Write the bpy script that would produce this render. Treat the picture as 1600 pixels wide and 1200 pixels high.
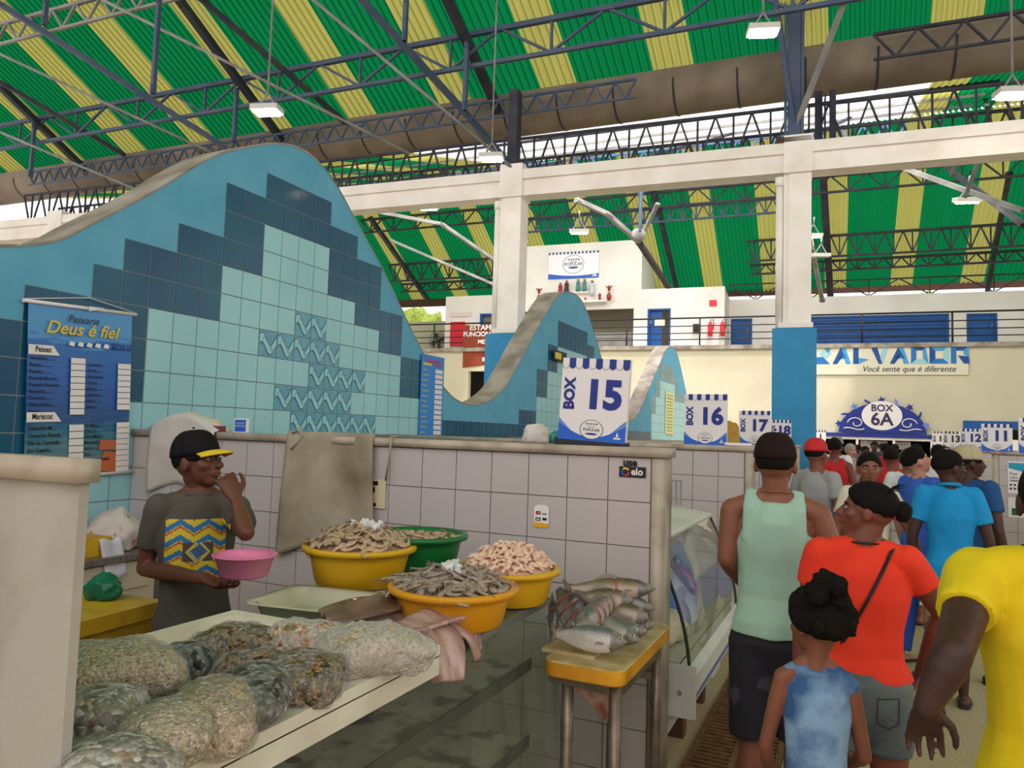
import bpy, bmesh, math, random
from mathutils import Vector, Matrix, noise
from mathutils.bvhtree import BVHTree
for o in list(bpy.data.objects): bpy.data.objects.remove(o, do_unlink=True)
random.seed(7)
SC = bpy.context.scene
COL = SC.collection
PI = math.pi
# ---------------------------------------------------------------- camera
FPX, YAW, PITCH, ROLL, PHI, EYE = 1152.9, 0.43432, 0.066038, 0.030898, 0.08225, 1.65
_cy, _sy = math.cos(YAW), math.sin(YAW)
CW = Vector((-_sy*math.cos(PITCH), _cy*math.cos(PITCH), math.sin(PITCH)))
_r = Vector((_cy, _sy, 0)); _u = _r.cross(CW)
CR = math.cos(ROLL)*_r + math.sin(ROLL)*_u
CU = -math.sin(ROLL)*_r + math.cos(ROLL)*_u
CAM = Vector((0, 0, EYE))
cd = bpy.data.cameras.new('camera'); cam = bpy.data.objects.new('camera', cd); COL.objects.link(cam)
cd.sensor_width = 36; cd.lens = 36*FPX/1600; cd.clip_end = 300
m = Matrix((CR, CU, -CW)).transposed().to_4x4(); m.translation = CAM
cam.matrix_world = m; SC.camera = cam
# ---------------------------------------------------------------- daylight and exposure
SC.view_settings.view_transform = 'Standard'; SC.view_settings.look = 'None'
SC.view_settings.gamma = 1; SC.view_settings.use_curve_mapping = False
SC.view_settings.exposure = 0.68
wd = bpy.data.worlds.new('sky'); SC.world = wd; wd.use_nodes = True
nt = wd.node_tree; bg = nt.nodes['Background']
bg.inputs[0].default_value = (1.0, 0.925, 0.945, 1); bg.inputs[1].default_value = 1.15
sun = bpy.data.lights.new('sun', 'SUN'); sun.energy = 2.2; sun.angle = math.radians(3); sun.color = (1, .93, .92)
so = bpy.data.objects.new('sun', sun); COL.objects.link(so); so.rotation_euler = (math.radians(22), math.radians(12), 0); so.location = (0, 0, 40)

# ---------------------------------------------------------------- pixel helpers (frame 1600x1200)
def ray(x, y): return CR*((x-800)/FPX) - CU*((y-600)/FPX) + CW
def onY(x, y, Y): d = ray(x, y); return CAM + d*(Y/d.y)
def onX(x, y, X): d = ray(x, y); return CAM + d*(X/d.x)
def onZ(x, y, Z): d = ray(x, y); return CAM + d*((Z-EYE)/d.z)
def atD(x, y, D): return CAM + ray(x, y)*D
def onPl(x, y, n, c): d = ray(x, y); return CAM + d*((c - n.dot(CAM))/n.dot(d))
BX = Vector((math.cos(PHI), math.sin(PHI), 0)); BY = Vector((-math.sin(PHI), math.cos(PHI), 0))
def onB(x, y, c): return onPl(x, y, BY, c)
def bw(a, b, z): return BX*a + BY*b + Vector((0, 0, z))      # building coordinates to world

# ---------------------------------------------------------------- materials
MATS = {}
def mat(name, col, rough=.6, metal=0, col2=None, scale=6, bump=0, bscale=40, trans=0, ior=1.45, emit=None, estr=1, spec=.5, coat=0, mixlo=.35, mixhi=.65, detail=4, sss=0, alpha=1, stretch=None):
    if name in MATS: return MATS[name]
    m = bpy.data.materials.new(name); m.use_nodes = True; n = m.node_tree.nodes; l = m.node_tree.links
    b = n['Principled BSDF']
    c = lambda c: (c[0], c[1], c[2], 1)
    b.inputs['Base Color'].default_value = c(col); b.inputs['Roughness'].default_value = rough
    b.inputs['Metallic'].default_value = metal; b.inputs['IOR'].default_value = ior
    b.inputs['Transmission Weight'].default_value = trans; b.inputs['Specular IOR Level'].default_value = spec
    b.inputs['Coat Weight'].default_value = coat; b.inputs['Coat Roughness'].default_value = .08
    b.inputs['Alpha'].default_value = alpha
    if sss: b.inputs['Subsurface Weight'].default_value = sss; b.inputs['Subsurface Radius'].default_value = (.012, .005, .003)
    if emit: b.inputs['Emission Color'].default_value = c(emit); b.inputs['Emission Strength'].default_value = estr
    if col2 or bump:
        tc = n.new('ShaderNodeTexCoord'); mp = n.new('ShaderNodeMapping'); l.new(tc.outputs['Object'], mp.inputs[0])
        if stretch: mp.inputs['Scale'].default_value = stretch
    if col2:
        t = n.new('ShaderNodeTexNoise'); t.inputs['Scale'].default_value = scale; t.inputs['Detail'].default_value = detail
        l.new(mp.outputs[0], t.inputs['Vector'])
        r = n.new('ShaderNodeMapRange'); r.inputs[1].default_value = mixlo; r.inputs[2].default_value = mixhi
        x = n.new('ShaderNodeMix'); x.data_type = 'RGBA'; x.inputs[6].default_value = c(col); x.inputs[7].default_value = c(col2)
        l.new(t.outputs[0], r.inputs[0]); l.new(r.outputs[0], x.inputs[0]); l.new(x.outputs[2], b.inputs['Base Color'])
    if bump:
        t2 = n.new('ShaderNodeTexNoise'); t2.inputs['Scale'].default_value = bscale; t2.inputs['Detail'].default_value = 3
        l.new(mp.outputs[0], t2.inputs['Vector'])
        bp = n.new('ShaderNodeBump'); bp.inputs['Strength'].default_value = bump; bp.inputs['Distance'].default_value = .02
        l.new(t2.outputs[0], bp.inputs['Height']); l.new(bp.outputs[0], b.inputs['Normal'])
    MATS[name] = m; return m
def srgb(r, g, b):
    f = lambda v: ((v/255+.055)/1.055)**2.4 if v > 10 else v/255/12.92
    return (f(r), f(g), f(b))
def roofmat(name, col, tcol):
    m = bpy.data.materials.new(name); m.use_nodes = True; n = m.node_tree.nodes; l = m.node_tree.links
    out = n['Material Output']; n.remove(n['Principled BSDF'])
    tc = n.new('ShaderNodeTexCoord'); t = n.new('ShaderNodeTexNoise'); t.inputs['Scale'].default_value = .9; t.inputs['Detail'].default_value = 5
    mp = n.new('ShaderNodeMapping'); mp.inputs['Scale'].default_value = (3, .5, .5); l.new(tc.outputs['Object'], mp.inputs[0]); l.new(mp.outputs[0], t.inputs['Vector'])
    x = n.new('ShaderNodeMix'); x.data_type = 'RGBA'; x.inputs[6].default_value = (*[c*.78 for c in tcol], 1); x.inputs[7].default_value = (*tcol, 1)
    l.new(t.outputs[0], x.inputs[0])
    d = n.new('ShaderNodeBsdfDiffuse'); d.inputs[0].default_value = (*col, 1)
    tr = n.new('ShaderNodeBsdfTranslucent'); l.new(x.outputs[2], tr.inputs[0])
    mx = n.new('ShaderNodeMixShader'); mx.inputs[0].default_value = .45
    l.new(d.outputs[0], mx.inputs[1]); l.new(tr.outputs[0], mx.inputs[2]); l.new(mx.outputs[0], out.inputs[0])
    MATS[name] = m; return m

# ---------------------------------------------------------------- mesh helpers
def quad(bm, pts, mi=0):
    f = bm.faces.new([bm.verts.new(p) for p in pts]); f.material_index = mi; return f
def box(bm, c, s, M=None, mi=0):
    vs = []
    for z in (-.5, .5):
        for x, y in ((-.5, -.5), (.5, -.5), (.5, .5), (-.5, .5)):
            v = Vector((c[0]+x*s[0], c[1]+y*s[1], c[2]+z*s[2]))
            vs.append(bm.verts.new(M @ v if M else v))
    for q in ((3, 2, 1, 0), (4, 5, 6, 7), (0, 1, 5, 4), (1, 2, 6, 5), (2, 3, 7, 6), (3, 0, 4, 7)):
        f = bm.faces.new([vs[i] for i in q]); f.material_index = mi
def bar(bm, a, b, w, h=None, up=Vector((0, 0, 1)), mi=0):
    a = Vector(a); b = Vector(b); h = h or w; t = (b-a).normalized()
    s = t.cross(up)
    if s.length < 1e-3: s = t.cross(Vector((1, 0, 0)))
    s.normalize(); u = s.cross(t)
    vs = [bm.verts.new(p + s*(i*w/2) + u*(j*h/2)) for p in (a, b) for i, j in ((-1, -1), (1, -1), (1, 1), (-1, 1))]
    for q in ((0, 3, 2, 1), (4, 5, 6, 7), (0, 1, 5, 4), (1, 2, 6, 5), (2, 3, 7, 6), (3, 0, 4, 7)):
        f = bm.faces.new([vs[i] for i in q]); f.material_index = mi
def rod(bm, a, b, r, n=8, r2=None, cap=True, mi=0):
    a = Vector(a); b = Vector(b); t = (b-a).normalized(); s = t.orthogonal().normalized(); u = t.cross(s); r2 = r if r2 is None else r2
    A = [bm.verts.new(a+(s*math.cos(2*PI*i/n)+u*math.sin(2*PI*i/n))*r) for i in range(n)]
    B = [bm.verts.new(b+(s*math.cos(2*PI*i/n)+u*math.sin(2*PI*i/n))*r2) for i in range(n)]
    for i in range(n):
        f = bm.faces.new((A[i], A[(i+1) % n], B[(i+1) % n], B[i])); f.smooth = True; f.material_index = mi
    if cap: bm.faces.new(A[::-1]).material_index = mi; bm.faces.new(B).material_index = mi
def rings(bm, rs, closed=True, cap0=True, cap1=True, mi=0, smooth=True):
    L = [[bm.verts.new(p) for p in r] for r in rs]; n = len(L[0])
    for a, b in zip(L, L[1:]):
        for i in range(n if closed else n-1):
            f = bm.faces.new((a[i], a[(i+1) % n], b[(i+1) % n], b[i])); f.smooth = smooth; f.material_index = mi
    if cap0: bm.faces.new(L[0][::-1]).material_index = mi
    if cap1: bm.faces.new(L[-1]).material_index = mi
def lathe(bm, prof, n=40, M=None, mi=0, cap0=False, cap1=False, wob=None):
    rs = []
    for k, (r, z) in enumerate(prof):
        ring = []
        for i in range(n):
            a = 2*PI*i/n; v = Vector((r*math.cos(a), r*math.sin(a), z)); ring.append(M @ v if M else v)
        rs.append(ring)
    rings(bm, rs, True, cap0, cap1, mi)
def pipe(bm, pts, r, n=8, mi=0, cap=True):
    pts = [Vector(p) for p in pts]; rs = []; s = None
    for i, p in enumerate(pts):
        t = (pts[min(i+1, len(pts)-1)]-pts[max(i-1, 0)]).normalized()
        if s is None: s = t.orthogonal().normalized()
        else: s = (s - t*s.dot(t)).normalized()
        u = t.cross(s); rr = r[i] if isinstance(r, (list, tuple)) else r
        rs.append([p+(s*math.cos(2*PI*k/n)+u*math.sin(2*PI*k/n))*rr for k in range(n)])
    rings(bm, rs, True, cap, cap, mi)
def grid(bm, nu, nv, fn, mi=0, smooth=True, wrap=False):
    V = [[bm.verts.new(fn(i/nu, j/nv)) for j in range(nv+1)] for i in range(nu+1)]
    for i in range(nu):
        for j in range(nv):
            f = bm.faces.new((V[i][j], V[i+1][j], V[i+1][j+1], V[i][j+1])); f.smooth = smooth; f.material_index = mi
    return V
def obj(name, bm, ms, parent=None, loc=None, rot=None, smooth=None, fix=True, label=None):
    if fix: bmesh.ops.recalc_face_normals(bm, faces=bm.faces)
    me = bpy.data.meshes.new(name); bm.to_mesh(me); bm.free()
    if smooth is not None:
        for p in me.polygons: p.use_smooth = smooth
    o = bpy.data.objects.new(name, me); COL.objects.link(o)
    for k in (ms if isinstance(ms, (list, tuple)) else [ms]): me.materials.append(k)
    if parent: o.parent = parent
    if loc is not None: o.location = loc
    if rot is not None: o.rotation_euler = rot
    if label: o['label'] = label
    return o
def NB(): return bmesh.new()
def thing(name, label, cat, loc=(0, 0, 0), rz=0, group=None, rot=None, M=None):
    o = bpy.data.objects.new(name, None); COL.objects.link(o); o.empty_display_size = .1
    o.location = loc; o.rotation_euler = rot or (0, 0, rz)
    if M is not None: o.matrix_world = M
    o['label'] = label; o['category'] = cat
    if group: o['group'] = group
    return o
def tag(o, label, cat, group=None, kind=None):
    o['label'] = label; o['category'] = cat
    if group: o['group'] = group
    if kind: o['kind'] = kind
    return o
def struct(o): o['kind'] = 'structure'; return o
def dup(root, loc=None, rot=None, label=None, group=None, parent=None, scale=None):
    r = root.copy(); COL.objects.link(r)
    if loc is not None: r.location = loc
    if rot is not None: r.rotation_euler = rot
    if scale is not None: r.scale = scale
    if label: r['label'] = label
    if group: r['group'] = group
    if parent: r.parent = parent
    for ch in list(root.children):
        dup(ch, parent=r)
    return r
def bevel(bm, w, seg=2, ang=.6):
    es = [e for e in bm.edges if len(e.link_faces) == 2 and e.calc_face_angle(0) > ang]
    bmesh.ops.bevel(bm, geom=es, offset=w, segments=seg, affect='EDGES', profile=.5)
def frame(origin, xdir, ydir):
    x = Vector(xdir).normalized(); y = Vector(ydir); y = (y-x*y.dot(x)).normalized(); z = x.cross(y)
    M = Matrix((x, y, z)).transposed().to_4x4(); M.translation = Vector(origin); return M
# text laid into a bmesh in the plane x right, y up
def text(bm, s, x, y, size, mi=0, bold=0, align='CENTER', rot=0, sx=1, z=.001, shear=0, ext=0):
    cu = bpy.data.curves.new('t', 'FONT'); cu.body = s; cu.size = size; cu.align_x = align; cu.align_y = 'CENTER'; cu.offset = bold; cu.shear = shear
    cu.resolution_u = 3; cu.extrude = ext
    ob = bpy.data.objects.new('t', cu); COL.objects.link(ob)
    dg = bpy.context.evaluated_depsgraph_get(); me = bpy.data.meshes.new_from_object(ob.evaluated_get(dg))
    M = Matrix.Translation((x, y, z)) @ Matrix.Rotation(rot, 4, 'Z') @ Matrix.Diagonal((sx, 1, 1, 1))
    me.transform(M); n0 = len(bm.faces); bm.from_mesh(me); bm.faces.ensure_lookup_table()
    for f in bm.faces[n0:]: f.material_index = mi
    bpy.data.objects.remove(ob); bpy.data.curves.remove(cu); bpy.data.meshes.remove(me)
def poly(bm, pts, mi=0, z=0):
    f = bm.faces.new([bm.verts.new((p[0], p[1], z)) for p in pts]); f.material_index = mi; return f
def disc(bm, cx, cy, rx, ry, mi=0, z=0, n=32, a0=0, a1=2*PI):
    poly(bm, [(cx+rx*math.cos(a0+(a1-a0)*i/n), cy+ry*math.sin(a0+(a1-a0)*i/n)) for i in range(n)], mi, z)
def annulus(bm, cx, cy, r, w, mi=0, z=0, n=32, a0=0, a1=2*PI, sy=1):
    for i in range(n):
        a, b = a0+(a1-a0)*i/n, a0+(a1-a0)*(i+1)/n
        poly(bm, [(cx+(r-w)*math.cos(a), cy+(r-w)*math.sin(a)*sy), (cx+r*math.cos(a), cy+r*math.sin(a)*sy), (cx+r*math.cos(b), cy+r*math.sin(b)*sy), (cx+(r-w)*math.cos(b), cy+(r-w)*math.sin(b)*sy)], mi, z)
def rect(bm, x0, y0, x1, y1, mi=0, z=0): poly(bm, [(x0, y0), (x1, y0), (x1, y1), (x0, y1)], mi, z)

M_CONC = mat('old_concrete', srgb(168, 160, 148), .9, col2=srgb(120, 112, 100), scale=3, bump=.3)
M_WHITE = mat('white_paint', srgb(246, 240, 232), .75, col2=srgb(232, 224, 212), scale=2)
M_WALLW = mat('white_wall_paint', srgb(240, 236, 230), .8, col2=srgb(226, 220, 212), scale=.6)
M_BEIGE = mat('beige_wall_paint', srgb(205, 198, 172), .8, col2=srgb(190, 184, 158), scale=.5)
M_BLUEP = mat('blue_paint', srgb(38, 130, 178), .6, col2=srgb(46, 142, 190), scale=2)
M_BLUED = mat('blue_door_paint', srgb(8, 72, 140), .5, col2=srgb(12, 84, 155), scale=3)
M_STEEL = mat('blue_grey_steel_paint', srgb(62, 80, 108), .6, col2=srgb(80, 92, 110), scale=2)
M_STEELD = mat('dark_steel_paint', srgb(38, 44, 60), .7, col2=srgb(64, 62, 66), scale=3)
M_STEELL = mat('pale_steel_paint', srgb(150, 148, 142), .6, col2=srgb(120, 118, 116), scale=2)
M_STEELB = mat('light_blue_steel_paint', srgb(96, 130, 175), .6)
M_BLACK = mat('black_paint', (.012, .012, .014), .5)
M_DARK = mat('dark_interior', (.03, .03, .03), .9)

# ================================================================= FLOOR
bm = NB(); quad(bm, [(-30, -14, 0), (24, -14, 0), (24, 42, 0), (-30, 42, 0)])
fm = mat('speckled_floor', srgb(190, 172, 138), .55, col2=srgb(150, 132, 98), scale=60, mixlo=.3, mixhi=.8, bump=.1, bscale=80)
struct(obj('floor', bm, fm))
bm = NB(); box(bm, (-3, -12, 1.1), (54, .3, 2.2)); struct(obj('light_cut_wall_front', bm, M_BEIGE))  # unseen wall added behind the camera to cut daylight, kept low to admit some
bm = NB(); box(bm, (18, 10, 2), (.3, 44, 4)); struct(obj('light_cut_wall_right', bm, M_BEIGE))  # unseen side wall added to hold back daylight from the right
# ================================================================= WAVE WALL (left side of the boxes)
PK = [(-3, 2.2), (0, 2.35), (1.8, 2.47), (2.4, 2.58), (2.72, 2.69), (2.94, 2.86), (3.33, 3.17), (3.79, 3.57), (4.18, 3.80), (4.48, 3.93), (4.79, 3.97), (5.14, 3.85), (5.53, 3.55), (5.98, 3.19), (6.61, 2.61), (7.18, 2.17), (7.56, 2.01), (7.99, 1.98), (8.4, 2.06), (8.86, 2.28), (9.66, 3.0), (10.41, 3.65), (10.8, 3.88), (11.18, 3.97), (11.5, 3.98), (11.81, 3.92), (12.2, 3.7), (12.52, 3.43), (12.92, 3.08), (13.4, 2.6), (14.1, 2.15), (14.6, 1.98), (15.1, 2.0), (15.7, 2.24), (16.5, 2.8), (17.35, 3.38), (17.9, 3.76), (18.33, 3.92), (18.8, 3.96), (19.3, 3.85), (20.3, 3.1), (21.3, 2.2), (22, 2.0), (23, 2.0)]
def wz(y):
    for i in range(len(PK)-1):
        if PK[i][0] <= y <= PK[i+1][0]:
            p0 = PK[max(i-1, 0)]; p1 = PK[i]; p2 = PK[i+1]; p3 = PK[min(i+2, len(PK)-1)]
            t = (y-p1[0])/(p2[0]-p1[0]); h = p2[0]-p1[0]
            m1 = (p2[1]-p0[1])/(p2[0]-p0[0])*h; m2 = (p3[1]-p1[1])/(p3[0]-p1[0])*h
            return (2*t**3-3*t*t+1)*p1[1]+(t**3-2*t*t+t)*m1+(-2*t**3+3*t*t)*p2[1]+(t**3-t*t)*m2
    return 2
WX, WT = -4.2, .32
wave = thing('wave_wall', 'long light blue wall with a rolling wave-shaped top and stepped tile pyramids behind the stalls', 'wall', (WX, 0, 0))
bm = NB(); N = 260; ys = [-3+26*i/N for i in range(N+1)]
F = [bm.verts.new((0, y, 0)) for y in ys]; T = [bm.verts.new((0, y, wz(y))) for y in ys]
F2 = [bm.verts.new((-WT, y, 0)) for y in ys]; T2 = [bm.verts.new((-WT, y, wz(y))) for y in ys]
for i in range(N):
    bm.faces.new((F[i], F[i+1], T[i+1], T[i])); bm.faces.new((F2[i+1], F2[i], T2[i], T2[i+1]))
bm.faces.new((F[0], T[0], T2[0], F2[0])); bm.faces.new((F[N], F2[N], T2[N], T[N]))
M_TEAL = mat('teal_blue_paint', srgb(84, 160, 190), .65, col2=srgb(98, 170, 198), scale=3, bump=.05, bscale=30)
obj('painted_face', bm, M_TEAL, wave)
bm = NB()
for i in range(N):
    a, b = ys[i], ys[i+1]; e = .012
    q = [(.003, a, wz(a)), (.003, b, wz(b)), (-WT-.003, b, wz(b)), (-WT-.003, a, wz(a))]
    U = [bm.verts.new((x, y, z+.004)) for x, y, z in q]; D = [bm.verts.new((x, y, z-e)) for x, y, z in q]
    bm.faces.new(U); bm.faces.new((U[0], D[0], D[1], U[1])); bm.faces.new((U[2], D[2], D[3], U[3]))
obj('coping', bm, M_CONC, wave)
TZ, TY, HZ = 3.64, .199, .2075
def gy(j): return 4.34+TY*j
def tiles(bm, cells, org_y, x=.006, mi=0):
    g = .004
    for j, k in cells:
        y0 = org_y+TY*j+g; y1 = org_y+TY*(j+1)-g; z1 = TZ-HZ*k-g; z0 = TZ-HZ*(k+1)+g
        if z0 < 0: z0 = .001
        q = [(x, y0, z0), (x, y1, z0), (x, y1, z1), (x, y0, z1)]
        V = [bm.verts.new(p) for p in q]; f = bm.faces.new(V); f.material_index = mi
        W = [bm.verts.new((0, p[1], p[2])) for p in q]
        for i in range(4): f = bm.faces.new((V[i], W[i], W[(i+1) % 4], V[(i+1) % 4])); f.material_index = mi
M_TD = mat('dark_blue_tile', srgb(6, 72, 106), .28, col2=srgb(26, 92, 116), scale=1.1, coat=.05, spec=.35)
M_TL = mat('pale_teal_tile', srgb(142, 196, 202), .3, col2=srgb(152, 206, 210), scale=1.5)
M_TG = mat('grey_tile', srgb(120, 150, 150), .35, col2=srgb(100, 135, 140), scale=1)
M_GR = mat('grout', srgb(96, 112, 110), .9)
M_GRD = mat('dark_grout', srgb(128, 142, 144), .9)
dk = {}; lt = {}
for j in range(-40, 200):
    if -10 > j: dk[j] = 7
for j, k in {-10: 7, -9: 6, -8: 6, -7: 5, -6: 4, -5: 4, -4: 3, -3: 3, -2: 1, -1: 1, 0: 0, 1: 0, 2: 0, 3: 0, 4: 1, 5: 1, 6: 2, 7: 2, 8: 4, 9: 4, 10: 6, 11: 6, 12: 8, 13: 8}.items(): dk[j] = k
for j in range(14, 24): dk[j] = 9
for j, k in {-7: 9, -6: 9, -5: 6, -4: 6, -3: 6, -2: 4, -1: 4, 0: 2, 1: 2, 2: 2, 3: 2, 4: 4, 5: 4, 6: 5, 7: 5, 8: 6, 9: 6, 10: 8, 11: 8}.items(): lt[j] = k
cd_, cl_ = [], []
for j, k0 in dk.items():
    for k in range(k0, 18):
        if j in lt and k >= lt[j]: cl_.append((j, k))
        else: cd_.append((j, k))
RELIEF = {(2, 5), (3, 5), (0, 6), (1, 6), (2, 6), (3, 6), (4, 6), (3, 7), (4, 7), (5, 7), (6, 7), (1, 8), (2, 8), (3, 8), (4, 8), (5, 8), (2, 9), (3, 9), (4, 9), (5, 9), (6, 9), (7, 9)}
cl_ = [c for c in cl_ if c not in RELIEF]
bm = NB(); tiles(bm, cd_, 4.34, mi=0)
bm2 = NB(); tiles(bm2, cl_, 4.34, mi=0)
# second and third pyramids
c2d, c2l = [], []
for j in range(24, 62):
    y = gy(j)
    k = 9 if y < 9.28 else 8 if y < 9.75 else 5 if y < 10.15 else 3 if y < 10.55 else 1 if y < 11.95 else 2 if y < 12.35 else 4 if y < 12.7 else 6 if y < 13.2 else 9
    l = 99 if y < 9.75 else 7 if y < 10.15 else 5 if y < 10.55 else 3 if y < 12 else 4 if y < 12.35 else 6 if y < 12.7 else 99
    for q in range(k, 18): (c2l if q >= l else c2d).append((j, q))
tiles(bm, c2d, 4.34); tiles(bm2, c2l, 4.34)
bm3 = NB(); c3 = []; c3l = []; c3d = []
for j in range(62, 90):
    y = gy(j)-6.9
    k = 9 if y < 9.28 else 8 if y < 9.75 else 5 if y < 10.15 else 3 if y < 10.55 else 1 if y < 11.95 else 2 if y < 12.35 else 4
    l = 99 if y < 9.75 else 7 if y < 10.15 else 5 if y < 10.55 else 3 if y < 12 else 5
    for q in range(k, 18): (c3l if q >= l else c3 if k < 9 else c3d).append((j, q))
tiles(bm3, c3, 4.34); tiles(bm2, c3l, 4.34); tiles(bm, c3d, 4.34)
obj('dark_tiling', bm, M_TD, wave); obj('pale_tiling', bm2, M_TL, wave); obj('grey_tiling', bm3, M_TG, wave)
bm = NB()   # grout bed, one strip per column
for j, k in dk.items(): quad(bm, [(.002, gy(j), 0), (.002, gy(j+1), 0), (.002, gy(j+1), TZ-HZ*k), (.002, gy(j), TZ-HZ*k)])
obj('grout_bed', bm, M_GRD, wave)
# relief tiles with curling wave and fish motif
M_RB = mat('relief_tile_blue', srgb(86, 152, 174), .3, col2=srgb(96, 165, 180), scale=8)
M_RD = mat('relief_line_blue', srgb(56, 116, 140), .4)
bm = NB(); tiles(bm, sorted(RELIEF), 4.34, x=.006, mi=0)
for j, k in RELIEF:
    y0 = gy(j); z1 = TZ-HZ*k
    def S(u, o): return .5+o+.24*math.sin(2*PI*(u+.12))*(1)
    def P(u, v, x=.0085): return (x, y0+.006+(TY-.012)*u, z1-HZ+.006+(HZ-.012)*v)
    n = 20
    for band, (lo, hi, mi, x) in enumerate(((-.17, .17, 1, .010), (-.215, -.17, 2, .0115), (.17, .215, 2, .0115))):
        for i in range(n):
            u0, u1 = i/n, (i+1)/n; c = lambda v: max(0, min(1, v))
            quad(bm, [P(u0, c(S(u0, lo)), x), P(u1, c(S(u1, lo)), x), P(u1, c(S(u1, hi)), x), P(u0, c(S(u0, hi)), x)], mi)
    for (cx, cz, r, a0, a1) in ((.30, .62, .13, .3, 4.2), (.74, .36, .10, 2.6, 6.6)):
        for i in range(10):
            a, b = a0+(a1-a0)*i/10, a0+(a1-a0)*(i+1)/10; w = .03*(1-i/12)
            quad(bm, [P(cx+r*math.cos(a), cz+r*math.sin(a), .013), P(cx+(r+w)*math.cos(a), cz+(r+w)*math.sin(a), .013), P(cx+(r+w)*math.cos(b), cz+(r+w)*math.sin(b), .013), P(cx+r*math.cos(b), cz+r*math.sin(b), .013)], 2)
    for i in range(8):
        a, b = 2*PI*i/8, 2*PI*(i+1)/8
        f = bm.faces.new([bm.verts.new(P(.7, .4, .0135)), bm.verts.new(P(.7+.022*math.cos(a), .4+.022*math.sin(a), .0135)), bm.verts.new(P(.7+.022*math.cos(b), .4+.022*math.sin(b), .0135))]); f.material_index = 2
obj('wave_relief_tiles', bm, [M_RB, M_TL, M_RD], wave, label='small blue and pale tiles moulded with curling waves and fish')

# ================================================================= STALL PARTITIONS
M_TW = mat('white_tile', srgb(188, 180, 177), .28, col2=srgb(182, 174, 170), scale=1.2, coat=.2)
M_GW = mat('white_tile_grout', srgb(132, 120, 106), .9)
M_MARB = mat('worn_marble', srgb(182, 170, 152), .45, col2=srgb(132, 118, 98), scale=5, mixlo=.45, mixhi=.75, bump=.08)
def partition(label, y, x0, x1, h=1.6, th=.13, t=.2, group=None, off=0):
    """wall whose near face is the plane Y=y, from x0 (far end) to x1 (aisle end)"""
    r = thing('tiled_partition', label, 'partition wall', (0, y, 0), group=group)
    bm = NB(); box(bm, ((x0+x1)/2, th/2, (h-.04)/2), (abs(x1-x0)-.002, th, h-.04)); obj('wall_body', bm, M_GW, r)
    bm = NB(); g = .0025; s = 1 if x1 > x0 else -1
    x = x1-s*.055
    while (x-x0)*s > .01:
        xa = x-s*t
        if (xa-x0)*s < 0: xa = x0
        z = h-.045+off
        while z > .01:
            za = max(z-t, 0); zt = min(z, h-.042)
            for yy, d in ((-.006, 1), (th+.006, -1)):
                V = [(xa+s*g, yy, za+g), (x-s*g, yy, za+g), (x-s*g, yy, zt-g), (xa+s*g, yy, zt-g)]
                quad(bm, V)
                for i in range(4):
                    a, b = V[i], V[(i+1) % 4]; quad(bm, [a, b, (b[0], b[1]+.006*d, b[2]), (a[0], a[1]+.006*d, a[2])])
            z -= t
        x -= s*t
    obj('tiling', bm, M_TW, r)
    bm = NB(); box(bm, ((x0+x1+s*.02)/2, th/2, h-.02), (abs(x1-x0)+.02, th+.05, .042)); bevel(bm, .012, 3)
    obj('coping', bm, M_MARB, r, smooth=True)
    bm = NB(); box(bm, (x1-s*.022, th/2, (h-.042)/2), (.055, th+.03, h-.042)); bevel(bm, .008, 2)
    obj('end_post', bm, M_MARB, r, smooth=True)
    return r
partition('nearest white tiled partition behind the shrimp tubs with an aisle end post', 3.3, -4.19, -.77)
partition('white tiled partition with the BOX 16 board standing on it', 6.05, -4.19, -.72)
partition('white tiled partition with the BOX 17 board standing on it', 8.9, -4.19, -.72)
partition('white tiled partition with the BOX 18 board standing on it', 11.6, -4.19, -.72)
partition('far left tiled partition beyond the big blue column', 14.4, -4.19, -.75)
partition('farthest left tiled partition carrying the small distant sign', 20.9, -4.19, -.65)
# marble slab at the left edge of the photo
r = thing('marble_partition', 'stained marble slab partition with rounded coping at the left edge', 'partition wall', (0, .75, 0))
M_MAR2 = mat('stained_marble', srgb(172, 166, 154), .5, col2=srgb(128, 116, 98), scale=3.2, mixlo=.45, mixhi=.75, bump=.05)
bm = NB(); box(bm, (-2.065, .008, .777), (2.0, .016, 1.555)); bevel(bm, .004, 2); obj('slab', bm, M_MAR2, r)
bm = NB(); box(bm, (-2.053, .004, 1.572), (2.0, .04, .036)); bevel(bm, .017, 4); obj('coping', bm, M_MARB, r, smooth=True)
for (x, y, w) in ((1.69, 11.6, 3.2), (1.76, 15.0, 3.2), (1.83, 18.0, 3.2), (1.9, 21, 3)):
    partition({11.6: 'white tiled partition with the BOX 11 board on it, right of the aisle', 15.0: 'white tiled partition with the BOX 12 board on it', 18.0: 'white tiled partition with the BOX 13 board on it', 21: 'white tiled partition with the BOX 14 board on it'}[y], y, x+w, x)
partition('white tiled partition at the far right edge of the photo', 9.0, 5, 1.66)
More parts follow.
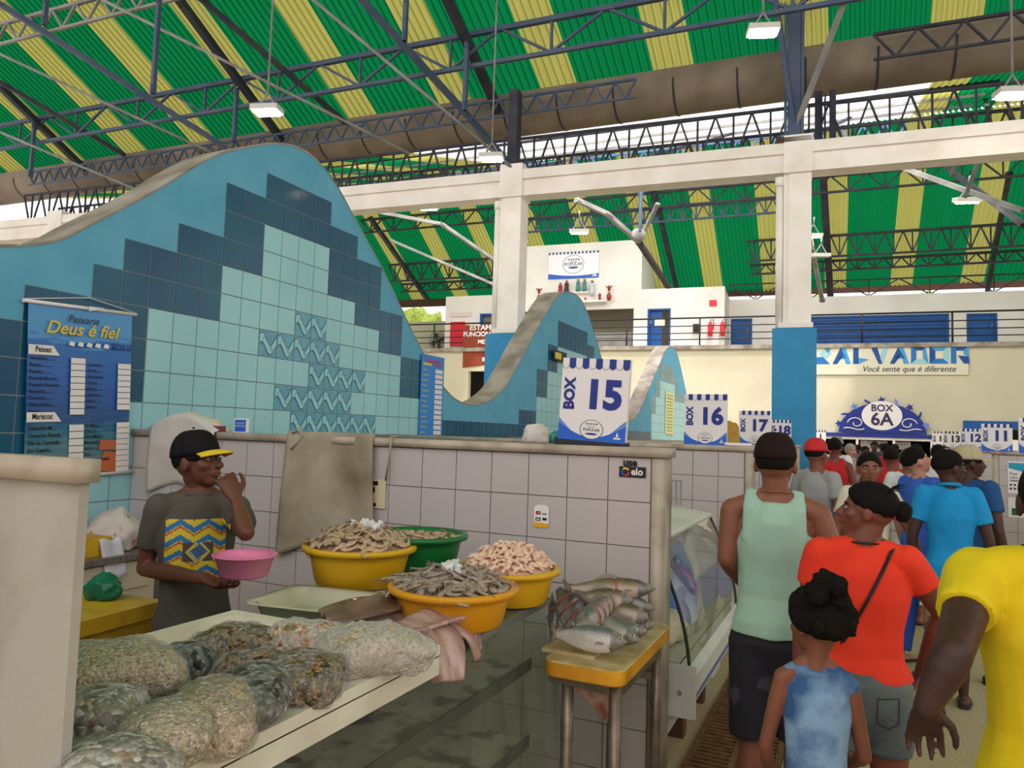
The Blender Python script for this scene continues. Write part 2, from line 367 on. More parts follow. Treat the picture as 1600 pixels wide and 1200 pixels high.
# ================================================================= FAR END: gallery, walls, doors
def bq(bm, a0, a1, z0, z1, b, mi=0): quad(bm, [bw(a0, b, z0), bw(a1, b, z0), bw(a1, b, z1), bw(a0, b, z1)], mi)
def bbox(bm, a0, a1, b0, b1, z0, z1, mi=0):
    p = [bw(a, b, z) for z in (z0, z1) for a, b in ((a0, b0), (a1, b0), (a1, b1), (a0, b1))]
    vs = [bm.verts.new(q) for q in p]
    for q in ((3, 2, 1, 0), (4, 5, 6, 7), (0, 1, 5, 4), (1, 2, 6, 5), (2, 3, 7, 6), (3, 0, 4, 7)):
        bm.faces.new([vs[i] for i in q]).material_index = mi
def wallholes(bm, a0, a1, z0, z1, b, th, holes):
    """wall in plane b..b+th with rectangular holes (a0,a1,z0,z1)"""
    A = sorted({a0, a1, *[h[0] for h in holes], *[h[1] for h in holes]}); Z = sorted({z0, z1, *[h[2] for h in holes], *[h[3] for h in holes]})
    for i in range(len(A)-1):
        for j in range(len(Z)-1):
            ca, cz = (A[i]+A[i+1])/2, (Z[j]+Z[j+1])/2
            if not any(h[0] < ca < h[1] and h[2] < cz < h[3] for h in holes): bbox(bm, A[i], A[i+1], b, b+th, Z[j], Z[j+1])
bm = NB(); wallholes(bm, -19, 12, 0, 4.72, 26, .25, [(1.04, 4.42, 0, 1.95), (-11.35, -9.3, 2.7, 3.97), (5.3, 12, 0, 2.2)])
struct(obj('wall_back', bm, M_BEIGE))
bm = NB(); bbox(bm, -19, 12, 25.9, 31, 4.72, 4.86); struct(obj('gallery_slab', bm, M_CONC))
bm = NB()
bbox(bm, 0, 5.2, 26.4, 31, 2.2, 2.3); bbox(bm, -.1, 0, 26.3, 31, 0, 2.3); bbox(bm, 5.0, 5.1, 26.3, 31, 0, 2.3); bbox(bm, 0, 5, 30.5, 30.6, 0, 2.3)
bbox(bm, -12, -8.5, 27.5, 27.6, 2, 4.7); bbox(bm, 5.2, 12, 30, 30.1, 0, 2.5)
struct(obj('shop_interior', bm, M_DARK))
# upper walls
bm = NB(); wallholes(bm, -2.1, 12, 4.86, 7.05, 29.4, .2, [(-1.88, -1.1, 4.86, 6.3), (.4, 5.43, 4.9, 6.26), (6.02, 6.94, 4.86, 6.29), (9.6, 12, 4.9, 6.2)])
struct(obj('wall_upper', bm, M_WALLW))
bm = NB(); wallholes(bm, -12.9, -1.95, 4.86, 7.1, 27, .15, [(-12.66, -12.6, 5, 5.01), (-9.6, -5.2, 4.9, 6.4), (-4.68, -3.84, 4.86, 6.36), (-11.3, -9.7, 4.9, 6.3)])
bbox(bm, -2.1, -1.95, 27.15, 29.4, 4.86, 7.1); bbox(bm, -12.9, -12.75, 27.15, 31, 4.86, 7.1); bbox(bm, -12.9, -1.95, 27.15, 31, 7.02, 7.1)
struct(obj('wall_gallery', bm, M_WALLW))
bm = NB(); bbox(bm, -10.3, -4.93, 27.0, 31, 7.1, 8.98); struct(obj('wall_tower', bm, M_WALLW))
bm = NB(); bbox(bm, -19, -12.9, 29.4, 29.6, 4.86, 6.5); bbox(bm, -11.9, -3.4, 29, 29.1, 4.86, 7); struct(obj('wall_left', bm, M_BEIGE))
bm = NB(); bbox(bm, -9.6, -5.2, 27.35, 27.5, 5.35, 5.55); bbox(bm, -9.6, -5.2, 27.4, 27.45, 4.86, 5.35)
tag(obj('serving_counter', bm, M_STEELL), 'grey serving counter in the recess behind the gallery railing', 'counter')
def door(n, a0, a1, z0, z1, b, opened=False, sign=None, slats=False):
    r = bpy.data.objects.new('door_%d' % n, None); COL.objects.link(r); r['kind'] = 'structure'
    bm = NB(); w = .06
    bbox(bm, a0, a0+w, b-.02, b+.12, z0, z1); bbox(bm, a1-w, a1, b-.02, b+.12, z0, z1); bbox(bm, a0+w, a1-w, b-.02, b+.12, z1-w, z1)
    obj('door_frame', bm, M_BLUED, r)
    bm = NB()
    if opened: bbox(bm, a0+w, a0+w+.55*(a1-a0), b+.10, b+.14, z0, z1-w)
    else: bbox(bm, a0+w, a1-w, b+.03, b+.08, z0, z1-w)
    if slats:
        k = 0
        while z0+.1+k*.12 < z1-w: bbox(bm, a0+w, a1-w, b+.01, b+.03, z0+.06+k*.12, z0+.13+k*.12); k += 1
    obj('door_leaf', bm, M_BLUED, r)
    bm = NB(); rr = bw(a1-w-.1 if not opened else a0+w+.06, b+.0, z0+1.0); box(bm, rr, (.05, .05, .12)); obj('door_handle', bm, M_STEELL, r)
    if sign:
        bm = NB(); bbox(bm, a0+.25, a0+.62, b+.08, b+.10, z1-.62, z1-.34); obj('door_sign', bm, M_WHITE, r)
    return r
door(1, -4.68, -3.84, 4.86, 6.36, 27, True, True); door(2, -1.88, -1.1, 4.86, 6.3, 29.4); door(3, 6.02, 6.94, 4.86, 6.29, 29.4)
r = bpy.data.objects.new('window_1', None); COL.objects.link(r); r['kind'] = 'structure'
bm = NB(); bbox(bm, .4, 5.43, 29.42, 29.46, 4.9, 6.26)
for k in range(12): bbox(bm, .42, 5.40, 29.39, 29.42, 4.93+k*.11, 5.01+k*.11)
obj('roller_shutter', bm, M_BLUED, r)
bm = NB(); bbox(bm, .34, .42, 29.36, 29.5, 4.88, 6.3); bbox(bm, 5.4, 5.48, 29.36, 29.5, 4.88, 6.3); bbox(bm, .34, 5.48, 29.36, 29.5, 6.24, 6.31); obj('window_frame', bm, M_BLUED, r)
r = bpy.data.objects.new('window_2', None); COL.objects.link(r); r['kind'] = 'structure'
bm = NB(); bbox(bm, -11.3, -9.7, 27.1, 27.13, 4.9, 6.3); obj('window_pane', bm, mat('grey_glass', srgb(120, 120, 110), .1), r)
bm = NB(); bbox(bm, -11.36, -11.26, 26.97, 27.1, 4.9, 6.35); bbox(bm, -11.36, -9.65, 26.97, 27.1, 6.28, 6.36); obj('window_frame', bm, M_BLUED, r)
# gallery railing
r = thing('gallery_railing', 'black metal railing running along the upper gallery edge', 'railing')
bm = NB()
for z in (5.83, 5.55, 5.3, 5.08): rod(bm, bw(-19, 26.05, z), bw(12, 26.05, z), .03 if z > 5.8 else .018, 6)
obj('rails', bm, M_BLACK, r)
for a in [-18+2.55*k for k in range(12)]:
    bm = NB(); rod(bm, bw(a, 26.05, 4.86), bw(a, 26.05, 5.83), .03, 6); obj('post', bm, M_BLACK, r)
# gallery small things
def bplate(name, label, cat, a, b, z, w, h, m, t=.03):
    bm = NB(); bbox(bm, a-w/2, a+w/2, b-t, b, z-h/2, z+h/2); return tag(obj(name, bm, m), label, cat)
bplate('hose_cabinet', 'red fire hose cabinet on the white gallery wall', 'cabinet', -12.3, 27, 5.55, .62, .98, mat('red_enamel', srgb(215, 30, 45), .4), .1)
for i, (a, lab) in enumerate(((-2.42, 'left red fire extinguisher hanging on the white gallery wall'), (-2.0, 'right red fire extinguisher hanging at the gallery wall corner'))):
    t_ = thing('fire_extinguisher', lab, 'fire extinguisher', bw(a, 26.85, 5.3)); t_.scale = (.85, .85, .8)
    bm = NB(); lathe(bm, [(0.001, 0), (.09, 0), (.1, .05), (.1, .5), (.06, .6), (.03, .64), (.001, .65)], 16); obj('cylinder', bm, MATS['red_enamel'], t_)
    bm = NB(); pipe(bm, [(0, 0, .65), (.02, 0, .72), (.12, 0, .72), (.14, 0, .5), (.12, 0, .3)], .018, 6); obj('hose', bm, M_BLACK, t_)
bplate('extinguisher_sign', 'small red sign above the fire extinguishers', 'sign', -2.35, 27, 6.5, .25, .22, MATS['red_enamel'])
bplate('control_box', 'small black box on the gallery wall near the railing', 'box', -2.9, 26.98, 5.6, .25, .3, M_BLACK, .1)
bplate('wall_notice', 'small white notice above the red cabinet', 'notice', -12.2, 26.99, 6.35, .9, .18, mat('faint_pink', srgb(225, 205, 205), .7))
# wall fan
t_ = thing('wall_fan', 'dark wall fan beyond the gallery railing', 'fan', bw(-14.3, 29.2, 5.6))
bm = NB()
for k in range(4): annulus(bm, 0, 0, .1+.11*k, .02, 0, 0, 20)
Mr = Matrix.Rotation(PI/2, 4, 'X'); bmesh.ops.transform(bm, matrix=Mr, verts=bm.verts); rod(bm, (0, .05, 0), (0, .2, 0), .06); obj('guard', bm, M_BLACK, t_)
bm = NB()
for k in range(4):
    a = k*PI/2; quad(bm, [(0, .03, 0), (.35*math.cos(a), .05, .35*math.sin(a)), (.38*math.cos(a+.6), .02, .38*math.sin(a+.6)), (.1*math.cos(a+.8), .03, .1*math.sin(a+.8))])
obj('blades', bm, M_STEELD, t_)
# ================================================================= COLUMNS AND BEAM
def column(a, b, s, lab, half=.3):
    r = thing('concrete_column', lab, 'column', bw(a, b, 0), PHI)
    bm = NB(); box(bm, (0, 0, 1.72), (.66*s, .6*s, 3.45)); bevel(bm, .02, 1); obj('blue_base', bm, M_BLUEP, r)
    bm = NB(); box(bm, (.08, 0, 4.76), (.34, .42, 2.6)); box(bm, (-.02, 0, 4.76), (.30, .34, 2.6)); box(bm, (0.02, 0, 3.5), (.52, .5, .08)); box(bm, (.05, 0, 6.3), (.44, .5, .62)); obj('shaft', bm, M_WHITE, r)
    bm = NB(); rod(bm, (-.23, -.12, 3.45), (-.23, -.12, 5.95), .06, 12); rod(bm, (-.23, -.12, 5.8), (-.23, -.12, 5.95), .075, 12); obj('downpipe', bm, M_WHITE, r)
    return r
column(.17, 12.72, 1, 'white concrete column with wide blue base beside the BOX 18 board')
column(-4.78, 12.72, 1, 'white concrete column with blue base behind the wave wall dip')
column(-16.4, 12.72, 1, 'white concrete column stub behind the left wave crest')
bm = NB(); bbox(bm, -19, 10, 12.55, 12.9, 6.02, 6.32)
bbox(bm, -19, 10, 12.5, 12.95, 6.32, 6.5); struct(obj('roof_beam', bm, M_WHITE))
# ================================================================= ROOF
PSI = math.radians(2.6)
EV = Vector((math.cos(PSI), math.sin(PSI), 0))             # eave direction
GUT = onY(1020, 107, 13.1); GZ = GUT.z                      # a point on the low edge of the near roof slope
S1 = math.radians(28)
SV = Vector((0, -math.cos(S1), math.sin(S1)))               # up the near slope, towards the camera
N1 = EV.cross(SV).normalized()
if N1.z < 0: N1 = -N1
def onR1(x, y, off=0): return onPl(x, y, N1, N1.dot(GUT)-off)
M_RG = roofmat('green_roof_sheet', srgb(20, 105, 62), srgb(10, 128, 72))
M_RY = roofmat('yellow_roof_sheet', srgb(160, 158, 84), srgb(172, 172, 92))
def corrugated(name, P0, ev, sv, length, x0, x1, ymap, period, amp):
    """sheet with ribs running along sv; ev across; ymap(x)->material index"""
    bm = NB(); n = ev.cross(sv).normalized()
    if n.z < 0: n = -n
    x = x0; prof = []
    while x < x1:
        for dx, h in ((0, 0), (.22, 0), (.34, 1), (.62, 1), (.74, 0)): prof.append((x+dx*period, h*amp))
        x += period
    k = 1/max(.2, abs(ev.x))
    A = [bm.verts.new(P0+ev*p+n*h) for p, h in prof]; B = [bm.verts.new(P0+ev*p+n*h+sv*length) for p, h in prof]
    for i in range(len(A)-1):
        f = bm.faces.new((A[i], A[i+1], B[i+1], B[i])); f.material_index = ymap((prof[i][0]+prof[i+1][0])/2)
    return struct(obj(name, bm, [M_RG, M_RY], fix=False))
# stripe pitch from two stripe edges on the slope
e1 = (onR1(1292, 0)-GUT).dot(EV); 
def ecoord(p, S): # coordinate along the eave of a point, following the slope direction back to the eave
    d = p-GUT; s = d.z/S.z; return (d-S*s).dot(EV)
r0 = ecoord(onR1(1294, 30), SV); r1 = ecoord(onR1(1086, 107), SV); l1 = ecoord(onR1(1454, 30), SV)
PITCHS = r0-r1; YW = PITCHS-(l1-r0)
print('ROOF', GUT, 'pitch', PITCHS, 'yellow', YW, 'left ends', [round(ecoord(onR1(*q), SV), 2) for q in ((725, 150), (895, 135), (587, 175), (300, 220))])
PER = YW/5
def ym1(x): return 1 if ((r0-x) % PITCHS) < YW else 0
corrugated('ceiling', GUT+N1*.02-SV*.5, EV, SV, 27.5, r0-PER*230, 20, ym1, PER, .045)
# gutter: long half round trough under the low edge
gt = thing('roof_gutter', 'long grey round-bottomed roof gutter crossing under the green roof', 'gutter', GUT+Vector((0, .48, -.36)), PSI)
def onG(x, y): return onPl(x, y, Vector((-math.sin(PSI), math.cos(PSI), 0)), Vector((-math.sin(PSI), math.cos(PSI), 0)).dot(GUT))
M_GUT = mat('dusty_gutter_sheet', srgb(150, 136, 118), .8, col2=srgb(118, 106, 90), scale=1.4, mixlo=.3, mixhi=.7, bump=.1, bscale=5)
bm = NB(); n = 14; R = .50
def gr(x, r=R): return [(x, -r*math.cos(PI*k/n), -r*1.0*math.sin(PI*k/n)*.95+.12) for k in range(n+1)]
xs = list(range(-22, 15)); rings(bm, [[(x, .0-R, .31)]+[(x, -R-.01, .2)]+gr(x)[::-1][::-1]+[(x, R, .22)] for x in xs], closed=False, cap0=False, cap1=False); obj('trough', bm, M_GUT, gt, smooth=True)
for i in range(30):
    x = -20+1.13*i
    bm = NB(); rings(bm, [gr(x, R+.012), gr(x+.035, R+.012)], closed=False, cap0=False, cap1=False); obj('seam_strap', bm, M_STEELD, gt)
# ------------- far roof: ridge, far slope going down to the gallery, front slope with the sky band
S2 = math.radians(33.5)
EAV = onB(1350, 440, 30.2)
SV2 = Vector((0.026, -math.cos(S2), math.sin(S2))).normalized()
N2 = EV.cross(SV2).normalized()
if N2.z < 0: N2 = -N2
def onR2(x, y, off=0): return onPl(x, y, N2, N2.dot(EAV)-off)
def ec2(p): d = p-EAV; s = d.z/SV2.z; return (d-SV2*s).dot(EV)
q0, q1, q2 = ec2(onR2(1327, 265)), ec2(onR2(1449, 256)), ec2(onR2(1289, 265))
P2 = q1-q0; Y2 = q0-q2
RID = onR2(1350, 192)
L2 = (RID-EAV).dot(SV2)
print('ROOF2', EAV, P2, Y2, 'ridge', RID, 'len', L2)
def ym2(x): return 1 if ((q0-x) % P2) < Y2 else 0
corrugated('ceiling_far', EAV+SV2*-.3, EV, SV2, L2+.3, q0-Y2/5*180, 14, ym2, Y2/5, .05)
# front slope of the far roof, right of the open band: striped sheets rising from the gutter to the ridge
RY_ = RID.y; 
xr = onPl(1424, 168, N2, N2.dot(EAV))
T0 = Vector((xr.x, GUT.y+.75, GZ-.1)); up = Vector((0, RID.y-T0.y, RID.z-T0.z)); lu = up.length; up.normalize()
corrugated('ceiling_front', T0, EV, up, lu, 0, 14, lambda x: 1 if (x+.2) % P2 < Y2*1.3 else 0, Y2/5, .05)
xl = onPl(300, 300, N2, N2.dot(EAV)).x
T1 = Vector((-30, GUT.y+.75, GZ-.1-30*math.tan(PSI)*0)); 
T1 = Vector((-26, GUT.y-26*math.tan(PSI)+.75, GZ-.1)); u1 = Vector((0, RID.y-T0.y, RID.z-T0.z)).normalized()
corrugated('ceiling_front_left', T1, EV, u1, lu, 0, (onG(440, 240)-T1).dot(EV), lambda x: 1 if (x+.2) % P2 < Y2*1.3 else 0, Y2/5, .05)
# purlins across the open sky band
r = thing('skylight_purlins', 'thin dark purlins across the bright open band below the gutter', 'purlins')
for k in range(5):
    bm = NB(); a = Vector((0, GUT.y+.75, GZ-.1))+u1*(lu*(k+.5)/5.2); bar(bm, a-EV*22, a+EV*3, .05, .07); obj('purlin', bm, M_STEELD if k < 3 else M_STEELL, r)

# ================================================================= TRUSSES
def lattice(name, label, A, B, depth, nb, m, dn=Vector((0, 0, -1)), w=.05, group=None, mode='W', wb=.03, mw=None):
    r = thing(name, label, 'roof truss', group=group); A = Vector(A); B = Vector(B); A2 = A+dn*depth; B2 = B+dn*depth
    bm = NB(); bar(bm, A, B, w); obj('top_chord', bm, m, r)
    bm = NB(); bar(bm, A2, B2, w*.8); obj('bottom_chord', bm, m, r)
    bm = NB(); P = lambda t: A.lerp(B, t); Q = lambda t: A2.lerp(B2, t)
    for i in range(nb):
        t0, t1 = i/nb, (i+1)/nb; tm = (t0+t1)/2
        bar(bm, P(t0), Q(tm), wb); bar(bm, Q(tm), P(t1), wb)
        if mode == 'WV': bar(bm, P(tm), Q(tm), wb)
    obj('web', bm, mw or m, r)
    return r
def member(name, label, a, b, w, m, h=None, cat='steel bar', group=None, rnd=False):
    bm = NB()
    if rnd: rod(bm, a, b, w/2, 10)
    else:
        bar(bm, a, b, w, h or w)
        for p, q in ((a, b), (b, a)):     # end plates
            d = (Vector(q)-Vector(p)).normalized(); bar(bm, Vector(p), Vector(p)+d*.16, w*1.5, (h or w)*.5)
    return tag(obj(name, bm, m), label, cat, group)
# purlin trusses under near slope: rows parallel to the eave
def purlin(px, py, off=.08, x0=-16, x1=8, name='', **k):
    p = onR1(px, py, off); A = p+EV*(x0-p.x); B = p+EV*(x1-p.x); return A, B
A, B = purlin(540, 92, .1, -22, 8.2)
lattice('purlin_truss', 'middle blue-grey lattice purlin under the near green roof', A, B, .62, 15, M_STEEL, mode='WV', w=.09, wb=.045)
A, B = purlin(60, 22, .1, -20, 8); lattice('purlin_truss', 'pale lattice purlin high at the top left corner', A, B, .45, 40, M_STEELL, w=.07, wb=.045)
A, B = purlin(330, 226, .42, -20, -3.6); lattice('eave_truss', 'zigzag lattice along the lower edge of the near roof, left part', A, B, .34, 42, M_STEEL, w=.045, wb=.035)
A, B = purlin(1480, 36, .30, 0.3, 8); lattice('eave_truss', 'zigzag lattice in front of the gutter, right of the tall post', A, B, .42, 12, M_STEELD, w=.05, wb=.035)
A, B = purlin(800, 158, .02, -14, 8); member('eave_angle', 'dark angle bar along the low edge of the near green sheets', A, B, .06, M_STEELD)
# members of the frames of the near roof, set just under the sheets
G1 = 'dark rafters under the near roof'
FR = [((262, -25), (445, 225), .14, M_STEELD, .25, 'dark rafter running down the second yellow stripe to the gutter'),
      ((0, 135), (152, 283), .14, M_STEELD, .25, 'dark rafter at the far left under the green roof'),
      ((690, -20), (806, 232), .15, M_STEELD, .3, 'heavy dark rafter running down to the left concrete column'),
      ((307, -8), (540, 192), .09, M_STEELD, .45, 'dark blue brace crossing the green roof above the wave crest'),
      ((0, 128), (196, 243), .09, M_STEELD, .45, 'dark blue brace in the upper left of the roof'),
      ((-10, 0), (355, 232), .10, M_STEEL, .8, 'long grey-blue strut from the top left corner down to the gutter'),
      ((555, -12), (735, 185), .10, M_STEEL, .8, 'grey-blue strut coming down from the top middle to the gutter'),
      ((735, 185), (800, 262), .10, M_STEEL, 1.2, 'short grey-blue strut reaching the left concrete column head'),
      ((1222, 245), (1213, -10), .30, M_STEELD, None, 'tall dark steel post standing on the right concrete column')]
for (a, b, w, m_, off, lab) in FR:
    if off is None: continue
    member('roof_strut', lab, onR1(a[0], a[1], off), onR1(b[0], b[1], off), w, m_)
# hanging struts (verticals) in the purlin trusses
for i, (a, b, off, lab) in enumerate((((249, -8), (240, 146), .75, 'blue hanger bar at the upper left of the roof'), ((370, 138), (366, 222), .3, 'blue hanger bar left of the floodlight, above the crest'), ((635, -8), (633, 64), .5, 'pale blue hanger bar at top middle'), ((730, 62), (729, 172), .3, 'blue hanger bar over the left column'), ((54, 190), (51, 276), .3, 'blue hanger bar at far left above the gutter'), ((73, -8), (75, 38), .6, 'pale hanger at the top left lattice'))):
    p = onR1(a[0], a[1], off); q = onPl(b[0], b[1], Vector((0, 1, 0)), p.y); q.x = p.x; member('hanger_bar', lab, p, q, .075, M_STEEL)
# pale conduits carrying the floodlights
CON = [((145, -8), (640, 240), 2.0, 'long pale conduit sloping over the wave crest'), ((-5, 82), (345, 245), 2.0, 'long pale conduit in the upper left'), ((-5, 204), (280, 325), 2.0, 'lowest pale conduit at far left'), ((478, -10), (800, 262), 2.0, 'pale conduit running down to the left column head')]
for a, b, off, lab in CON:
    p = onPl(a[0], a[1], N1, N1.dot(GUT)-1.0); q = onB(b[0], b[1], 12.5); member('light_conduit', lab, p, q, .06, M_STEELL, cat='conduit', rnd=True)
# tall post on the right column with its gusset pieces
t_ = thing('steel_post', 'tall dark steel post standing on the right concrete column', 'post', bw(.15, 12.72, 6.5), PHI)
bm = NB(); box(bm, (0, 0, 1.5), (.20, .26, 3.0)); box(bm, (-.13, 0, 1.5), (.05, .3, 3)); box(bm, (.13, 0, 1.5), (.05, .3, 3)); obj('shaft', bm, M_STEEL, t_)
bm = NB(); box(bm, (0, 0, .04), (.55, .5, .08)); obj('base_plate', bm, mat('rusty_steel', srgb(80, 50, 30), .8), t_)
bm = NB(); bar(bm, (.4, .5, 0), (.4, .5, 1.1), .12); bar(bm, (.62, .5, 0), (.62, .5, 1.1), .1); bar(bm, (.5, .5, .1), (.5, .5, 1.0), .3, .02); obj('twin_stub', bm, M_STEELD, t_)
for s_ in (-1, 1):
    bm = NB(); bar(bm, (0.05*s_, 0, .1), (-.9*s_+.4, -1.2, 3.4), .07); obj('strut', bm, M_STEELL if s_ < 0 else M_STEEL, t_)
t_ = thing('steel_post', 'dark steel post on the left concrete column head', 'post', bw(-4.78, 12.72, 6.5), PHI)
bm = NB(); box(bm, (0, 0, .8), (.18, .24, 1.6)); obj('shaft', bm, M_STEELD, t_)
bm = NB(); box(bm, (0, 0, .03), (.45, .4, .06)); obj('base_plate', bm, MATS['rusty_steel'], t_)
# dense dark trusses in the sky band, in planes behind the beam
for i, (b, z0, dz, nb, m_) in enumerate(((13.6, 7.55, .95, 44, M_STEELD), (14.6, 7.5, .7, 52, M_STEELD))):
    A = bw(-19, b, z0); B = bw(9, b, z0); lattice('valley_truss', ('near' if i == 0 else 'far')+' dark lattice truss in the bright band under the gutter', A, B, dz, nb, m_, w=.05, wb=.035, mode='WV')
member('valley_chord', 'dark chord bar just above the concrete beam', bw(-19, 13.2, 6.62), bw(9, 13.2, 6.62), .06, M_STEELD)
# pale blue ridge truss
A = RID+Vector((0, 0, -.1)); lattice('ridge_truss', 'pale blue zigzag truss along the far roof ridge', A-EV*26, A+EV*1.2, .5, 44, M_STEELB, w=.07, wb=.05)
# frames crossing between (rafters of far roof front)
for i in range(9):
    a = -20+3.3*i
    p = bw(a, 13.3, 6.6); q = Vector((p.x+1.2, RID.y-2, RID.z-.6)); member('valley_rafter', 'dark slanting rafter in the bright roof band', p, q, .08, M_STEELD, group='slanting rafters behind the concrete beam')
# far roof purlin trusses
for (px, py, lab, dep, nb, m_) in ((1350, 270, 'upper blue lattice purlin under the far roof', .55, 26, M_STEELD), (1350, 365, 'middle lattice purlin under the far roof', .75, 22, M_STEELD), (1350, 405, 'lower thin lattice purlin under the far roof', .35, 22, M_STEELD), (1350, 298, 'blue lattice purlin seen left of the tall column', .5, 22, M_STEEL)):
    p = onR2(px, py, .1)
    x0, x1 = (-3.6, 9) if py > 350 else (-19, 9) if m_ is M_STEELD else (-12, -1.6)
    if py > 350: lattice('purlin_truss', lab+', left part', p+EV*(-19-p.x), p+EV*(-10.8-p.x), dep, 12, m_, mode='WV', w=.085, wb=.045)
    lattice('purlin_truss', lab, p+EV*(x0-p.x), p+EV*(x1-p.x), dep, nb, m_, mode='WV', w=.085, wb=.045)
for (a, b, w, m_, off, lab) in (((1285, 255), (1298, 470), .22, M_STEELD, .3, 'dark rafter right behind the tall concrete column'), ((1022, 300), (1062, 470), .16, M_STEELD, .3, 'dark rafter over the white tower roof'), ((578, 340), (668, 468), .16, M_STEELD, .3, 'dark rafter at the left of the far roof'), ((1577, 270), (1540, 470), .14, M_STEELD, .3, 'dark rafter at the right of the far roof'), ((1001, 300), (1000, 395), .14, M_STEELB, .6, 'light blue hanger left of the far floodlight pair')):
    member('roof_strut', lab, onR2(a[0], a[1], off), onR2(b[0], b[1], off), w, m_)
for (a, b, c1, c2, w, m_, lab) in (((585, 330), (690, 350), 20, 20, .1, M_STEELL, 'pale strut left of the left column'), ((690, 350), (785, 415), 20, 22, .1, M_STEELL, 'pale strut sloping to the left column'), ((610, 375), (785, 450), 21, 22, .08, M_STEELL, 'long thin pale rod left of the left column'), ((900, 312), (950, 335), 19, 20, .12, M_STEELL, 'pale strut below the beam between the columns'), ((950, 335), (998, 378), 20, 21, .12, M_STEELL, 'pale strut reaching the round floodlight'), ((998, 378), (1044, 448), 21, 25, .14, M_STEELD, 'dark strut passing before the white tower'), ((1028, 318), (998, 378), 20, 21, .09, M_STEELL, 'pale cross strut above the white tower'), ((1002, 296), (1000, 362), 20, 20, .07, M_STEEL, 'light blue hanger above the white tower'), ((1243, 262), (1285, 470), 17, 26, .12, M_STEELL, 'pale strut falling behind the right column'), ((1410, 262), (1600, 330), 20, 17, .1, M_STEELL, 'pale rod at the far right of the far roof'), ((1480, 262), (1600, 352), 22, 18, .1, M_STEELD, 'dark strut at the far right of the far roof'), ((1530, 250), (1508, 308), 17, 17, .08, M_STEELL, 'pale rod holding the right-hand floodlight'), ((1497, 250), (1488, 275), 17, 17, .09, M_STEELL, 'short pale rod right of the beam middle')):
    member('roof_strut', lab, onB(*a, c1), onB(*b, c2), w, m_)
# brown beam above the gallery opening and thin frames
bm = NB(); bbox(bm, -19, 12, 30.6, 30.8, 7.42, 7.75); tag(obj('eave_beam', bm, mat('brown_eave', srgb(78, 50, 34), .8)), 'dark brown eave beam above the bright strip over the gallery wall', 'beam')
lattice('gallery_truss', 'thin dark lattice standing above the gallery wall', bw(-2, 30, 7.75), bw(12, 30, 7.75), .62, 7, M_STEELD, w=.05, wb=.04, mode='WV')
# trees seen through the bright strip
M_LEAF = mat('sunlit_leaves', srgb(150, 165, 60), .8, col2=srgb(90, 120, 40), scale=8)
for i in range(7):
    bm = NB(); random.seed(i)
    bmesh.ops.create_icosphere(bm, subdivisions=4, radius=1)
    for v in bm.verts: v.co *= 1+.35*noise.noise(v.co*3+Vector((i, 0, 0)))
    p = bw(-20+5.2*i, 38, 0); t_ = thing('tree', 'sunlit tree crown glimpsed beyond the gallery wall', 'tree', p, group='tree crowns beyond the gallery')
    for v in bm.verts: v.co = Vector((v.co.x*1.9, v.co.y*1.6, v.co.z*2.2+6.3))
    obj('crown', bm, M_LEAF, t_, smooth=True); bm = NB(); rod(bm, (0, 0, 0), (0, 0, 5), .2, 8); obj('trunk', bm, mat('bark', srgb(90, 70, 50), .9), t_)
# ================================================================= FLOODLIGHTS
M_LAMPB = mat('lamp_housing', srgb(200, 198, 190), .5)
M_LED = mat('lit_leds', (1, .97, .88), .3, emit=(1, .93, .78), estr=34)
def flood(p, s, lab, rz=0, tilt=.25, wdt=.62, rodl=.25):
    r = thing('floodlight', lab, 'lamp', p, rot=(tilt, 0, rz)); r.scale = (s, s, s)
    bm = NB(); box(bm, (0, 0, .07), (wdt, .38, .12)); bevel(bm, .02, 2); obj('housing', bm, M_LAMPB, r)
    bm = NB()
    for k in range(4): box(bm, (-wdt/2+.11+k*(wdt-.22)/3, 0, -.01), (.11, .26, .05))
    bevel(bm, .015, 2); obj('led_modules', bm, M_LED, r)
    bm = NB(); bar(bm, (-.2, 0, .12), (0, 0, .45), .03, .03); bar(bm, (.2, 0, .12), (0, 0, .45), .03, .03); rod(bm, (0, 0, .45), (0, 0, .45+rodl), .025, 6); obj('bracket', bm, M_STEELL, r)
    return r
for (x, y, D, s, lab) in ((417, 176, 10.0, .62, 'floodlight hanging above the near wave crest'), (768, 249, 12.0, .62, 'floodlight just left of the left column head'), (1192, 52, 9.5, .62, 'large floodlight at the top right by the tall post'), (1582, 150, 10.0, .66, 'floodlight at the right edge of the photo'), (905, 364, 20, .85, 'floodlight above the white tower'), (1511, 316, 17, .85, 'floodlight below the beam at the right'), (670, 327, 16, .65, 'floodlight peeking under the beam behind the wave crest'), (1270, 370, 20, .75, 'lit floodlight directly right of the tall column')):
    p_ = atD(x, y, D); zr = GUT.z+(GUT.y-p_.y)*math.tan(S1); flood(p_, s, lab, rz=.3, tilt=.0 if D < 12.5 else .25, rodl=(zr-p_.z)/s-.45 if D < 12.5 else .25)
r = flood(atD(1282, 401, 20), .75, 'unlit floodlight right of the tall column, below the lit one', rz=.3)
for c in r.children:
    if c.name.startswith('led'): c.data = c.data.copy(); c.data.materials[0] = M_LAMPB
r = thing('round_floodlight', 'round grey floodlight on the struts over the white tower', 'lamp', onB(998, 366, 20.5), rot=(1.2, 0, .4)); r.scale = (.62, .62, .62)
bm = NB(); lathe(bm, [(.001, .3), (.1, .3), (.3, .05), (.34, 0), (.32, -.03), (.001, -.02)], 20); obj('reflector', bm, M_STEELL, r)
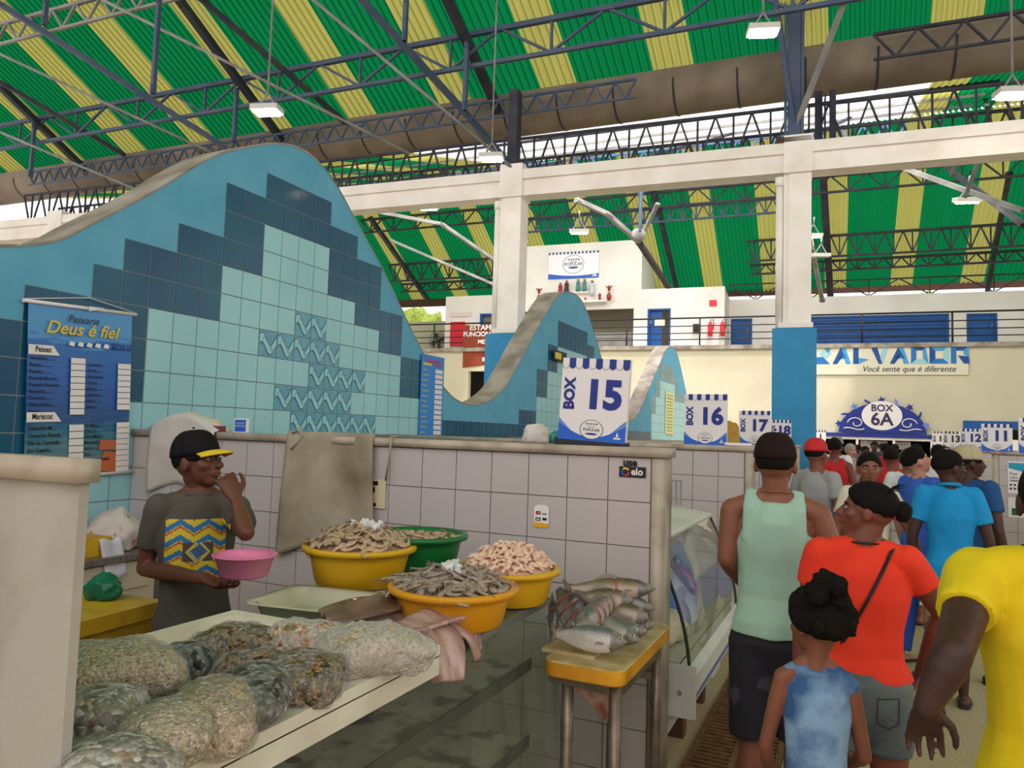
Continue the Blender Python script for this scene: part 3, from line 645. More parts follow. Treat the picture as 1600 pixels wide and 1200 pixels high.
# daylight falling through the roof opening on to the gallery end
for i, (c, e, sz, z, b) in enumerate((((1, .98, .94), 900, (20, 4), 9.3, 19),)):
    L = bpy.data.lights.new('skylight_daylight', 'AREA'); L.shape = 'RECTANGLE'; L.size, L.size_y = sz; L.energy = e*.6; L.color = c
    o = bpy.data.objects.new('skylight_daylight', L); COL.objects.link(o); o.location = bw(-4, b, z); o.rotation_euler = (math.radians(50), 0, PHI)
# ================================================================= SIGNS AND PRINTED THINGS
M_SW = mat('sign_white', srgb(226, 222, 218), .5)
M_NAVY = mat('navy_print', srgb(22, 44, 130), .5)
M_BLU = mat('blue_print', srgb(28, 92, 190), .5)
M_LBLU = mat('light_blue_print', srgb(96, 130, 205), .5)
M_INK = mat('black_ink', (.01, .01, .012), .6)
def box_sign(num, M, lab, w=.345, h=.434, tilt=0, inkm=None):
    r = thing('box_sign', lab, 'sign', M=M @ Matrix.Rotation(tilt, 4, 'Z'))
    T = .03; nv = inkm or M_NAVY
    bm = NB(); box(bm, (0, h/2, -T/2), (w, h, T)); obj('panel', bm, M_SW, r)
    bm = NB(); n = 5; sw = w/(2*n)
    for i in range(2*n):
        x = -w/2+sw*(i+.5)
        if i % 2: poly(bm, [(x-sw/2, h)]+[(x+sw/2*math.cos(PI+PI*k/8), h-.035+sw/2*math.sin(PI+PI*k/8)) for k in range(9)]+[(x+sw/2, h)], 0, .001)
        else: annulus(bm, x, h-.035, sw/2, .002, 1, .001, 8, PI, 2*PI); 
    obj('awning_print', bm, [nv, M_INK], r)
    bm = NB(); N_ = 16
    for i in range(N_):
        f = lambda u: (.10-.062*math.sin(PI*u)*(1) ); g = lambda u: (.125-.105*math.sin(PI*min(1, u*1.02)))
        for fn, mi, z in ((g, 1, .0010), (f, 0, .0016)):
            u0, u1 = i/N_, (i+1)/N_
            poly(bm, [(-w/2+w*u0, 0), (-w/2+w*u1, 0), (-w/2+w*u1, max(.004, fn(u1)-.02)), (-w/2+w*u0, max(.004, fn(u0)-.02))], mi, z)
    obj('wave_print', bm, [M_BLU if inkm is None else inkm, M_LBLU], r)
    bm = NB(); text(bm, 'BOX', -w*.36, h*.56, .072, bold=.0035, rot=PI/2, sx=1.0, z=.002); text(bm, num, w*.14, h*.55, .185 if len(num) > 1 else .17, bold=.0085, sx=1.02, z=.002); obj('lettering', bm, nv, r)
    bm = NB(); disc(bm, 0, .055, .058, .046, 0, .0022); annulus(bm, 0, .055, .058, .003, 1, .0028, 32, sy=.8)
    for k in range(5): rect(bm, -.03+.013*k, .078, -.023+.013*k, .085, 1, .003)
    text(bm, 'POPULAR', 0, .053, .0195, 1, .0003, z=.003); text(bm, 'MERCADO', 0, .068, .008, 1, z=.003); disc(bm, 0, .034, .03, .005, 2, .003)
    obj('round_logo', bm, [M_SW, M_INK, M_NAVY], r)
    bm = NB(); poly(bm, [(w*.36, .03), (w*.40, .03), (w*.38, .052)], 0, .0022); rect(bm, w*.33, .018, w*.43, .026, 0, .0022); obj('corner_mark', bm, M_SW, r)
    return r
FR_ = lambda o: frame(o, (1, 0, 0), (0, 0, 1))
s15 = box_sign('15', FR_((-1.128, 3.335, 1.622)), 'large white BOX 15 sign standing on the nearest tiled partition', w=.335, h=.392, tilt=-.05)
bm = NB(); box(bm, (0, -.012, -.01), (.37, .035, .022)); bevel(bm, .008, 2); obj('base', bm, M_BLACK, s15)
for num, D, x0, x1, yb, lab in (('16', 6.1, 1068, 1135, 698, 'white BOX 16 sign on the second partition'), ('17', 8.95, 1154, 1203, 700, 'white BOX 17 sign on the third partition'), ('18', 11.65, 1204, 1236, 701, 'white BOX 18 sign beside the wide blue column')):
    p = onY((x0+x1)/2, yb, D); wd_ = (onY(x1, yb, D)-onY(x0, yb, D)).length
    box_sign(num, FR_((p.x, D, 1.602)), lab, w=min(.36, wd_), h={'16': .41, '17': .39, '18': .365}[num])
for num, x0, x1, D, lab in (('11', 1535, 1581, 11.66, 'white BOX 11 sign on the right side of the aisle'), ('12', 1501, 1536, 15.06, 'white BOX 12 sign left of the BOX 11 sign'), ('13', 1474, 1503, 18.06, 'grey-looking BOX 13 sign half hidden by the BOX 12 sign'), ('14', 1457, 1482, 21.06, 'BOX 14 sign, leftmost of the signs right of the aisle'), ('1', 1270, 1288, 21.0, 'small distant sign ending in 1 right of the blue column'), ('10', 1594, 1655, 9.06, 'white sign cut off by the right edge of the photo')):
    p = onY((x0+x1)/2, 705, D); box_sign(num, FR_((p.x, D, 1.602 if num != '1' else 1.602)), lab, w=.35, h=.365 if num != '14' else .41, inkm=mat('grey_ink', srgb(40, 40, 50), .6) if num in ('13', '14', '1') else None)
# gallery wall board under SALVADOR and the BOX 6A arch
FB = lambda a, b, z: frame(bw(a, b, z), BX, (0, 0, 1))
r = thing('salvador_board', 'pale board with faceted blue SALVADOR letters on the gallery front', 'sign', M=FB(.95, 25.97, 3.86))
bm = NB(); box(bm, (2.1, .47, -.0), (4.6, .95, .04)); obj('board', bm, mat('pale_board', srgb(214, 210, 188), .7), r)
C1 = [mat('facet_%s' % n_, srgb(*c_), .5) for n_, c_ in (('deep', (10, 70, 140)), ('mid', (20, 110, 180)), ('sky', (60, 150, 205)), ('pale', (150, 195, 205)), ('purple', (80, 50, 120)))]
bm = NB()
def pl_(pts, mi): poly(bm, pts, mi, .03)
W_, H0, H1 = .53, .34, .90
for i, ch in enumerate('SALVADOR'):
    x = .02+i*.555; p = lambda u, v: (x+u*W_, H0+v*(H1-H0))
    if ch == 'S': pl_([p(0, 0), p(.9, 0), p(.5, .4), p(.1, .4)], 1); pl_([p(.3, .6), p(.6, .3), p(1, .6), p(.7, 1)], 3); pl_([p(.5, 1), p(1, 1), p(.8, .6)], 2)
    if ch == 'A': pl_([p(0, 0), p(.25, 0), p(.65, .55), p(.45, .95)], 0); pl_([p(.45, 1), p(.7, 1), p(1.02, 0), p(.75, 0)], 2); pl_([p(.3, .3), p(.8, .3), p(.72, .5), p(.45, .5)], 4 if i == 5 else 1)
    if ch == 'L': pl_([p(.1, 0), p(.4, 0), p(.4, 1), p(.1, 1)], 0); pl_([p(.4, 0), p(.95, .25), p(.4, .35)], 2)
    if ch == 'V': pl_([p(0, 1), p(.35, 1), p(.65, 0), p(.45, 0)], 0); pl_([p(.7, 1), p(1, 1), p(.65, 0), p(.5, .3)], 3)
    if ch == 'D': pl_([p(.08, 0), p(.36, .25), p(.36, .75), p(.08, 1)], 1); pl_([p(.08, 1), p(.36, .75), p(.7, .75), p(.85, 1)], 0); pl_([p(.85, 1), p(.7, .75), p(.7, .3), p(1, .0)], 2); pl_([p(.08, 0), p(1, 0), p(.7, .25), p(.36, .25)], 3)
    if ch == 'O': pl_([p(0, 0), p(.3, .28), p(.3, .72), p(0, 1)], 0); pl_([p(0, 1), p(.3, .72), p(.7, .72), p(1, 1)], 2); pl_([p(1, 1), p(.7, .72), p(.7, .28), p(1, 0)], 3); pl_([p(0, 0), p(1, 0), p(.7, .28), p(.3, .28)], 1)
    if ch == 'R': pl_([p(.05, 0), p(.33, 0), p(.33, 1), p(.05, 1)], 1); pl_([p(.33, 1), p(.95, 1), p(.7, .72), p(.33, .72)], 0); pl_([p(.95, 1), p(.95, .4), p(.7, .5), p(.7, .72)], 2); pl_([p(.4, .45), p(.95, .4), p(1, 0), p(.72, 0)], 0)
obj('faceted_letters', bm, C1, r)
bm = NB(); text(bm, 'Você sente que é diferente', 2.75, .17, .26, z=.03, shear=.25, sx=.92); obj('slogan_lettering', bm, M_INK, r)
r = thing('box_arch_sign', 'blue half-round sign reading BOX 6A over the far shop opening', 'sign', M=FB(2.95, 25.9, 2.0))
bm = NB(); poly(bm, [(1.25*math.cos(PI*k/30), .95*math.sin(PI*k/30)) for k in range(31)], 0, .02); obj('arch_panel', bm, M_NAVY, r)
bm = NB(); disc(bm, 0, .55, .58, .46, 0, .03); obj('oval', bm, M_SW, r)
bm = NB(); text(bm, 'BOX', 0, .78, .30, 0, .006, z=.04); text(bm, '6A', 0, .42, .55, 0, .012, z=.04); obj('lettering', bm, mat('plum_ink', srgb(50, 34, 78), .5), r)
bm = NB()
for s_ in (-1, 1):
    pts = [(s_*(.62+.25*math.cos(a)*(1-a/9)+.12), .30+.2*math.sin(a)*(1-a/9), .035) for a in [k*.35 for k in range(20)]]
    pipe(bm, pts, .018, 5); pipe(bm, [(s_*(.5+.1*k), .12-.03*math.sin(k), .035) for k in range(7)], .02, 5)
obj('scrolls', bm, M_SW, r)
for k in range(9):
    a = PI*(.08+.84*k/8); cx, cy = 1.28*math.cos(a), 1.02*math.sin(a)+.02
    bm = NB(); L_ = .17 if k % 2 else .13
    pts = [(cx+L_*math.cos(a+.6)*u-L_*.5*math.sin(a)*w_, cy+L_*math.sin(a+.6)*u+L_*.5*math.cos(a)*w_) for u, w_ in ((-1, 0), (-.4, .5), (.3, .5), (.8, 0), (1.2, .45), (1.2, -.45), (.8, 0), (.3, -.5), (-.4, -.5))]
    if k % 2: poly(bm, [pts[i] for i in (0, 1, 2, 3, 7, 8)], 0, .025)
    else:
        poly(bm, [(cx+(.13 if q % 2 else .06)*math.cos(q*PI/5), cy+(.13 if q % 2 else .06)*math.sin(q*PI/5)) for q in range(10)], 0, .025)
    obj('fish_ornament' if k % 2 else 'star_ornament', bm, M_NAVY if k % 3 else M_LBLU, r)
# shop front under the arch: lintel, posts, hanging shirts
r = thing('shop_entrance', 'white-framed dark shop opening under the BOX 6A sign', 'shop entrance')
bm = NB(); bbox(bm, .9, 4.5, 25.85, 25.98, 1.86, 1.98); obj('lintel', bm, M_NAVY, r)
bm = NB(); bbox(bm, 1.0, 4.45, 25.9, 26.0, 1.78, 1.86); obj('frame_top', bm, M_WHITE, r)
for a in (1.08, 1.6, 2.25, 3.3, 4.35):
    bm = NB(); bbox(bm, a-.035, a+.035, 25.92, 26.0, 0, 1.8); obj('frame_post', bm, M_WHITE, r)
M_SHW = mat('white_cloth', srgb(225, 222, 225), .9, col2=srgb(190, 188, 198), scale=4)
for i, (a, w_, h_) in enumerate(((2.55, .35, .95), (3.0, .3, .8), (3.6, .5, .25), (2.9, .6, 1.3))):
    bm = NB(); z0 = 1.75-h_
    grid(bm, 8, 8, lambda u, v: bw(a-w_/2+w_*u, 26.35+i*.1+.04*math.sin(9*u+i), z0+h_*v)); tag(obj('hanging_cloth', bm, M_SHW), ['white cloth strip hanging left of the shop doorway centre', 'white cloth hanging at the centre of the dark shop', 'short white cloths hanging at the right of the shop', 'pale curtain at the back of the dark shop'][i], 'cloth')
# right-hand shop strip
bm = NB(); bbox(bm, 5.2, 12, 25.9, 25.99, 2.2, 2.45); tag(obj('shop_fascia', bm, M_BLUED), 'blue fascia over the dark opening at the far right', 'fascia')
for a in (6.1, 7.4, 9):
    bm = NB(); bbox(bm, a, a+.5, 25.85, 25.95, 1.2, 1.9); tag(obj('wall_panel', bm, M_WHITE), 'white panel in the far right opening', 'panel', 'white panels in the far right opening')
# POPULAR banner on the tower, statue shelf
r = thing('wall_banner', 'white banner with blue wave and POPULAR logo on the white tower', 'banner', M=FB(-7.55, 26.98, 7.62))
bm = NB(); rect(bm, -1.0, 0, 1.0, 1.02, 0, .01); obj('panel', bm, mat('soft_white', srgb(238, 236, 240), .7), r)
bm = NB()
for k in range(14): rect(bm, -1.0+.147*k, .95, -.925+.147*k, 1.04, 0, .02)
for i in range(16):
    f = lambda u: .30-.20*math.sin(PI*min(1, .15+u*.62)); u0, u1 = i/16, (i+1)/16
    poly(bm, [(-1+2*u0, 0), (-1+2*u1, 0), (-1+2*u1, f(u1)), (-1+2*u0, f(u0))], 1, .015)
annulus(bm, 0, .55, .42, .015, 0, .02, 40, sy=.86)
for k in range(5): rect(bm, -.22+.1*k, .70, -.17+.1*k, .76, 0, .02)
text(bm, 'POPULAR', 0, .55, .17, 0, .001, z=.02); text(bm, 'MERCADO', 0, .64, .06, 0, z=.02); disc(bm, 0, .42, .2, .04, 0, .02); poly(bm, [(.78, .1), (.9, .1), (.84, .25)], 2, .02); rect(bm, .74, .05, .94, .09, 2, .02)
obj('print', bm, [mat('slate_blue_print', srgb(60, 80, 130), .5), M_BLU, M_SW], r)
bm = NB(); bbox(bm, -9.1, -6.2, 26.6, 27, 6.62, 6.68); bbox(bm, -7.9, -6.9, 26.75, 27, 7.02, 7.06); tag(obj('statue_shelf', bm, M_WHITE), 'white double shelf holding little statues on the tower wall', 'shelf')
def figurine(a, z, h, cols, lab, vase=False):
    r = thing('vase' if vase else 'figurine', lab, 'vase' if vase else 'figurine', bw(a, 26.8, z))
    if vase:
        bm = NB(); lathe(bm, [(.001, 0), (.05, 0), (.085, .1), (.095, .2), (.04, .27), (.055, .31)], 14); obj('vase_body', bm, mat('wine_glaze', srgb(150, 44, 46), .3), r)
        for k in range(4):
            bm = NB(); pipe(bm, [(0, 0, .36), (.05*math.cos(k*1.6), .05*math.sin(k*1.6), .5), (.12*math.cos(k*1.6), .1*math.sin(k*1.6), .56)], .025, 5); obj('flower', bm, mat('dusty_flower', srgb(150, 70, 60), .8), r)
    else:
        bm = NB(); lathe(bm, [(.001, 0), (.09*h/.5, 0), (.08*h/.5, .3*h), (.065*h/.5, .55*h), (.08*h/.5, .72*h), (.03*h/.5, .8*h)], 12, cap1=True)
        for s_ in (-1, 1): rod(bm, (s_*.07*h/.5, 0, .72*h), (s_*.03, -.06, .55*h), .022, 6)
        obj('robe', bm, mat('fig_'+cols[0], srgb(*cols[1]), .6), r)
        bm = NB(); bmesh.ops.create_uvsphere(bm, u_segments=10, v_segments=8, radius=.052*h/.5)
        for v in bm.verts: v.co.z += .87*h
        obj('head', bm, mat('fig_face', srgb(150, 110, 90), .6), r, smooth=True)
    return r
for a, z, h, c, lab, vs in ((-8.85, 6.68, .5, 0, 'red vase with flowers at the left end of the statue shelf', 1), (-8.0, 7.06-.1, .5, ('red', (150, 40, 50)), 'red-robed statue, leftmost on the upper shelf', 0), (-7.75, 7.06-.1, .58, ('dark', (60, 40, 36)), 'dark brown statue second from left', 0), (-7.3, 7.06, .5, ('green', (70, 130, 120)), 'green statue, left one of the middle pair', 0), (-7.05, 7.06, .5, ('green', (70, 130, 120)), 'green statue, right one of the middle pair', 0), (-6.75, 6.9, .6, ('pale', (190, 200, 205)), 'pale statue at the right of the upper shelf', 0), (-6.45, 6.68, .32, ('wine', (140, 40, 40)), 'small wine-red statue beside the right vase', 0), (-6.75, 6.68, .2, ('white', (230, 230, 235)), 'tiny white statue under the pale statue', 0), (-7.0, 6.68, .18, ('scarlet', (200, 40, 50)), 'tiny scarlet figure on the lower shelf', 0), (-6.1, 6.68, .5, 0, 'red vase with flowers at the right end of the statue shelf', 1)):
    figurine(a, z, h, c, lab, vs)
r = thing('cloth_banner', 'rust-brown banner reading ESTAMOS FUNCIONANDO on the gallery railing', 'banner', M=FB(-10.75, 25.98, 4.3))
bm = NB(); grid(bm, 12, 8, lambda u, v: Vector((-.85+1.9*u, 1.45*v-.2*(1-v)*(1-u), .02*math.sin(8*u)))); obj('cloth', bm, mat('rust_cloth', srgb(140, 62, 36), .8), r)
bm = NB(); text(bm, 'ESTAMOS', .05, 1.33, .27, 0, .008, z=.05, sx=1.1); text(bm, 'FUNCIONANDO', .1, 1.08, .25, 0, .008, z=.05); text(bm, 'MEZANINO', .35, .78, .22, 0, .006, z=.05); text(bm, 'BOX', .2, .1, .22, 0, .006, z=.05); obj('lettering', bm, M_SW, r)
# ---- price banners on the wave wall
def printmat(name, ramp):
    m = bpy.data.materials.new(name); m.use_nodes = True; n = m.node_tree.nodes; l = m.node_tree.links; b = n['Principled BSDF']; b.inputs['Roughness'].default_value = .35
    tc = n.new('ShaderNodeTexCoord'); sp = n.new('ShaderNodeSeparateXYZ'); l.new(tc.outputs['Object'], sp.inputs[0])
    t = n.new('ShaderNodeTexNoise'); t.inputs['Scale'].default_value = 5; mp = n.new('ShaderNodeMapping'); mp.inputs['Scale'].default_value = (1, 7, 1); l.new(tc.outputs['Object'], mp.inputs[0]); l.new(mp.outputs[0], t.inputs['Vector'])
    a = n.new('ShaderNodeMath'); a.operation = 'MULTIPLY_ADD'; a.inputs[1].default_value = .35; l.new(t.outputs[0], a.inputs[0]); l.new(sp.outputs['Y'], a.inputs[2])
    cr = n.new('ShaderNodeValToRGB'); l.new(a.outputs[0], cr.inputs[0]); e = cr.color_ramp.elements
    while len(e) < len(ramp): e.new(.5)
    for el, (p_, c_) in zip(e, ramp): el.position = p_; el.color = (*srgb(*c_), 1)
    l.new(cr.outputs[0], b.inputs['Base Color']); MATS[name] = m; return m
MB_ = frame((-4.17, 2.585, 1.30), (0, 1, .045), (0, 0, 1))
r = thing('price_banner', 'blue fish shop price banner Peixaria Deus é fiel hanging on the wave wall', 'banner', M=MB_)
PM = printmat('sea_print', [(0.0, (150, 120, 100)), (.22, (110, 130, 130)), (.42, (50, 120, 140)), (.52, (14, 70, 130)), (.75, (20, 90, 170)), (.95, (26, 104, 175)), (1.0, (70, 145, 200))])
bw_, bh_ = .69, 1.0
bm = NB(); grid(bm, 10, 14, lambda u, v: Vector((.02+(bw_-.04)*u, bh_*v, .004*math.sin(5*u+3*v)-.004))); obj('printed_sheet', bm, PM, r)
for y_, nm in ((bh_, 'top_rod'), (0, 'bottom_rod')):
    bm = NB(); rod(bm, (-.01, y_, 0), (bw_+.01, y_, 0), .011, 10); obj(nm, bm, M_SW, r)
bm = NB(); pipe(bm, [(0, bh_+.01, .004), (bw_*.54, bh_+.065, .01), (bw_, bh_+.01, .004)], .003, 5); obj('hanging_cord', bm, M_SW, r)
bm = NB(); grid(bm, 4, 2, lambda u, v: Vector((bw_*.53+.1*u, bh_+.012-.03*v*(1-u), .018))); obj('paper_scrap', bm, M_SW, r)
bm = NB(); text(bm, 'Peixaria', .34, .925, .062, z=.008, shear=.3); 
for k, s_ in enumerate(('Vermelho', 'Badejo', 'Robalo', 'Pescada Branca', 'Pescada Amarela', 'Beijupirá', 'Dourado', 'Olho de Boi', 'Cavala')): text(bm, s_+'.'*max(0, 17-len(s_)), .03, .685-.0375*k, .0265, align='LEFT', z=.008, bold=.0006, sx=.95)
for k, s_ in enumerate(('Caçonete', 'Arraia', 'Guaricema', 'Tainha', 'Agulha', 'Sardinha', 'Atum', 'Salmão')): text(bm, s_+'.'*(14-len(s_)), .375, .665-.0365*k, .0255, align='LEFT', z=.008, bold=.0006, sx=.9)
for k, s_ in enumerate(('Camarão M', 'Camarão Pistola', 'Filé de Camarão', 'Siri Catado', 'Polvo')): text(bm, s_+'.'*max(0, 14-len(s_)), .03, .29-.042*k, .031, align='LEFT', z=.008, bold=.0007, sx=.92)
for k, s_ in enumerate(('Siri Mole', 'Ostra G', 'Ostra Miúdo', 'Mariscada', 'Sururu', 'Lula', 'Caranguejo catado', 'Lagosta', 'Pitanga')): text(bm, s_+'.'*max(0, 12-len(s_)), .365, .30-.0345*k, .026, align='LEFT', z=.008, bold=.0006, sx=.85)
text(bm, 'Peixes:', .105, .735, .045, z=.011, bold=.001, sx=.75); text(bm, 'Mariscos:', .11, .355, .045, z=.011, bold=.001, sx=.7)
obj('item_lettering', bm, M_INK, r)
bm = NB(); text(bm, 'Deus é fiel', .34, .865, .105, z=.009, shear=.3, bold=.0012); obj('gold_lettering', bm, mat('gold_print', srgb(225, 190, 50), .5), r)
bm = NB(); text(bm, 'BOX15', .60, .78, .055, z=.009, bold=.0015, sx=.8); obj('navy_lettering', bm, M_NAVY, r)
bm = NB()
for k in range(9): rect(bm, .27, .665-.0375*k, .36, .698-.0375*k, 0, .007)
for k in range(8): rect(bm, .575, .648-.0365*k, .665, .68-.0365*k, 0, .007)
for k in range(5): rect(bm, .27, .268-.042*k, .36, .305-.042*k, 0, .007)
for k in range(9): rect(bm, .575, .282-.0345*k, .665, .313-.0345*k, 0, .007)
poly(bm, [(.02, .705), (.20, .705), (.16, .76), (.02, .76)], 0, .009); poly(bm, [(.02, .325), (.22, .325), (.18, .38), (.02, .38)], 0, .009)
for k in range(5): poly(bm, [(.25+.055*k, .772), (.285+.055*k, .765), (.29+.055*k, .79), (.262+.055*k, .795)], 0, .009)
obj('price_boxes', bm, M_SW, r)
bm = NB(); 
for pts in ([(.44, .02), (.60, .01), (.64, .12), (.5, .14)], [(.46, .15), (.62, .14), (.63, .2), (.47, .21)]): poly(bm, pts, 0, .005)
obj('shrimp_picture', bm, mat('orange_print', srgb(190, 100, 60), .6), r)
r = thing('price_banner', 'narrow blue price banner near the dip of the wave wall', 'banner', M=frame((-4.18, 6.70, 1.575), (0, 1, 0), (0, 0, 1)))
bm = NB(); box(bm, (.24, .445, 0), (.48, .89, .006)); obj('sheet', bm, mat('bright_blue_print', srgb(28, 128, 205), .4), r)
bm = NB()
for k in range(13): rect(bm, .29, .03+.056*k, .45, .072+.056*k, 0, .005)
obj('price_boxes', bm, M_SW, r)
bm = NB()
for k in range(13): rect(bm, .03, .048+.056*k, .12+.02*(k % 3), .056+.056*k, 1, .005)
text(bm, 'Pedacinho', .24, .83, .075, 0, .001, z=.006, sx=.95); text(bm, 'Peixes', .34, .79, .05, 0, .001, z=.006); rect(bm, .03, .775, .2, .80, 1, .006); obj('lettering', bm, [mat('red_print', srgb(200, 60, 90), .5), mat('gold_print', srgb(225, 190, 50))], r)
r = thing('price_banner', 'faded yellow price banner on the third wave crest', 'banner', M=frame((-4.18, 18.0, 1.75), (0, 1, 0), (0, 0, 1)))
bm = NB(); box(bm, (.45, .52, 0), (.9, 1.05, .006)); obj('sheet', bm, mat('faded_yellow', srgb(215, 212, 150), .6), r)
bm = NB()
for k in range(12): rect(bm, .12, .06+.08*k, .78, .09+.08*k, 0, .006)
obj('lettering', bm, mat('faded_print', srgb(150, 160, 110), .6), r)
# black and yellow tag hanging on second crest, behind the BOX 15 sign
r = thing('hanging_label', 'small black and yellow label on the second wave crest over the BOX 15 sign', 'label', M=frame((-4.15, 10.42, 2.78), (0, 1, 0), (0, 0, 1)))
bm = NB(); rect(bm, 0, 0, .55, .16, 0, .005); obj('card', bm, M_INK, r); bm = NB(); rect(bm, .05, .03, .32, .13, 0, .008); obj('yellow_patch', bm, mat('gold_print', (1, 1, 0)), r)
# stickers on the near partition
r = thing('card_sticker', 'small white and yellow payment card sticker on the partition tiles', 'sticker', M=frame((-1.350, 3.291, 1.255), (1, 0, 0), (0, 0, 1)))
bm = NB(); poly(bm, [(-.038, -.045), (.038, -.045), (.038, .045), (.02, .056), (-.02, .056), (-.038, .045)], 0, .002); obj('card', bm, M_SW, r)
bm = NB(); poly(bm, [(-.038, -.05), (.038, -.05), (.038, -.03), (-.038, -.026)], 0, .003); annulus(bm, 0, 0, .001, .001, 0, .003, 3); obj('yellow_band', bm, mat('sun_yellow', srgb(225, 165, 30), .5), r)
bm = NB(); rect(bm, -.028, .01, -.004, .026, 0, .003); rect(bm, -.03, -.02, -.004, -.004, 0, .003); rect(bm, .006, -.016, .028, -.004, 0, .003); rect(bm, .004, .012, .028, .017, 0, .003); text(bm, 'elo', -.017, -.012, .014, 1, .0004, z=.004); disc(bm, -.020, .018, .005, .005, 2, .004, 12); disc(bm, -.012, .018, .005, .005, 3, .004, 12); obj('card_marks', bm, [M_INK, M_SW, MATS['red_enamel'], MATS['sun_yellow']], r)
r = thing('payment_sticker', 'sticker reading use elo at the aisle end of the near partition', 'sticker', M=frame((-.910, 3.291, 1.505), (1, 0, 0), (0, 0, 1)))
bm = NB(); rect(bm, -.062, -.04, .062, .008, 0, .002); obj('black_patch', bm, M_INK, r)
bm = NB(); text(bm, 'use', -.012, .026, .048, 0, .0022, z=.002); obj('use_lettering', bm, M_INK, r)
bm = NB(); text(bm, 'elo', .022, -.015, .044, 0, .0012, z=.004)
obj('elo_lettering', bm, M_SW, r)
bm = NB(); annulus(bm, -.032, -.016, .02, .008, 0, .004, 12, .5, 2.4); annulus(bm, -.032, -.016, .02, .008, 1, .004, 12, 2.7, 4.2); annulus(bm, -.032, -.016, .02, .008, 2, .004, 12, 4.5, 6.2); obj('coloured_ring', bm, [mat('gold_print', (1, 1, 0)), M_BLU, MATS['red_enamel']], r)

# ================================================================= THINGS ON THE NEAR PARTITION
def cloth(name, lab, cat, pts_fn, nu, nv, m, th=.004, **k):
    bm = NB(); grid(bm, nu, nv, pts_fn); o = obj(name, bm, m, **k); o.modifiers.new('s', 'SOLIDIFY').thickness = th; 
    if lab: tag(o, lab, cat)
    return o
M_APR = mat('stained_apron', srgb(170, 160, 138), .85, col2=srgb(122, 108, 82), scale=3.5, mixlo=.35, mixhi=.7, bump=.15, bscale=12)
def apf(u, v):     # v 0 top (behind the coping) to 1 bottom
    x = -2.905+.585*u-.04*v*(1-u)+.03*v*u; z = 1.622-(.46+.24*(1-u))*max(0, v-.08)/.92; y = 3.268-.012*math.sin(7*u+2*v)-.01*math.sin(15*u)*v
    if v < .08: y = 3.40-(.132)*v/.08; z = 1.622
    return Vector((x, y, z))
ap = thing('apron', 'stained beige apron hung over the near partition', 'apron', (0, 0, 0)); o = cloth('apron_cloth', None, None, apf, 24, 26, M_APR, parent=ap)
for x_, z_ in ((-2.32, 1.2), (-2.20, 1.38)):
    bm = NB(); pipe(bm, [(x_-.03, 3.36, 1.612), (x_, 3.262, 1.612), (x_-.01, 3.262, 1.5), (x_-.03, 3.268, z_)], .006, 6); obj('apron_string', bm, M_APR, ap)
bm = NB(); pipe(bm, [(-2.87, 3.26, 1.61), (-2.82, 3.255, 1.63), (-2.78, 3.255, 1.60), (-2.83, 3.25, 1.55), (-2.86, 3.25, 1.52)], .006, 6); obj('apron_string', bm, M_APR, ap)
r = thing('switch_plate', 'cream holed plate fixed on the partition beside the apron', 'plate', M=frame((-2.282, 3.29, 1.306), (1, 0, 0), (0, 0, 1)))
bm = NB(); box(bm, (.0, 0, .004), (.085, .152, .008)); bevel(bm, .003, 2); obj('plate', bm, mat('cream_plastic', srgb(205, 192, 155), .5), r)
bm = NB(); box(bm, (-.02, .055, .009), (.03, .022, .004)); box(bm, (-.03, .02, .009), (.014, .03, .004)); box(bm, (-.028, -.058, .009), (.03, .018, .004)); obj('dark_slots', bm, M_BLACK, r)
M_PLW = mat('white_plastic_sheet', srgb(205, 200, 192), .35, col2=srgb(188, 182, 172), scale=4, bump=.3, bscale=9)
def plf(u, v):
    x = -3.98+.52*u+.05*v*(u-.5); z = 1.70-.09*abs(2*u-.9)**1.5-(.52)*max(0, v-.2); y = 3.42-.16*min(1, v/.2)-.02*math.sin(6*u+3*v)
    return Vector((x, y, z if v > .2 else z+.02*math.sin(v*15)))
cloth('plastic_cover', 'crumpled white plastic sheet draped over the partition behind the vendor', 'plastic sheet', plf, 20, 20, M_PLW)
for x_, w_, h_, m_, lab in ((-3.335, .10, .085, M_BLU, 'small blue card standing on the near partition'), (-3.555, .07, .075, mat('cream_plastic', (1, 1, 1)), 'small cream card leaning behind the vendor cap'), (-3.50, .09, .035, mat('wine_box', srgb(120, 50, 60), .6), 'small wine-coloured box on the partition behind the vendor')):
    bm = NB(); box(bm, (0, 0, h_/2), (w_, .02 if h_ > .05 else .05, h_)); bevel(bm, .003, 1)
    t_ = thing('counter_card' if h_ > .05 else 'small_box', lab, 'card' if h_ > .05 else 'box', (x_, 3.35 if h_ > .05 else 3.32, 1.602)); obj('body', bm, M_SW if m_ is M_BLU else m_, t_)
    if m_ is M_BLU:
        bm = NB(); box(bm, (0, -.0105, h_/2-.002), (w_-.014, .002, h_-.014)); obj('blue_face', bm, M_BLU, t_)
        bm = NB(); text(bm, 'AQUI TEM', 0, .012, .014, z=0); text(bm, 'QUALIDADE', 0, -.004, .014, z=0); bmesh.ops.transform(bm, matrix=Matrix.Translation((0, -.0125, h_/2)) @ Matrix.Rotation(PI/2, 4, 'X'), verts=bm.verts); obj('lettering', bm, M_SW, t_)
bm = NB(); grid(bm, 12, 6, lambda u, v: Vector((-4.12+.32*u, 3.33+.08*v, 1.606+.03*math.sin(PI*u)*math.sin(PI*v)+.008*math.sin(25*u)))); tag(obj('mesh_net', bm, mat('yellow_net', srgb(150, 140, 30), .8, col2=srgb(110, 100, 20), scale=60)), 'yellow-green net bundle on the left end of the near partition', 'net')
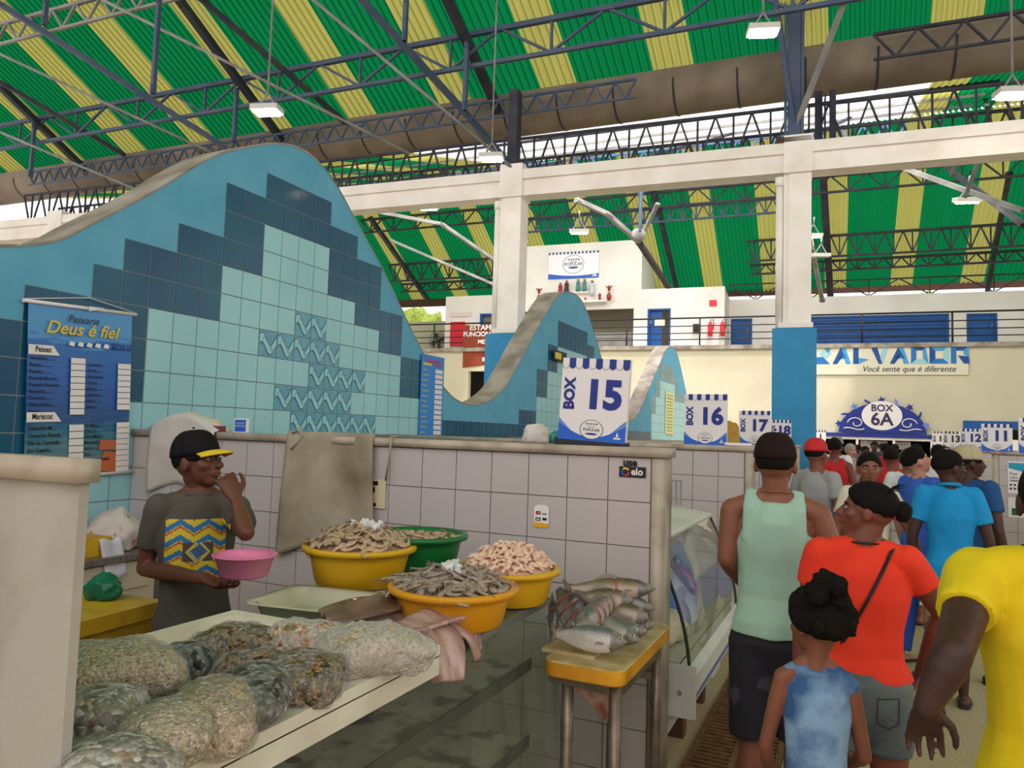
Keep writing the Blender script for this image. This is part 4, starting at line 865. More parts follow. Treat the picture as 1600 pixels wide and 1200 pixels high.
def lump(name, lab, cat, p, s, m, seed=0, amp=.18, sub=4, tie=False):
    bm = NB(); bmesh.ops.create_icosphere(bm, subdivisions=sub, radius=1)
    for v in bm.verts:
        n_ = noise.noise(v.co*1.6+Vector((seed, 0, 0)))*amp + abs(noise.noise(v.co*4.5+Vector((0, seed, 0))))*amp*.6
        v.co = v.co*(1+n_)
        if v.co.z < -.55: v.co.z = -.55-(v.co.z+.55)*.05
        if tie and v.co.z > .55: k = min(1, (v.co.z-.55)/.45); v.co.x *= 1-.6*k; v.co.y *= 1-.6*k; v.co.z += .25*k
        v.co = Vector((v.co.x*s[0], v.co.y*s[1], (v.co.z+.57)*s[2]))
    o = obj(name, bm, m, loc=p, smooth=True); return tag(o, lab, cat)
M_BAGW = mat('thin_white_bag', srgb(215, 212, 205), .3, col2=srgb(175, 168, 158), scale=7, bump=.4, bscale=10)
lump('knotted_bag', 'knotted white plastic bag on the partition left of the BOX 15 sign', 'plastic bag', (-1.43, 3.38, 1.605), (.072, .06, .058), M_BAGW, 3, amp=.25)
lump('knotted_bag', 'small teal plastic bag tucked left of the BOX 15 sign', 'plastic bag', (-1.335, 3.42, 1.605), (.035, .04, .04), mat('teal_bag', srgb(60, 150, 135), .35, col2=srgb(30, 110, 100), scale=9), 5)
lump('knotted_bag', 'ochre bag standing between the BOX 16 and BOX 17 signs', 'plastic bag', onY(1150, 699, 8.9)+Vector((-.08, .06, 0)), (.12, .06, .19), mat('ochre_bag', srgb(170, 130, 30), .4), 6)
bm = NB(); box(bm, (0, 0, .01), (.20, .08, .02)); bevel(bm, .005, 2); tag(obj('white_tray', bm, M_SW, loc=(-.83, 6.1, 1.606)), 'flat white lid lying on the end of the BOX 16 partition', 'lid')

# ================================================================= NEAR DISPLAY CASE AND WHAT STANDS ON IT
M_GL = mat('case_glass', (.62, .72, .66), .03, ior=1.45, spec=.8)
def glassmat(name, tint, gl=.10, alpha=.16, rough=.02, bumps=0):
    m = bpy.data.materials.new(name); m.use_nodes = True; n = m.node_tree.nodes; l = m.node_tree.links; out = n['Material Output']; n.remove(n['Principled BSDF'])
    t = n.new('ShaderNodeBsdfTransparent'); t.inputs[0].default_value = (*tint, 1); g = n.new('ShaderNodeBsdfGlossy'); g.inputs[1].default_value = rough; g.inputs[0].default_value = (1, 1, 1, 1)
    f = n.new('ShaderNodeFresnel'); f.inputs[0].default_value = 1.45; a = n.new('ShaderNodeMath'); a.operation = 'MULTIPLY_ADD'; a.inputs[1].default_value = .45; a.inputs[2].default_value = gl; l.new(f.outputs[0], a.inputs[0])
    mx = n.new('ShaderNodeMixShader'); l.new(a.outputs[0], mx.inputs[0]); l.new(t.outputs[0], mx.inputs[1]); l.new(g.outputs[0], mx.inputs[2])
    d = n.new('ShaderNodeBsdfDiffuse'); d.inputs[0].default_value = (.8, .8, .76, 1); m2 = n.new('ShaderNodeMixShader'); m2.inputs[0].default_value = alpha; l.new(mx.outputs[0], m2.inputs[1]); l.new(d.outputs[0], m2.inputs[2]); l.new(m2.outputs[0], out.inputs[0])
    if bumps:
        tc = n.new('ShaderNodeTexCoord'); nn = n.new('ShaderNodeTexNoise'); nn.inputs['Scale'].default_value = bumps; nn.inputs['Detail'].default_value = 2; nn.inputs['Distortion'].default_value = 1.2; l.new(tc.outputs['Object'], nn.inputs['Vector'])
        b = n.new('ShaderNodeBump'); b.inputs['Strength'].default_value = 1.0; b.inputs['Distance'].default_value = .09; l.new(nn.outputs[0], b.inputs['Height']); l.new(b.outputs[0], g.inputs['Normal'])
    MATS[name] = m; return m
M_GLASS = glassmat('clear_glass', (.88, .94, .88), .02, .04)
M_ALU = mat('aluminium', srgb(170, 172, 170), .35, metal=.8)
M_SHELF = mat('speckled_shelf', srgb(186, 186, 160), .4, col2=srgb(110, 108, 84), scale=9, mixlo=.5, mixhi=.62)
case = thing('display_case', 'long glass-fronted display counter holding the tubs and the foam tray', 'display counter', (0, 0, 0))
Y0, Y1, XE = .80, 2.80, -1.10
bm = NB(); box(bm, (XE-.36, (Y0+Y1)/2, .994), (.72, Y1-Y0, .012)); obj('glass_top', bm, mat('green_glass', srgb(120, 130, 110), .1, col2=srgb(100, 110, 92), scale=3), case)
fl = lambda z: XE+.06*(1-z)/.64
bm = NB(); quad(bm, [(fl(.985)+.0, Y0, .985), (fl(.985), Y1, .985), (fl(.12), Y1, .12), (fl(.12), Y0, .12)]); obj('front_glass', bm, M_GLASS, case)
bm = NB(); bar(bm, (fl(.99), Y1, .99), (fl(.1), Y1, .1), .018, .018); obj('corner_trim', bm, M_ALU, case)
bm = NB(); bar(bm, (XE-.004, Y0, .984), (XE-.004, Y1, .984), .02, .02); obj('edge_trim', bm, M_ALU, case)
bm = NB(); rod(bm, (XE-.035, Y0, .955), (XE-.035, 2.35, .955), .018, 10); obj('light_tube', bm, mat('tube_white', srgb(150, 155, 140), .4), case)
for z_, nm in ((.76, 'upper'), (.47, 'lower')):
    bm = NB(); box(bm, (XE-.34, (Y0+2.7)/2, z_), (.60, 2.7-Y0, .012)); obj('shelf', bm, M_SHELF, case)
    bm = NB(); box(bm, (XE-.035, (Y0+2.7)/2, z_), (.006, 2.7-Y0, .045)); obj('shelf_rail', bm, mat('dull_rail', srgb(78, 80, 68), .5), case)
bm = NB(); box(bm, (XE-.70, (Y0+Y1)/2, .5), (.02, Y1-Y0, .97)); obj('back_panel', bm, mat('dull_olive', srgb(120, 112, 84), .4), case)
bm = NB(); box(bm, (XE-.34, (Y0+Y1)/2, .08), (.66, Y1-Y0-.02, .12)); obj('plinth', bm, M_WHITE, case)
bm = NB(); box(bm, (XE-.35, Y1-.006, .5), (.68, .006, .96)); obj('end_glass', bm, M_GLASS, case)
for x_, y_, rz in ((-1.45, 1.9, .3), (-1.35, 1.6, 1), (-1.5, 2.2, 2)):
    bm = NB(); disc(bm, x_, y_, .03, .02, 0, .768, 12)
    obj('stain', bm, mat('brown_stain', srgb(80, 66, 40), .6), case)
# foam tray with raised rim
M_FOAM = mat('foam_white', srgb(222, 218, 200), .7, col2=srgb(205, 198, 176), scale=5, bump=.15, bscale=160)
tx0, tx1, ty0, ty1 = -1.74, -1.005, .80, 1.76
bm = NB(); box(bm, ((tx0+tx1)/2, (ty0+ty1)/2, 1.025), (tx1-tx0, ty1-ty0, .05)); bevel(bm, .012, 3)
tr = thing('foam_tray', 'long white foam tray with raised rim under the plastic bags', 'tray', (0, 0, 0)); obj('tray_base', bm, M_FOAM, tr)
bm = NB()
for c_, s_ in ((((tx0+tx1)/2, ty1-.02, 1.062), (tx1-tx0, .04, .03)), ((tx1-.02, (ty0+ty1)/2-.02, 1.062), (.04, ty1-ty0-.04, .03)), ((tx0+.02, (ty0+ty1)/2-.02, 1.062), (.04, ty1-ty0-.04, .03))): box(bm, c_, s_)
bevel(bm, .008, 2); obj('rim', bm, M_FOAM, tr)
# ---- tubs
def tub(lab, p, R, H, m, mname='tub'):
    r = thing('plastic_tub', lab, 'tub', p)
    bm = NB(); lathe(bm, [(.001, .004), (R*.80, .004), (R*.84, .012), (R*.93, H*.75), (R*.965, H-.004), (R+.012, H), (R+.020, H-.006), (R+.018, H-.018), (R*.97+.004, H-.014), (R*.95, H*.75-.01), (R*.86, .02), (R*.82, .012), (.001, .012)], 56)
    # outer then inner profile gives a real wall thickness
    obj('tub_wall', bm, m, r, smooth=True)
    bm = NB(); lathe(bm, [(R*1.0, H-.001), (R+.016, H+.001), (R+.0235, H-.006), (R+.0215, H-.020), (R+.012, H-.021)], 56); obj('rolled_rim', bm, m, r, smooth=True)
    return r
def plas(name, c, c2=None): return mat(name, srgb(*c), .35, col2=srgb(*(c2 or [int(v*.92) for v in c])), scale=3, spec=.5)
M_YT = plas('yellow_tub', (222, 172, 22)); M_OT = plas('orange_yellow_tub', (226, 156, 20)); M_GT = plas('green_tub', (16, 112, 48)); M_PT = plas('pink_bowl', (226, 130, 168)); M_OB = plas('orange_bucket', (216, 112, 20))
TUBS = {}
def place_tub(key, lab, cx, cy, D, R, H, m):
    p = atD(cx, cy, D); TUBS[key] = (Vector((p.x, p.y, p.z)), R, H); return tub(lab, (p.x, p.y, p.z-H), R, H, m)
place_tub('a', 'yellow tub heaped with pale grey shrimp and ice, left of the green tub', 563, 850, 2.85, .195, .150, M_YT)
place_tub('g', 'green tub with a few shrimp behind the yellow tub', 655, 832, 3.05, .18, .145, M_GT)
place_tub('c', 'yellow tub heaped with peeled pink shrimp nearest the partition', 795, 884, 2.85, .178, .135, M_YT)
place_tub('b', 'orange-yellow tub of raw grey shrimp in front, with ice on top', 709, 912, 2.45, .195, .130, M_OT)
p, R_, H_ = TUBS['a']; zt = p.z-H_
bm = NB(); box(bm, (0, 0, 0), (.30, .24, zt-1.002)); bevel(bm, .012, 3); tag(obj('foam_box', bm, M_FOAM, loc=(p.x, p.y, (zt+1.001)/2-.0005), rot=(0, 0, .15)), 'white foam block propping up the left yellow tub', 'foam block')
p, R_, H_ = TUBS['g']; zt = p.z-H_
bm = NB(); box(bm, (0, 0, 0), (.26, .2, zt-1.002)); bevel(bm, .012, 3); tag(obj('foam_box', bm, M_FOAM, loc=(p.x, p.y-.0, (zt+1.001)/2-.0005)), 'grey foam block under the green tub', 'foam block')
# ---- shrimp
def shrimp_mesh(seed, peeled=False):
    random.seed(seed); bm = NB(); n = 10; L = .074 if not peeled else .05; R0 = .0115 if not peeled else .0135; rs = []; arc = (2.5 if not peeled else 3.6)+random.uniform(-.3, .3); rad = L/arc
    for i in range(n+1):
        t = i/n; a = arc*t; c = Vector((rad*math.sin(a), 0, rad*(1-math.cos(a)))); tg = Vector((math.cos(a), 0, math.sin(a))); up = Vector((-math.sin(a), 0, math.cos(a)))
        pr = min(1, .45+5*t)*(1-.72*t**1.3); pr *= 1+.06*math.cos(i*PI)
        if peeled: pr = (math.sin(PI*(.1+.86*t)))**.5*(1-.25*t)
        rs.append([c+(Vector((0, 1, 0))*math.cos(2*PI*k/8)*.8+up*math.sin(2*PI*k/8))*R0*pr for k in range(8)])
    rings(bm, rs, mi=0)
    if not peeled:
        a = arc; c = Vector((rad*math.sin(a), 0, rad*(1-math.cos(a)))); tg = Vector((math.cos(a), 0, math.sin(a)))
        for s_ in (-1, 0, 1):
            d = (tg+Vector((0, s_*.6, 0))).normalized(); q = Vector((0, 1, 0)) if s_ == 0 else Vector((0, .6, .3))
            f = bm.faces.new([bm.verts.new(v) for v in (c, c+d*.01+q*.003, c+d*.018, c+d*.01-q*.003)]); f.material_index = 1
        pipe(bm, [(0, 0, .001), (-.012, 0, .004), (-.02, 0, .007)], [.003, .0015, .0004], 5, 1)
        if seed % 2: pipe(bm, [(-.004, .002, 0), (-.02, .008, .008), (-.034, .015, .003)], .0005, 3, 1)
        for k in range(4): pipe(bm, [(.004+.008*k, 0, -.002), (.002+.008*k, .004*(1 if k % 2 else -1), -.012)], .0007, 3, 1)
    bm.normal_update(); me = bpy.data.meshes.new('shrimp'); bmesh.ops.recalc_face_normals(bm, faces=bm.faces); bm.to_mesh(me); bm.free()
    return me
def gran(name, cols, scale, bump=.6, rough=.35):
    m = bpy.data.materials.new(name); m.use_nodes = True; n = m.node_tree.nodes; l = m.node_tree.links; b = n['Principled BSDF']; b.inputs['Roughness'].default_value = rough; b.inputs['Specular IOR Level'].default_value = .25
    tc = n.new('ShaderNodeTexCoord'); v = n.new('ShaderNodeTexVoronoi'); v.inputs['Scale'].default_value = scale; l.new(tc.outputs['Object'], v.inputs['Vector'])
    sp = n.new('ShaderNodeSeparateXYZ'); l.new(v.outputs['Color'], sp.inputs[0]); cr = n.new('ShaderNodeValToRGB'); l.new(sp.outputs[0], cr.inputs[0]); e = cr.color_ramp.elements; cr.color_ramp.interpolation = 'CONSTANT'
    while len(e) < len(cols): e.new(.5)
    for i, c_ in enumerate(cols): e[i].position = i/len(cols); e[i].color = (*srgb(*c_), 1)
    l.new(cr.outputs[0], b.inputs['Base Color']); bp = n.new('ShaderNodeBump'); bp.invert = True; bp.inputs['Strength'].default_value = bump; bp.inputs['Distance'].default_value = .01; l.new(v.outputs['Distance'], bp.inputs['Height']); l.new(bp.outputs[0], b.inputs['Normal'])
    MATS[name] = m; return m
M_SG = mat('grey_shrimp_shell', srgb(172, 154, 140), .28, col2=srgb(128, 112, 100), scale=90, coat=.3)
M_SA = mat('tan_shrimp_shell', srgb(200, 172, 142), .32, col2=srgb(160, 130, 104), scale=90, coat=.3)
M_ST = mat('shrimp_tail', srgb(128, 104, 86), .4)
M_SP = mat('peeled_shrimp_flesh', srgb(226, 196, 168), .3, col2=srgb(226, 178, 160), scale=60, coat=.25)
def mk(me_seed, peeled, m):
    me = shrimp_mesh(me_seed, peeled); me.materials.append(m); me.materials.append(M_ST); return me
KG = [mk(s_, False, M_SG) for s_ in range(4)]; KA = [mk(s_, False, M_SA) for s_ in range(4, 8)]; KP = [mk(s_, True, M_SP) for s_ in range(8, 12)]
def dome(key, h, fill, m, name, lab):
    p, R, H = TUBS[key]; R2 = R*.93; bm = NB(); fn = lambda r_: fill+h*(1-(r_/R2)**2)
    grid(bm, 12, 40, lambda u, v: Vector((R2*u*math.cos(2*PI*v), R2*u*math.sin(2*PI*v), fn(R2*u)-.012+.006*noise.noise(Vector((u*8, v*12, 3))))))
    tag(obj(name, bm, m, loc=p), lab, 'shrimp', kind='stuff')
    return p, R2, fn
def heap(key, n, h, fill, kinds, stuffm, name, lab, glab, group, peeled=False, sc=1.0, seed=1):
    p, R2, fn = dome(key, h, fill, stuffm, name+'_heap', lab); random.seed(seed); first = None; cells = []
    for i in range(n):
        r_ = R2*math.sqrt((i+.5)/n)*.97; a = i*2.39996+random.uniform(-.15, .15); q = Vector((r_*math.cos(a), r_*math.sin(a), fn(r_)))
        sl = 2*h*r_/R2**2; nrm = Vector((math.cos(a)*sl, math.sin(a)*sl, 1)).normalized()
        t = nrm.orthogonal(); t.rotate(Matrix.Rotation(random.uniform(0, 2*PI), 3, nrm)); 
        b = nrm.cross(t); roll = random.uniform(-.35, .35) if not peeled else random.uniform(-.9, .9)
        M = Matrix((t, nrm*math.cos(roll)+b*math.sin(roll), -nrm*math.sin(roll)+b*math.cos(roll))).transposed().to_4x4()
        if first is None: o = bpy.data.objects.new(name, random.choice(kinds)); first = o
        else: o = first.copy(); o.data = random.choice(kinds)
        COL.objects.link(o); s_ = sc*random.uniform(.85, 1.15); M = M @ Matrix.Diagonal((s_, s_, s_, 1)); M.translation = p+q+nrm*(.001+.005*random.random()); o.matrix_world = M
        tag(o, glab, 'shrimp', group)
heap('a', 150, .058, .0, KA, M_SA, 'shrimp', 'mass of tan shrimp filling the left yellow tub', 'tan raw shrimp heaped in the left yellow tub', 'tan shrimp in the left yellow tub', sc=.88, seed=3)
heap('b', 125, .035, -.002, KG, M_SG, 'shrimp', 'mass of grey shrimp filling the front orange-yellow tub', 'grey raw shrimp in the front orange-yellow tub', 'grey shrimp in the front tub', sc=.95, seed=4)
heap('c', 300, .075, .0, KP, M_SP, 'peeled_shrimp', 'mass of peeled shrimp filling the right yellow tub', 'peeled pink shrimp heaped in the right yellow tub', 'peeled shrimp in the right yellow tub', True, sc=.62, seed=5)
heap('g', 26, .012, -.022, KA, M_SA, 'shrimp', 'mass of shrimp low in the green tub', 'tan raw shrimp lying in the green tub', 'shrimp in the green tub', sc=.9, seed=6)
# ice
M_ICE = mat('ice', srgb(238, 238, 238), .12, trans=.25, ior=1.31, spec=.7)
def ice(key, dx, dy, h, n, seed, lab):
    p, R, H = TUBS[key]; random.seed(seed); first = None
    for i in range(n):
        bm = NB(); s_ = random.uniform(.012, .02); box(bm, (0, 0, 0), (s_*2, s_*1.5, s_*1.3))
        for v in bm.verts: v.co *= random.uniform(.75, 1.2)
        bevel(bm, s_*.2, 1)
        o = obj('ice_cube', bm, M_ICE, loc=p+Vector((dx+random.gauss(0, .022), dy+random.gauss(0, .018), h+random.uniform(0, .012))), rot=(random.uniform(0, 3), random.uniform(0, 3), random.uniform(0, 3)))
        tag(o, lab, 'ice cube', 'ice cubes in tub '+('left' if key == 'a' else 'front'))
ice('a', .02, .01, .062, 12, 1, 'clear ice cube on the shrimp in the left yellow tub')
ice('b', .0, .0, .042, 12, 2, 'clear ice cube on the shrimp in the front tub')
# ---- white basin behind the bags, with plastic inside
M_BAS = mat('milky_plastic', srgb(196, 196, 172), .3, col2=srgb(180, 178, 150), scale=4)
bp = onZ(505, 940, 1.06); r = thing('white_basin', 'shallow milky plastic basin behind the plastic bags', 'basin', (bp.x, bp.y, 1.002), .15)
bm = NB()
def rr(a, b, z, n=10):
    o = []; rad = .05
    for cx, cy, a0 in ((a-rad, b-rad, 0), (-a+rad, b-rad, PI/2), (-a+rad, -b+rad, PI), (a-rad, -b+rad, 3*PI/2)):
        for k in range(n): o.append(Vector((cx+rad*math.cos(a0+PI/2*k/(n-1)), cy+rad*math.sin(a0+PI/2*k/(n-1)), z)))
    return o
rings(bm, [rr(.17, .12, .002), rr(.19, .14, .065), rr(.212, .162, .070), rr(.212, .162, .064), rr(.195, .145, .060)][::1], cap0=True, cap1=False); obj('basin_wall', bm, M_BAS, r)
bm = NB(); rings(bm, [rr(.187, .137, .064), rr(.167, .117, .008)], cap0=False, cap1=True); obj('basin_inside', bm, M_BAS, r)
lid = onZ(700, 968, 1.02)
bm = NB(); lathe(bm, [(.001, .02), (.035, .02), (.04, .016), (.04, 0), (.001, 0)], 24); tag(obj('jar_lid', bm, M_SW, loc=(lid.x-.02, lid.y, 1.001), smooth=False), 'round white lid at the tray end under the draped skate skins', 'lid')
# ---- skate fillets
M_SK1 = mat('brown_skate_skin', srgb(128, 98, 84), .25, col2=srgb(96, 72, 62), scale=14, coat=.5, bump=.3, bscale=60)
M_SK2 = mat('pink_skate_flesh', srgb(192, 160, 148), .22, col2=srgb(150, 110, 104), scale=9, coat=.6, bump=.35, bscale=70, stretch=(.6, 4, 1))
M_SK3 = mat('pale_skate_flesh', srgb(196, 178, 158), .25, col2=srgb(165, 140, 124), scale=20, coat=.5, bump=.3, bscale=50)
def fillet(lab, path, wid, m, n=22, seed=0, wv=.012, th=.014):
    path = [Vector(p) for p in path]
    def P(t):
        k = t*(len(path)-1); i = min(int(k), len(path)-2); f_ = k-i; p0 = path[max(i-1, 0)]; p1 = path[i]; p2 = path[i+1]; p3 = path[min(i+2, len(path)-1)]
        return .5*((2*p1)+(p2-p0)*f_+(2*p0-5*p1+4*p2-p3)*f_*f_+(-p0+3*p1-3*p2+p3)*f_**3)
    def fn(u, v):
        c = P(u); tg = (P(min(1, u+.02))-P(max(0, u-.02))).normalized(); s_ = tg.cross(Vector((0, 0, 1)));
        if s_.length < .2: s_ = Vector((0, 1, 0))
        s_.normalize(); w_ = 1.35*wid*(math.sin(PI*(.14+.72*u))**.45)*(1+.12*noise.noise(Vector((u*5, seed, 0))))
        nn = s_.cross(tg); return c+s_*(v-.5)*w_+nn*(wv*math.sin(v*9+u*4+seed)+.012*(1-(2*v-1)**2))
    bm = NB(); grid(bm, n, 12, fn); o = obj('fish_fillet', bm, m); s = o.modifiers.new('s', 'SOLIDIFY'); s.thickness = th; s.offset = 0; o.modifiers.new('b', 'SUBSURF').levels = 1; tag(o, lab, 'fish fillet'); return o
A_ = lambda x, y, z: onZ(x, y, z)
fillet('dark brown skate fillet lying across the left of the pile', [A_(505, 968, 1.06), A_(560, 950, 1.085), A_(620, 935, 1.09), A_(690, 925, 1.085)], .13, M_SK1, seed=1)
fillet('pale brown fillet under the dark brown one', [A_(545, 975, 1.035), A_(610, 958, 1.05), A_(680, 942, 1.055), A_(735, 930, 1.045)], .15, M_SK3, seed=2)
fillet('greyish ragged fillet in the middle of the pile', [A_(580, 990, 1.02), A_(640, 975, 1.03), A_(700, 960, 1.035), A_(745, 945, 1.025)], .13, M_SK3, seed=5)
e_ = A_(735, 990, 1.0)
fillet('striped pinkish skate wing draped over the front edge of the counter, upper fold', [A_(625, 985, 1.05), A_(665, 968, 1.075), A_(705, 962, 1.07), Vector((XE+.005, A_(735, 985, 1.03).y, 1.03)), Vector((XE+.03, A_(735, 985, 1.03).y+.01, .955))], .14, M_SK2, seed=3, wv=.010)
fillet('striped skate wing hanging lowest over the counter edge', [A_(600, 1000, 1.03), A_(645, 985, 1.055), A_(675, 985, 1.055), Vector((XE+.01, 1.93, 1.02)), Vector((XE+.045, 1.90, .93))], .10, M_SK2, seed=4, wv=.010)
# ---- plastic bags of shellfish on the foam tray
M_FILM = glassmat('thin_bag_film', (1, 1, 1), .10, .08, .09, bumps=34)
M_FILMW = glassmat('cloudy_bag_film', (1, 1, 1), .12, .24, .09, bumps=34)
G_PALE = gran('pale_shellfish', [(214, 194, 160), (190, 168, 132), (228, 212, 184), (160, 136, 102), (202, 180, 142), (222, 204, 172)], 190, .8)
G_BEIGE = gran('beige_shellfish', [(212, 186, 152), (186, 158, 122), (224, 202, 174), (164, 134, 100), (204, 176, 142)], 170, .8)
G_MUSS = gran('mussel_meat', [(98, 84, 56), (132, 112, 74), (76, 66, 46), (160, 134, 94), (112, 98, 60), (62, 54, 42), (158, 118, 84)], 125, .8)
G_DARK = gran('dark_mussels', [(70, 70, 66), (48, 48, 48), (96, 94, 86), (130, 128, 116), (58, 60, 60)], 95, .8)
G_SILV = gran('silver_strips', [(178, 172, 160), (140, 134, 126), (200, 194, 184), (150, 134, 114), (112, 106, 100)], 85, .6)
G_MIX = gran('mixed_meat', [(206, 170, 134), (190, 144, 112), (160, 138, 102), (216, 196, 168), (136, 116, 84)], 110, .8)
def bag(lab, px, py, z, L, W, H, rz, gm, seed=0, film=None, top=True, tilt=0):
    p = onZ(px, py, z); r = thing('shellfish_bag', lab, 'plastic bag', (p.x, p.y, z-H/2+.003), rot=(0, tilt, rz)); random.seed(seed)
    def shp(th, ph, k, wr):
        c, s = math.cos(th), math.sin(th); e = .62; sg = lambda v, e_: math.copysign(abs(v)**e_, v)
        x = sg(math.cos(ph), .8)*sg(c, e)*L/2; y = sg(math.cos(ph), .8)*sg(s, e)*W/2; zz = sg(math.sin(ph), .85)*H/2
        q = Vector((x, y, zz)); d = noise.noise(q*9+Vector((seed*3, 0, 0)))*.30+noise.noise(q*22+Vector((seed*5, 1, 0)))*.05
        q *= 1+d*.9; 
        if zz > 0: q.z *= 1-.25*(abs(x)/(L/2))**2
        else: q.z = max(q.z, -H*.42)
        q *= k
        if wr: q += Vector((noise.noise(q*40+Vector((9, 0, 0))), noise.noise(q*40), noise.noise(q*34+Vector((0, 7, 0)))))*wr*2.2
        q.z += H*.42; return q
    bm = NB(); grid(bm, 40, 20, lambda u, v: shp(2*PI*u, -PI/2+PI*v, .965, .0)); bmesh.ops.remove_doubles(bm, verts=bm.verts, dist=1e-5); obj('contents', bm, gm, r)
    bm = NB(); grid(bm, 96, 48, lambda u, v: shp(2*PI*u, -PI/2+PI*v, 1.0, .004)); bmesh.ops.remove_doubles(bm, verts=bm.verts, dist=1e-5)
    obj('plastic_film', bm, film or M_FILM, r)
    if top:   # loose gathered end of the bag
        bm = NB(); sx = 1 if seed % 2 else -1
        grid(bm, 16, 8, lambda u, v: Vector((sx*(L*.42+v*.10), (u-.5)*W*(.8-.35*v), H*.30+.02*math.sin(u*14+seed)*(.3+v)-.03*v+.012*noise.noise(Vector((u*9, v*5, seed))))))
        obj('bag_end', bm, M_FILMW, r)
    return r
bag('clear bag of pale shelled cockles at the upper left of the tray', 180, 1038, 1.15, .27, .20, .11, .95, G_PALE, 1, tilt=0, top=False)
bag('small grey bag with crumpled top beside the pale bag at the back', 292, 1030, 1.12, .12, .11, .08, .7, G_DARK, 2)
bag('dark mussel bag at the back of the tray next to the vendor', 375, 1000, 1.12, .26, .12, .09, .35, G_MUSS, 3)
bag('orange-flecked mixed meat bag in the middle back', 480, 1000, 1.13, .20, .15, .10, .4, G_MIX, 4, film=M_FILMW)
bag('large pale bag at the right end of the tray', 580, 1010, 1.13, .27, .19, .12, .75, G_PALE, 5, film=M_FILMW, top=False)
bag('olive and brown mussel meat bag at the front of the tray', 478, 1050, 1.12, .23, .16, .11, 1.9, G_MUSS, 6, top=False)
bag('small dark bag squeezed between the mussel bags', 395, 1040, 1.12, .16, .10, .08, .8, G_MUSS, 7)
bag('blackish mussel bag left of the olive mussel bag', 402, 1082, 1.12, .25, .13, .09, 2.3, G_DARK, 8, top=False)
bag('beige minced shellfish bag in the front middle of the tray', 325, 1110, 1.12, .26, .16, .10, 2.35, G_BEIGE, 9, top=False)
bag('pale beige bag at the front left of the tray', 262, 1140, 1.12, .24, .15, .10, 2.4, G_PALE, 10, top=False)
bag('silver fish strips bag at the left of the tray', 150, 1112, 1.13, .16, .16, .10, .6, G_SILV, 11, top=False)
bag('silver fish strips bag cut off at the bottom left of the photo', 180, 1196, 1.12, .22, .16, .09, 2.6, G_SILV, 12, top=False)

# ================================================================= YELLOW TABLE WITH FISH
M_TABY = mat('yellow_board_edge', srgb(222, 160, 30), .5, col2=srgb(190, 130, 26), scale=9)
M_TABW = mat('worn_board_top', srgb(205, 186, 140), .5, col2=srgb(170, 146, 96), scale=12, bump=.1)
M_PIPE = mat('dull_steel_pipe', srgb(140, 128, 112), .4, metal=.6, col2=srgb(110, 96, 80), scale=10)
tb = thing('fish_table', 'yellow-edged board table on steel pipe legs heaped with fish', 'table', (0, 0, 0))
TX0, TX1, TY0, TY1, TZZ = -.965, -.70, 2.46, 3.20, .86
bm = NB()
def rr2(g, z): 
    o = []; rad = .06-g
    x0, x1, y0, y1 = -1.75+g, TX1-g, 2.83+g, TY1-g
    return o
def outline(g):
    pts = []
    for cx, cy, a0 in ((TX1-.05, TY1-.05, 0), (TX0+.02, TY1-.05, PI/2), (TX0+.02, TY0+.05, PI), (TX1-.05, TY0+.05, 3*PI/2)):
        for k in range(7): pts.append((cx+(.05-g)*math.cos(a0+PI/12*k), cy+(.05-g)*math.sin(a0+PI/12*k)))
    return pts
rings(bm, [[(x, y, TZZ-.055) for x, y in outline(.004)], [(x, y, TZZ-.05) for x, y in outline(0)], [(x, y, TZZ-.004) for x, y in outline(0)]], cap0=True, cap1=False, smooth=False); obj('board_edge', bm, M_TABY, tb)
bm = NB(); rings(bm, [[(x, y, TZZ-.004) for x, y in outline(0)], [(x, y, TZZ) for x, y in outline(.006)]], cap0=False, cap1=True, smooth=False); obj('board_top', bm, M_TABW, tb)
for (x, y) in ((-.745, 2.53), (-.745, 3.12), (-.93, 3.12), (-.93, 2.56)):
    bm = NB(); rod(bm, (x, y, 0), (x, y, TZZ-.056), .022, 12); obj('leg', bm, M_PIPE, tb)
bm = NB(); bar(bm, (-.745, 2.53, TZZ-.085), (-.745, 3.12, TZZ-.085), .035, .05); bar(bm, (-1.0, 2.56, TZZ-.085), (-.745, 2.53, TZZ-.085), .03, .03); bar(bm, (-1.0, 3.12, TZZ-.2), (-1, 2.86, TZZ-.2), .03); bar(bm, (-1.0, 3.12, TZZ-.2), (-.745, 3.12, TZZ-.2), .03); obj('apron_rail', bm, M_PIPE, tb)
bm = NB(); rings(bm, [[(-.745, 2.52, TZZ-.075), (-.95, 2.55, TZZ-.075), (-.745, 2.52, TZZ-.21)], [(-.745, 2.526, TZZ-.075), (-.95, 2.556, TZZ-.075), (-.745, 2.526, TZZ-.21)]], smooth=False); obj('corner_gusset', bm, mat('rust_brown', srgb(110, 66, 44), .8, col2=srgb(150, 120, 100), scale=20), tb)
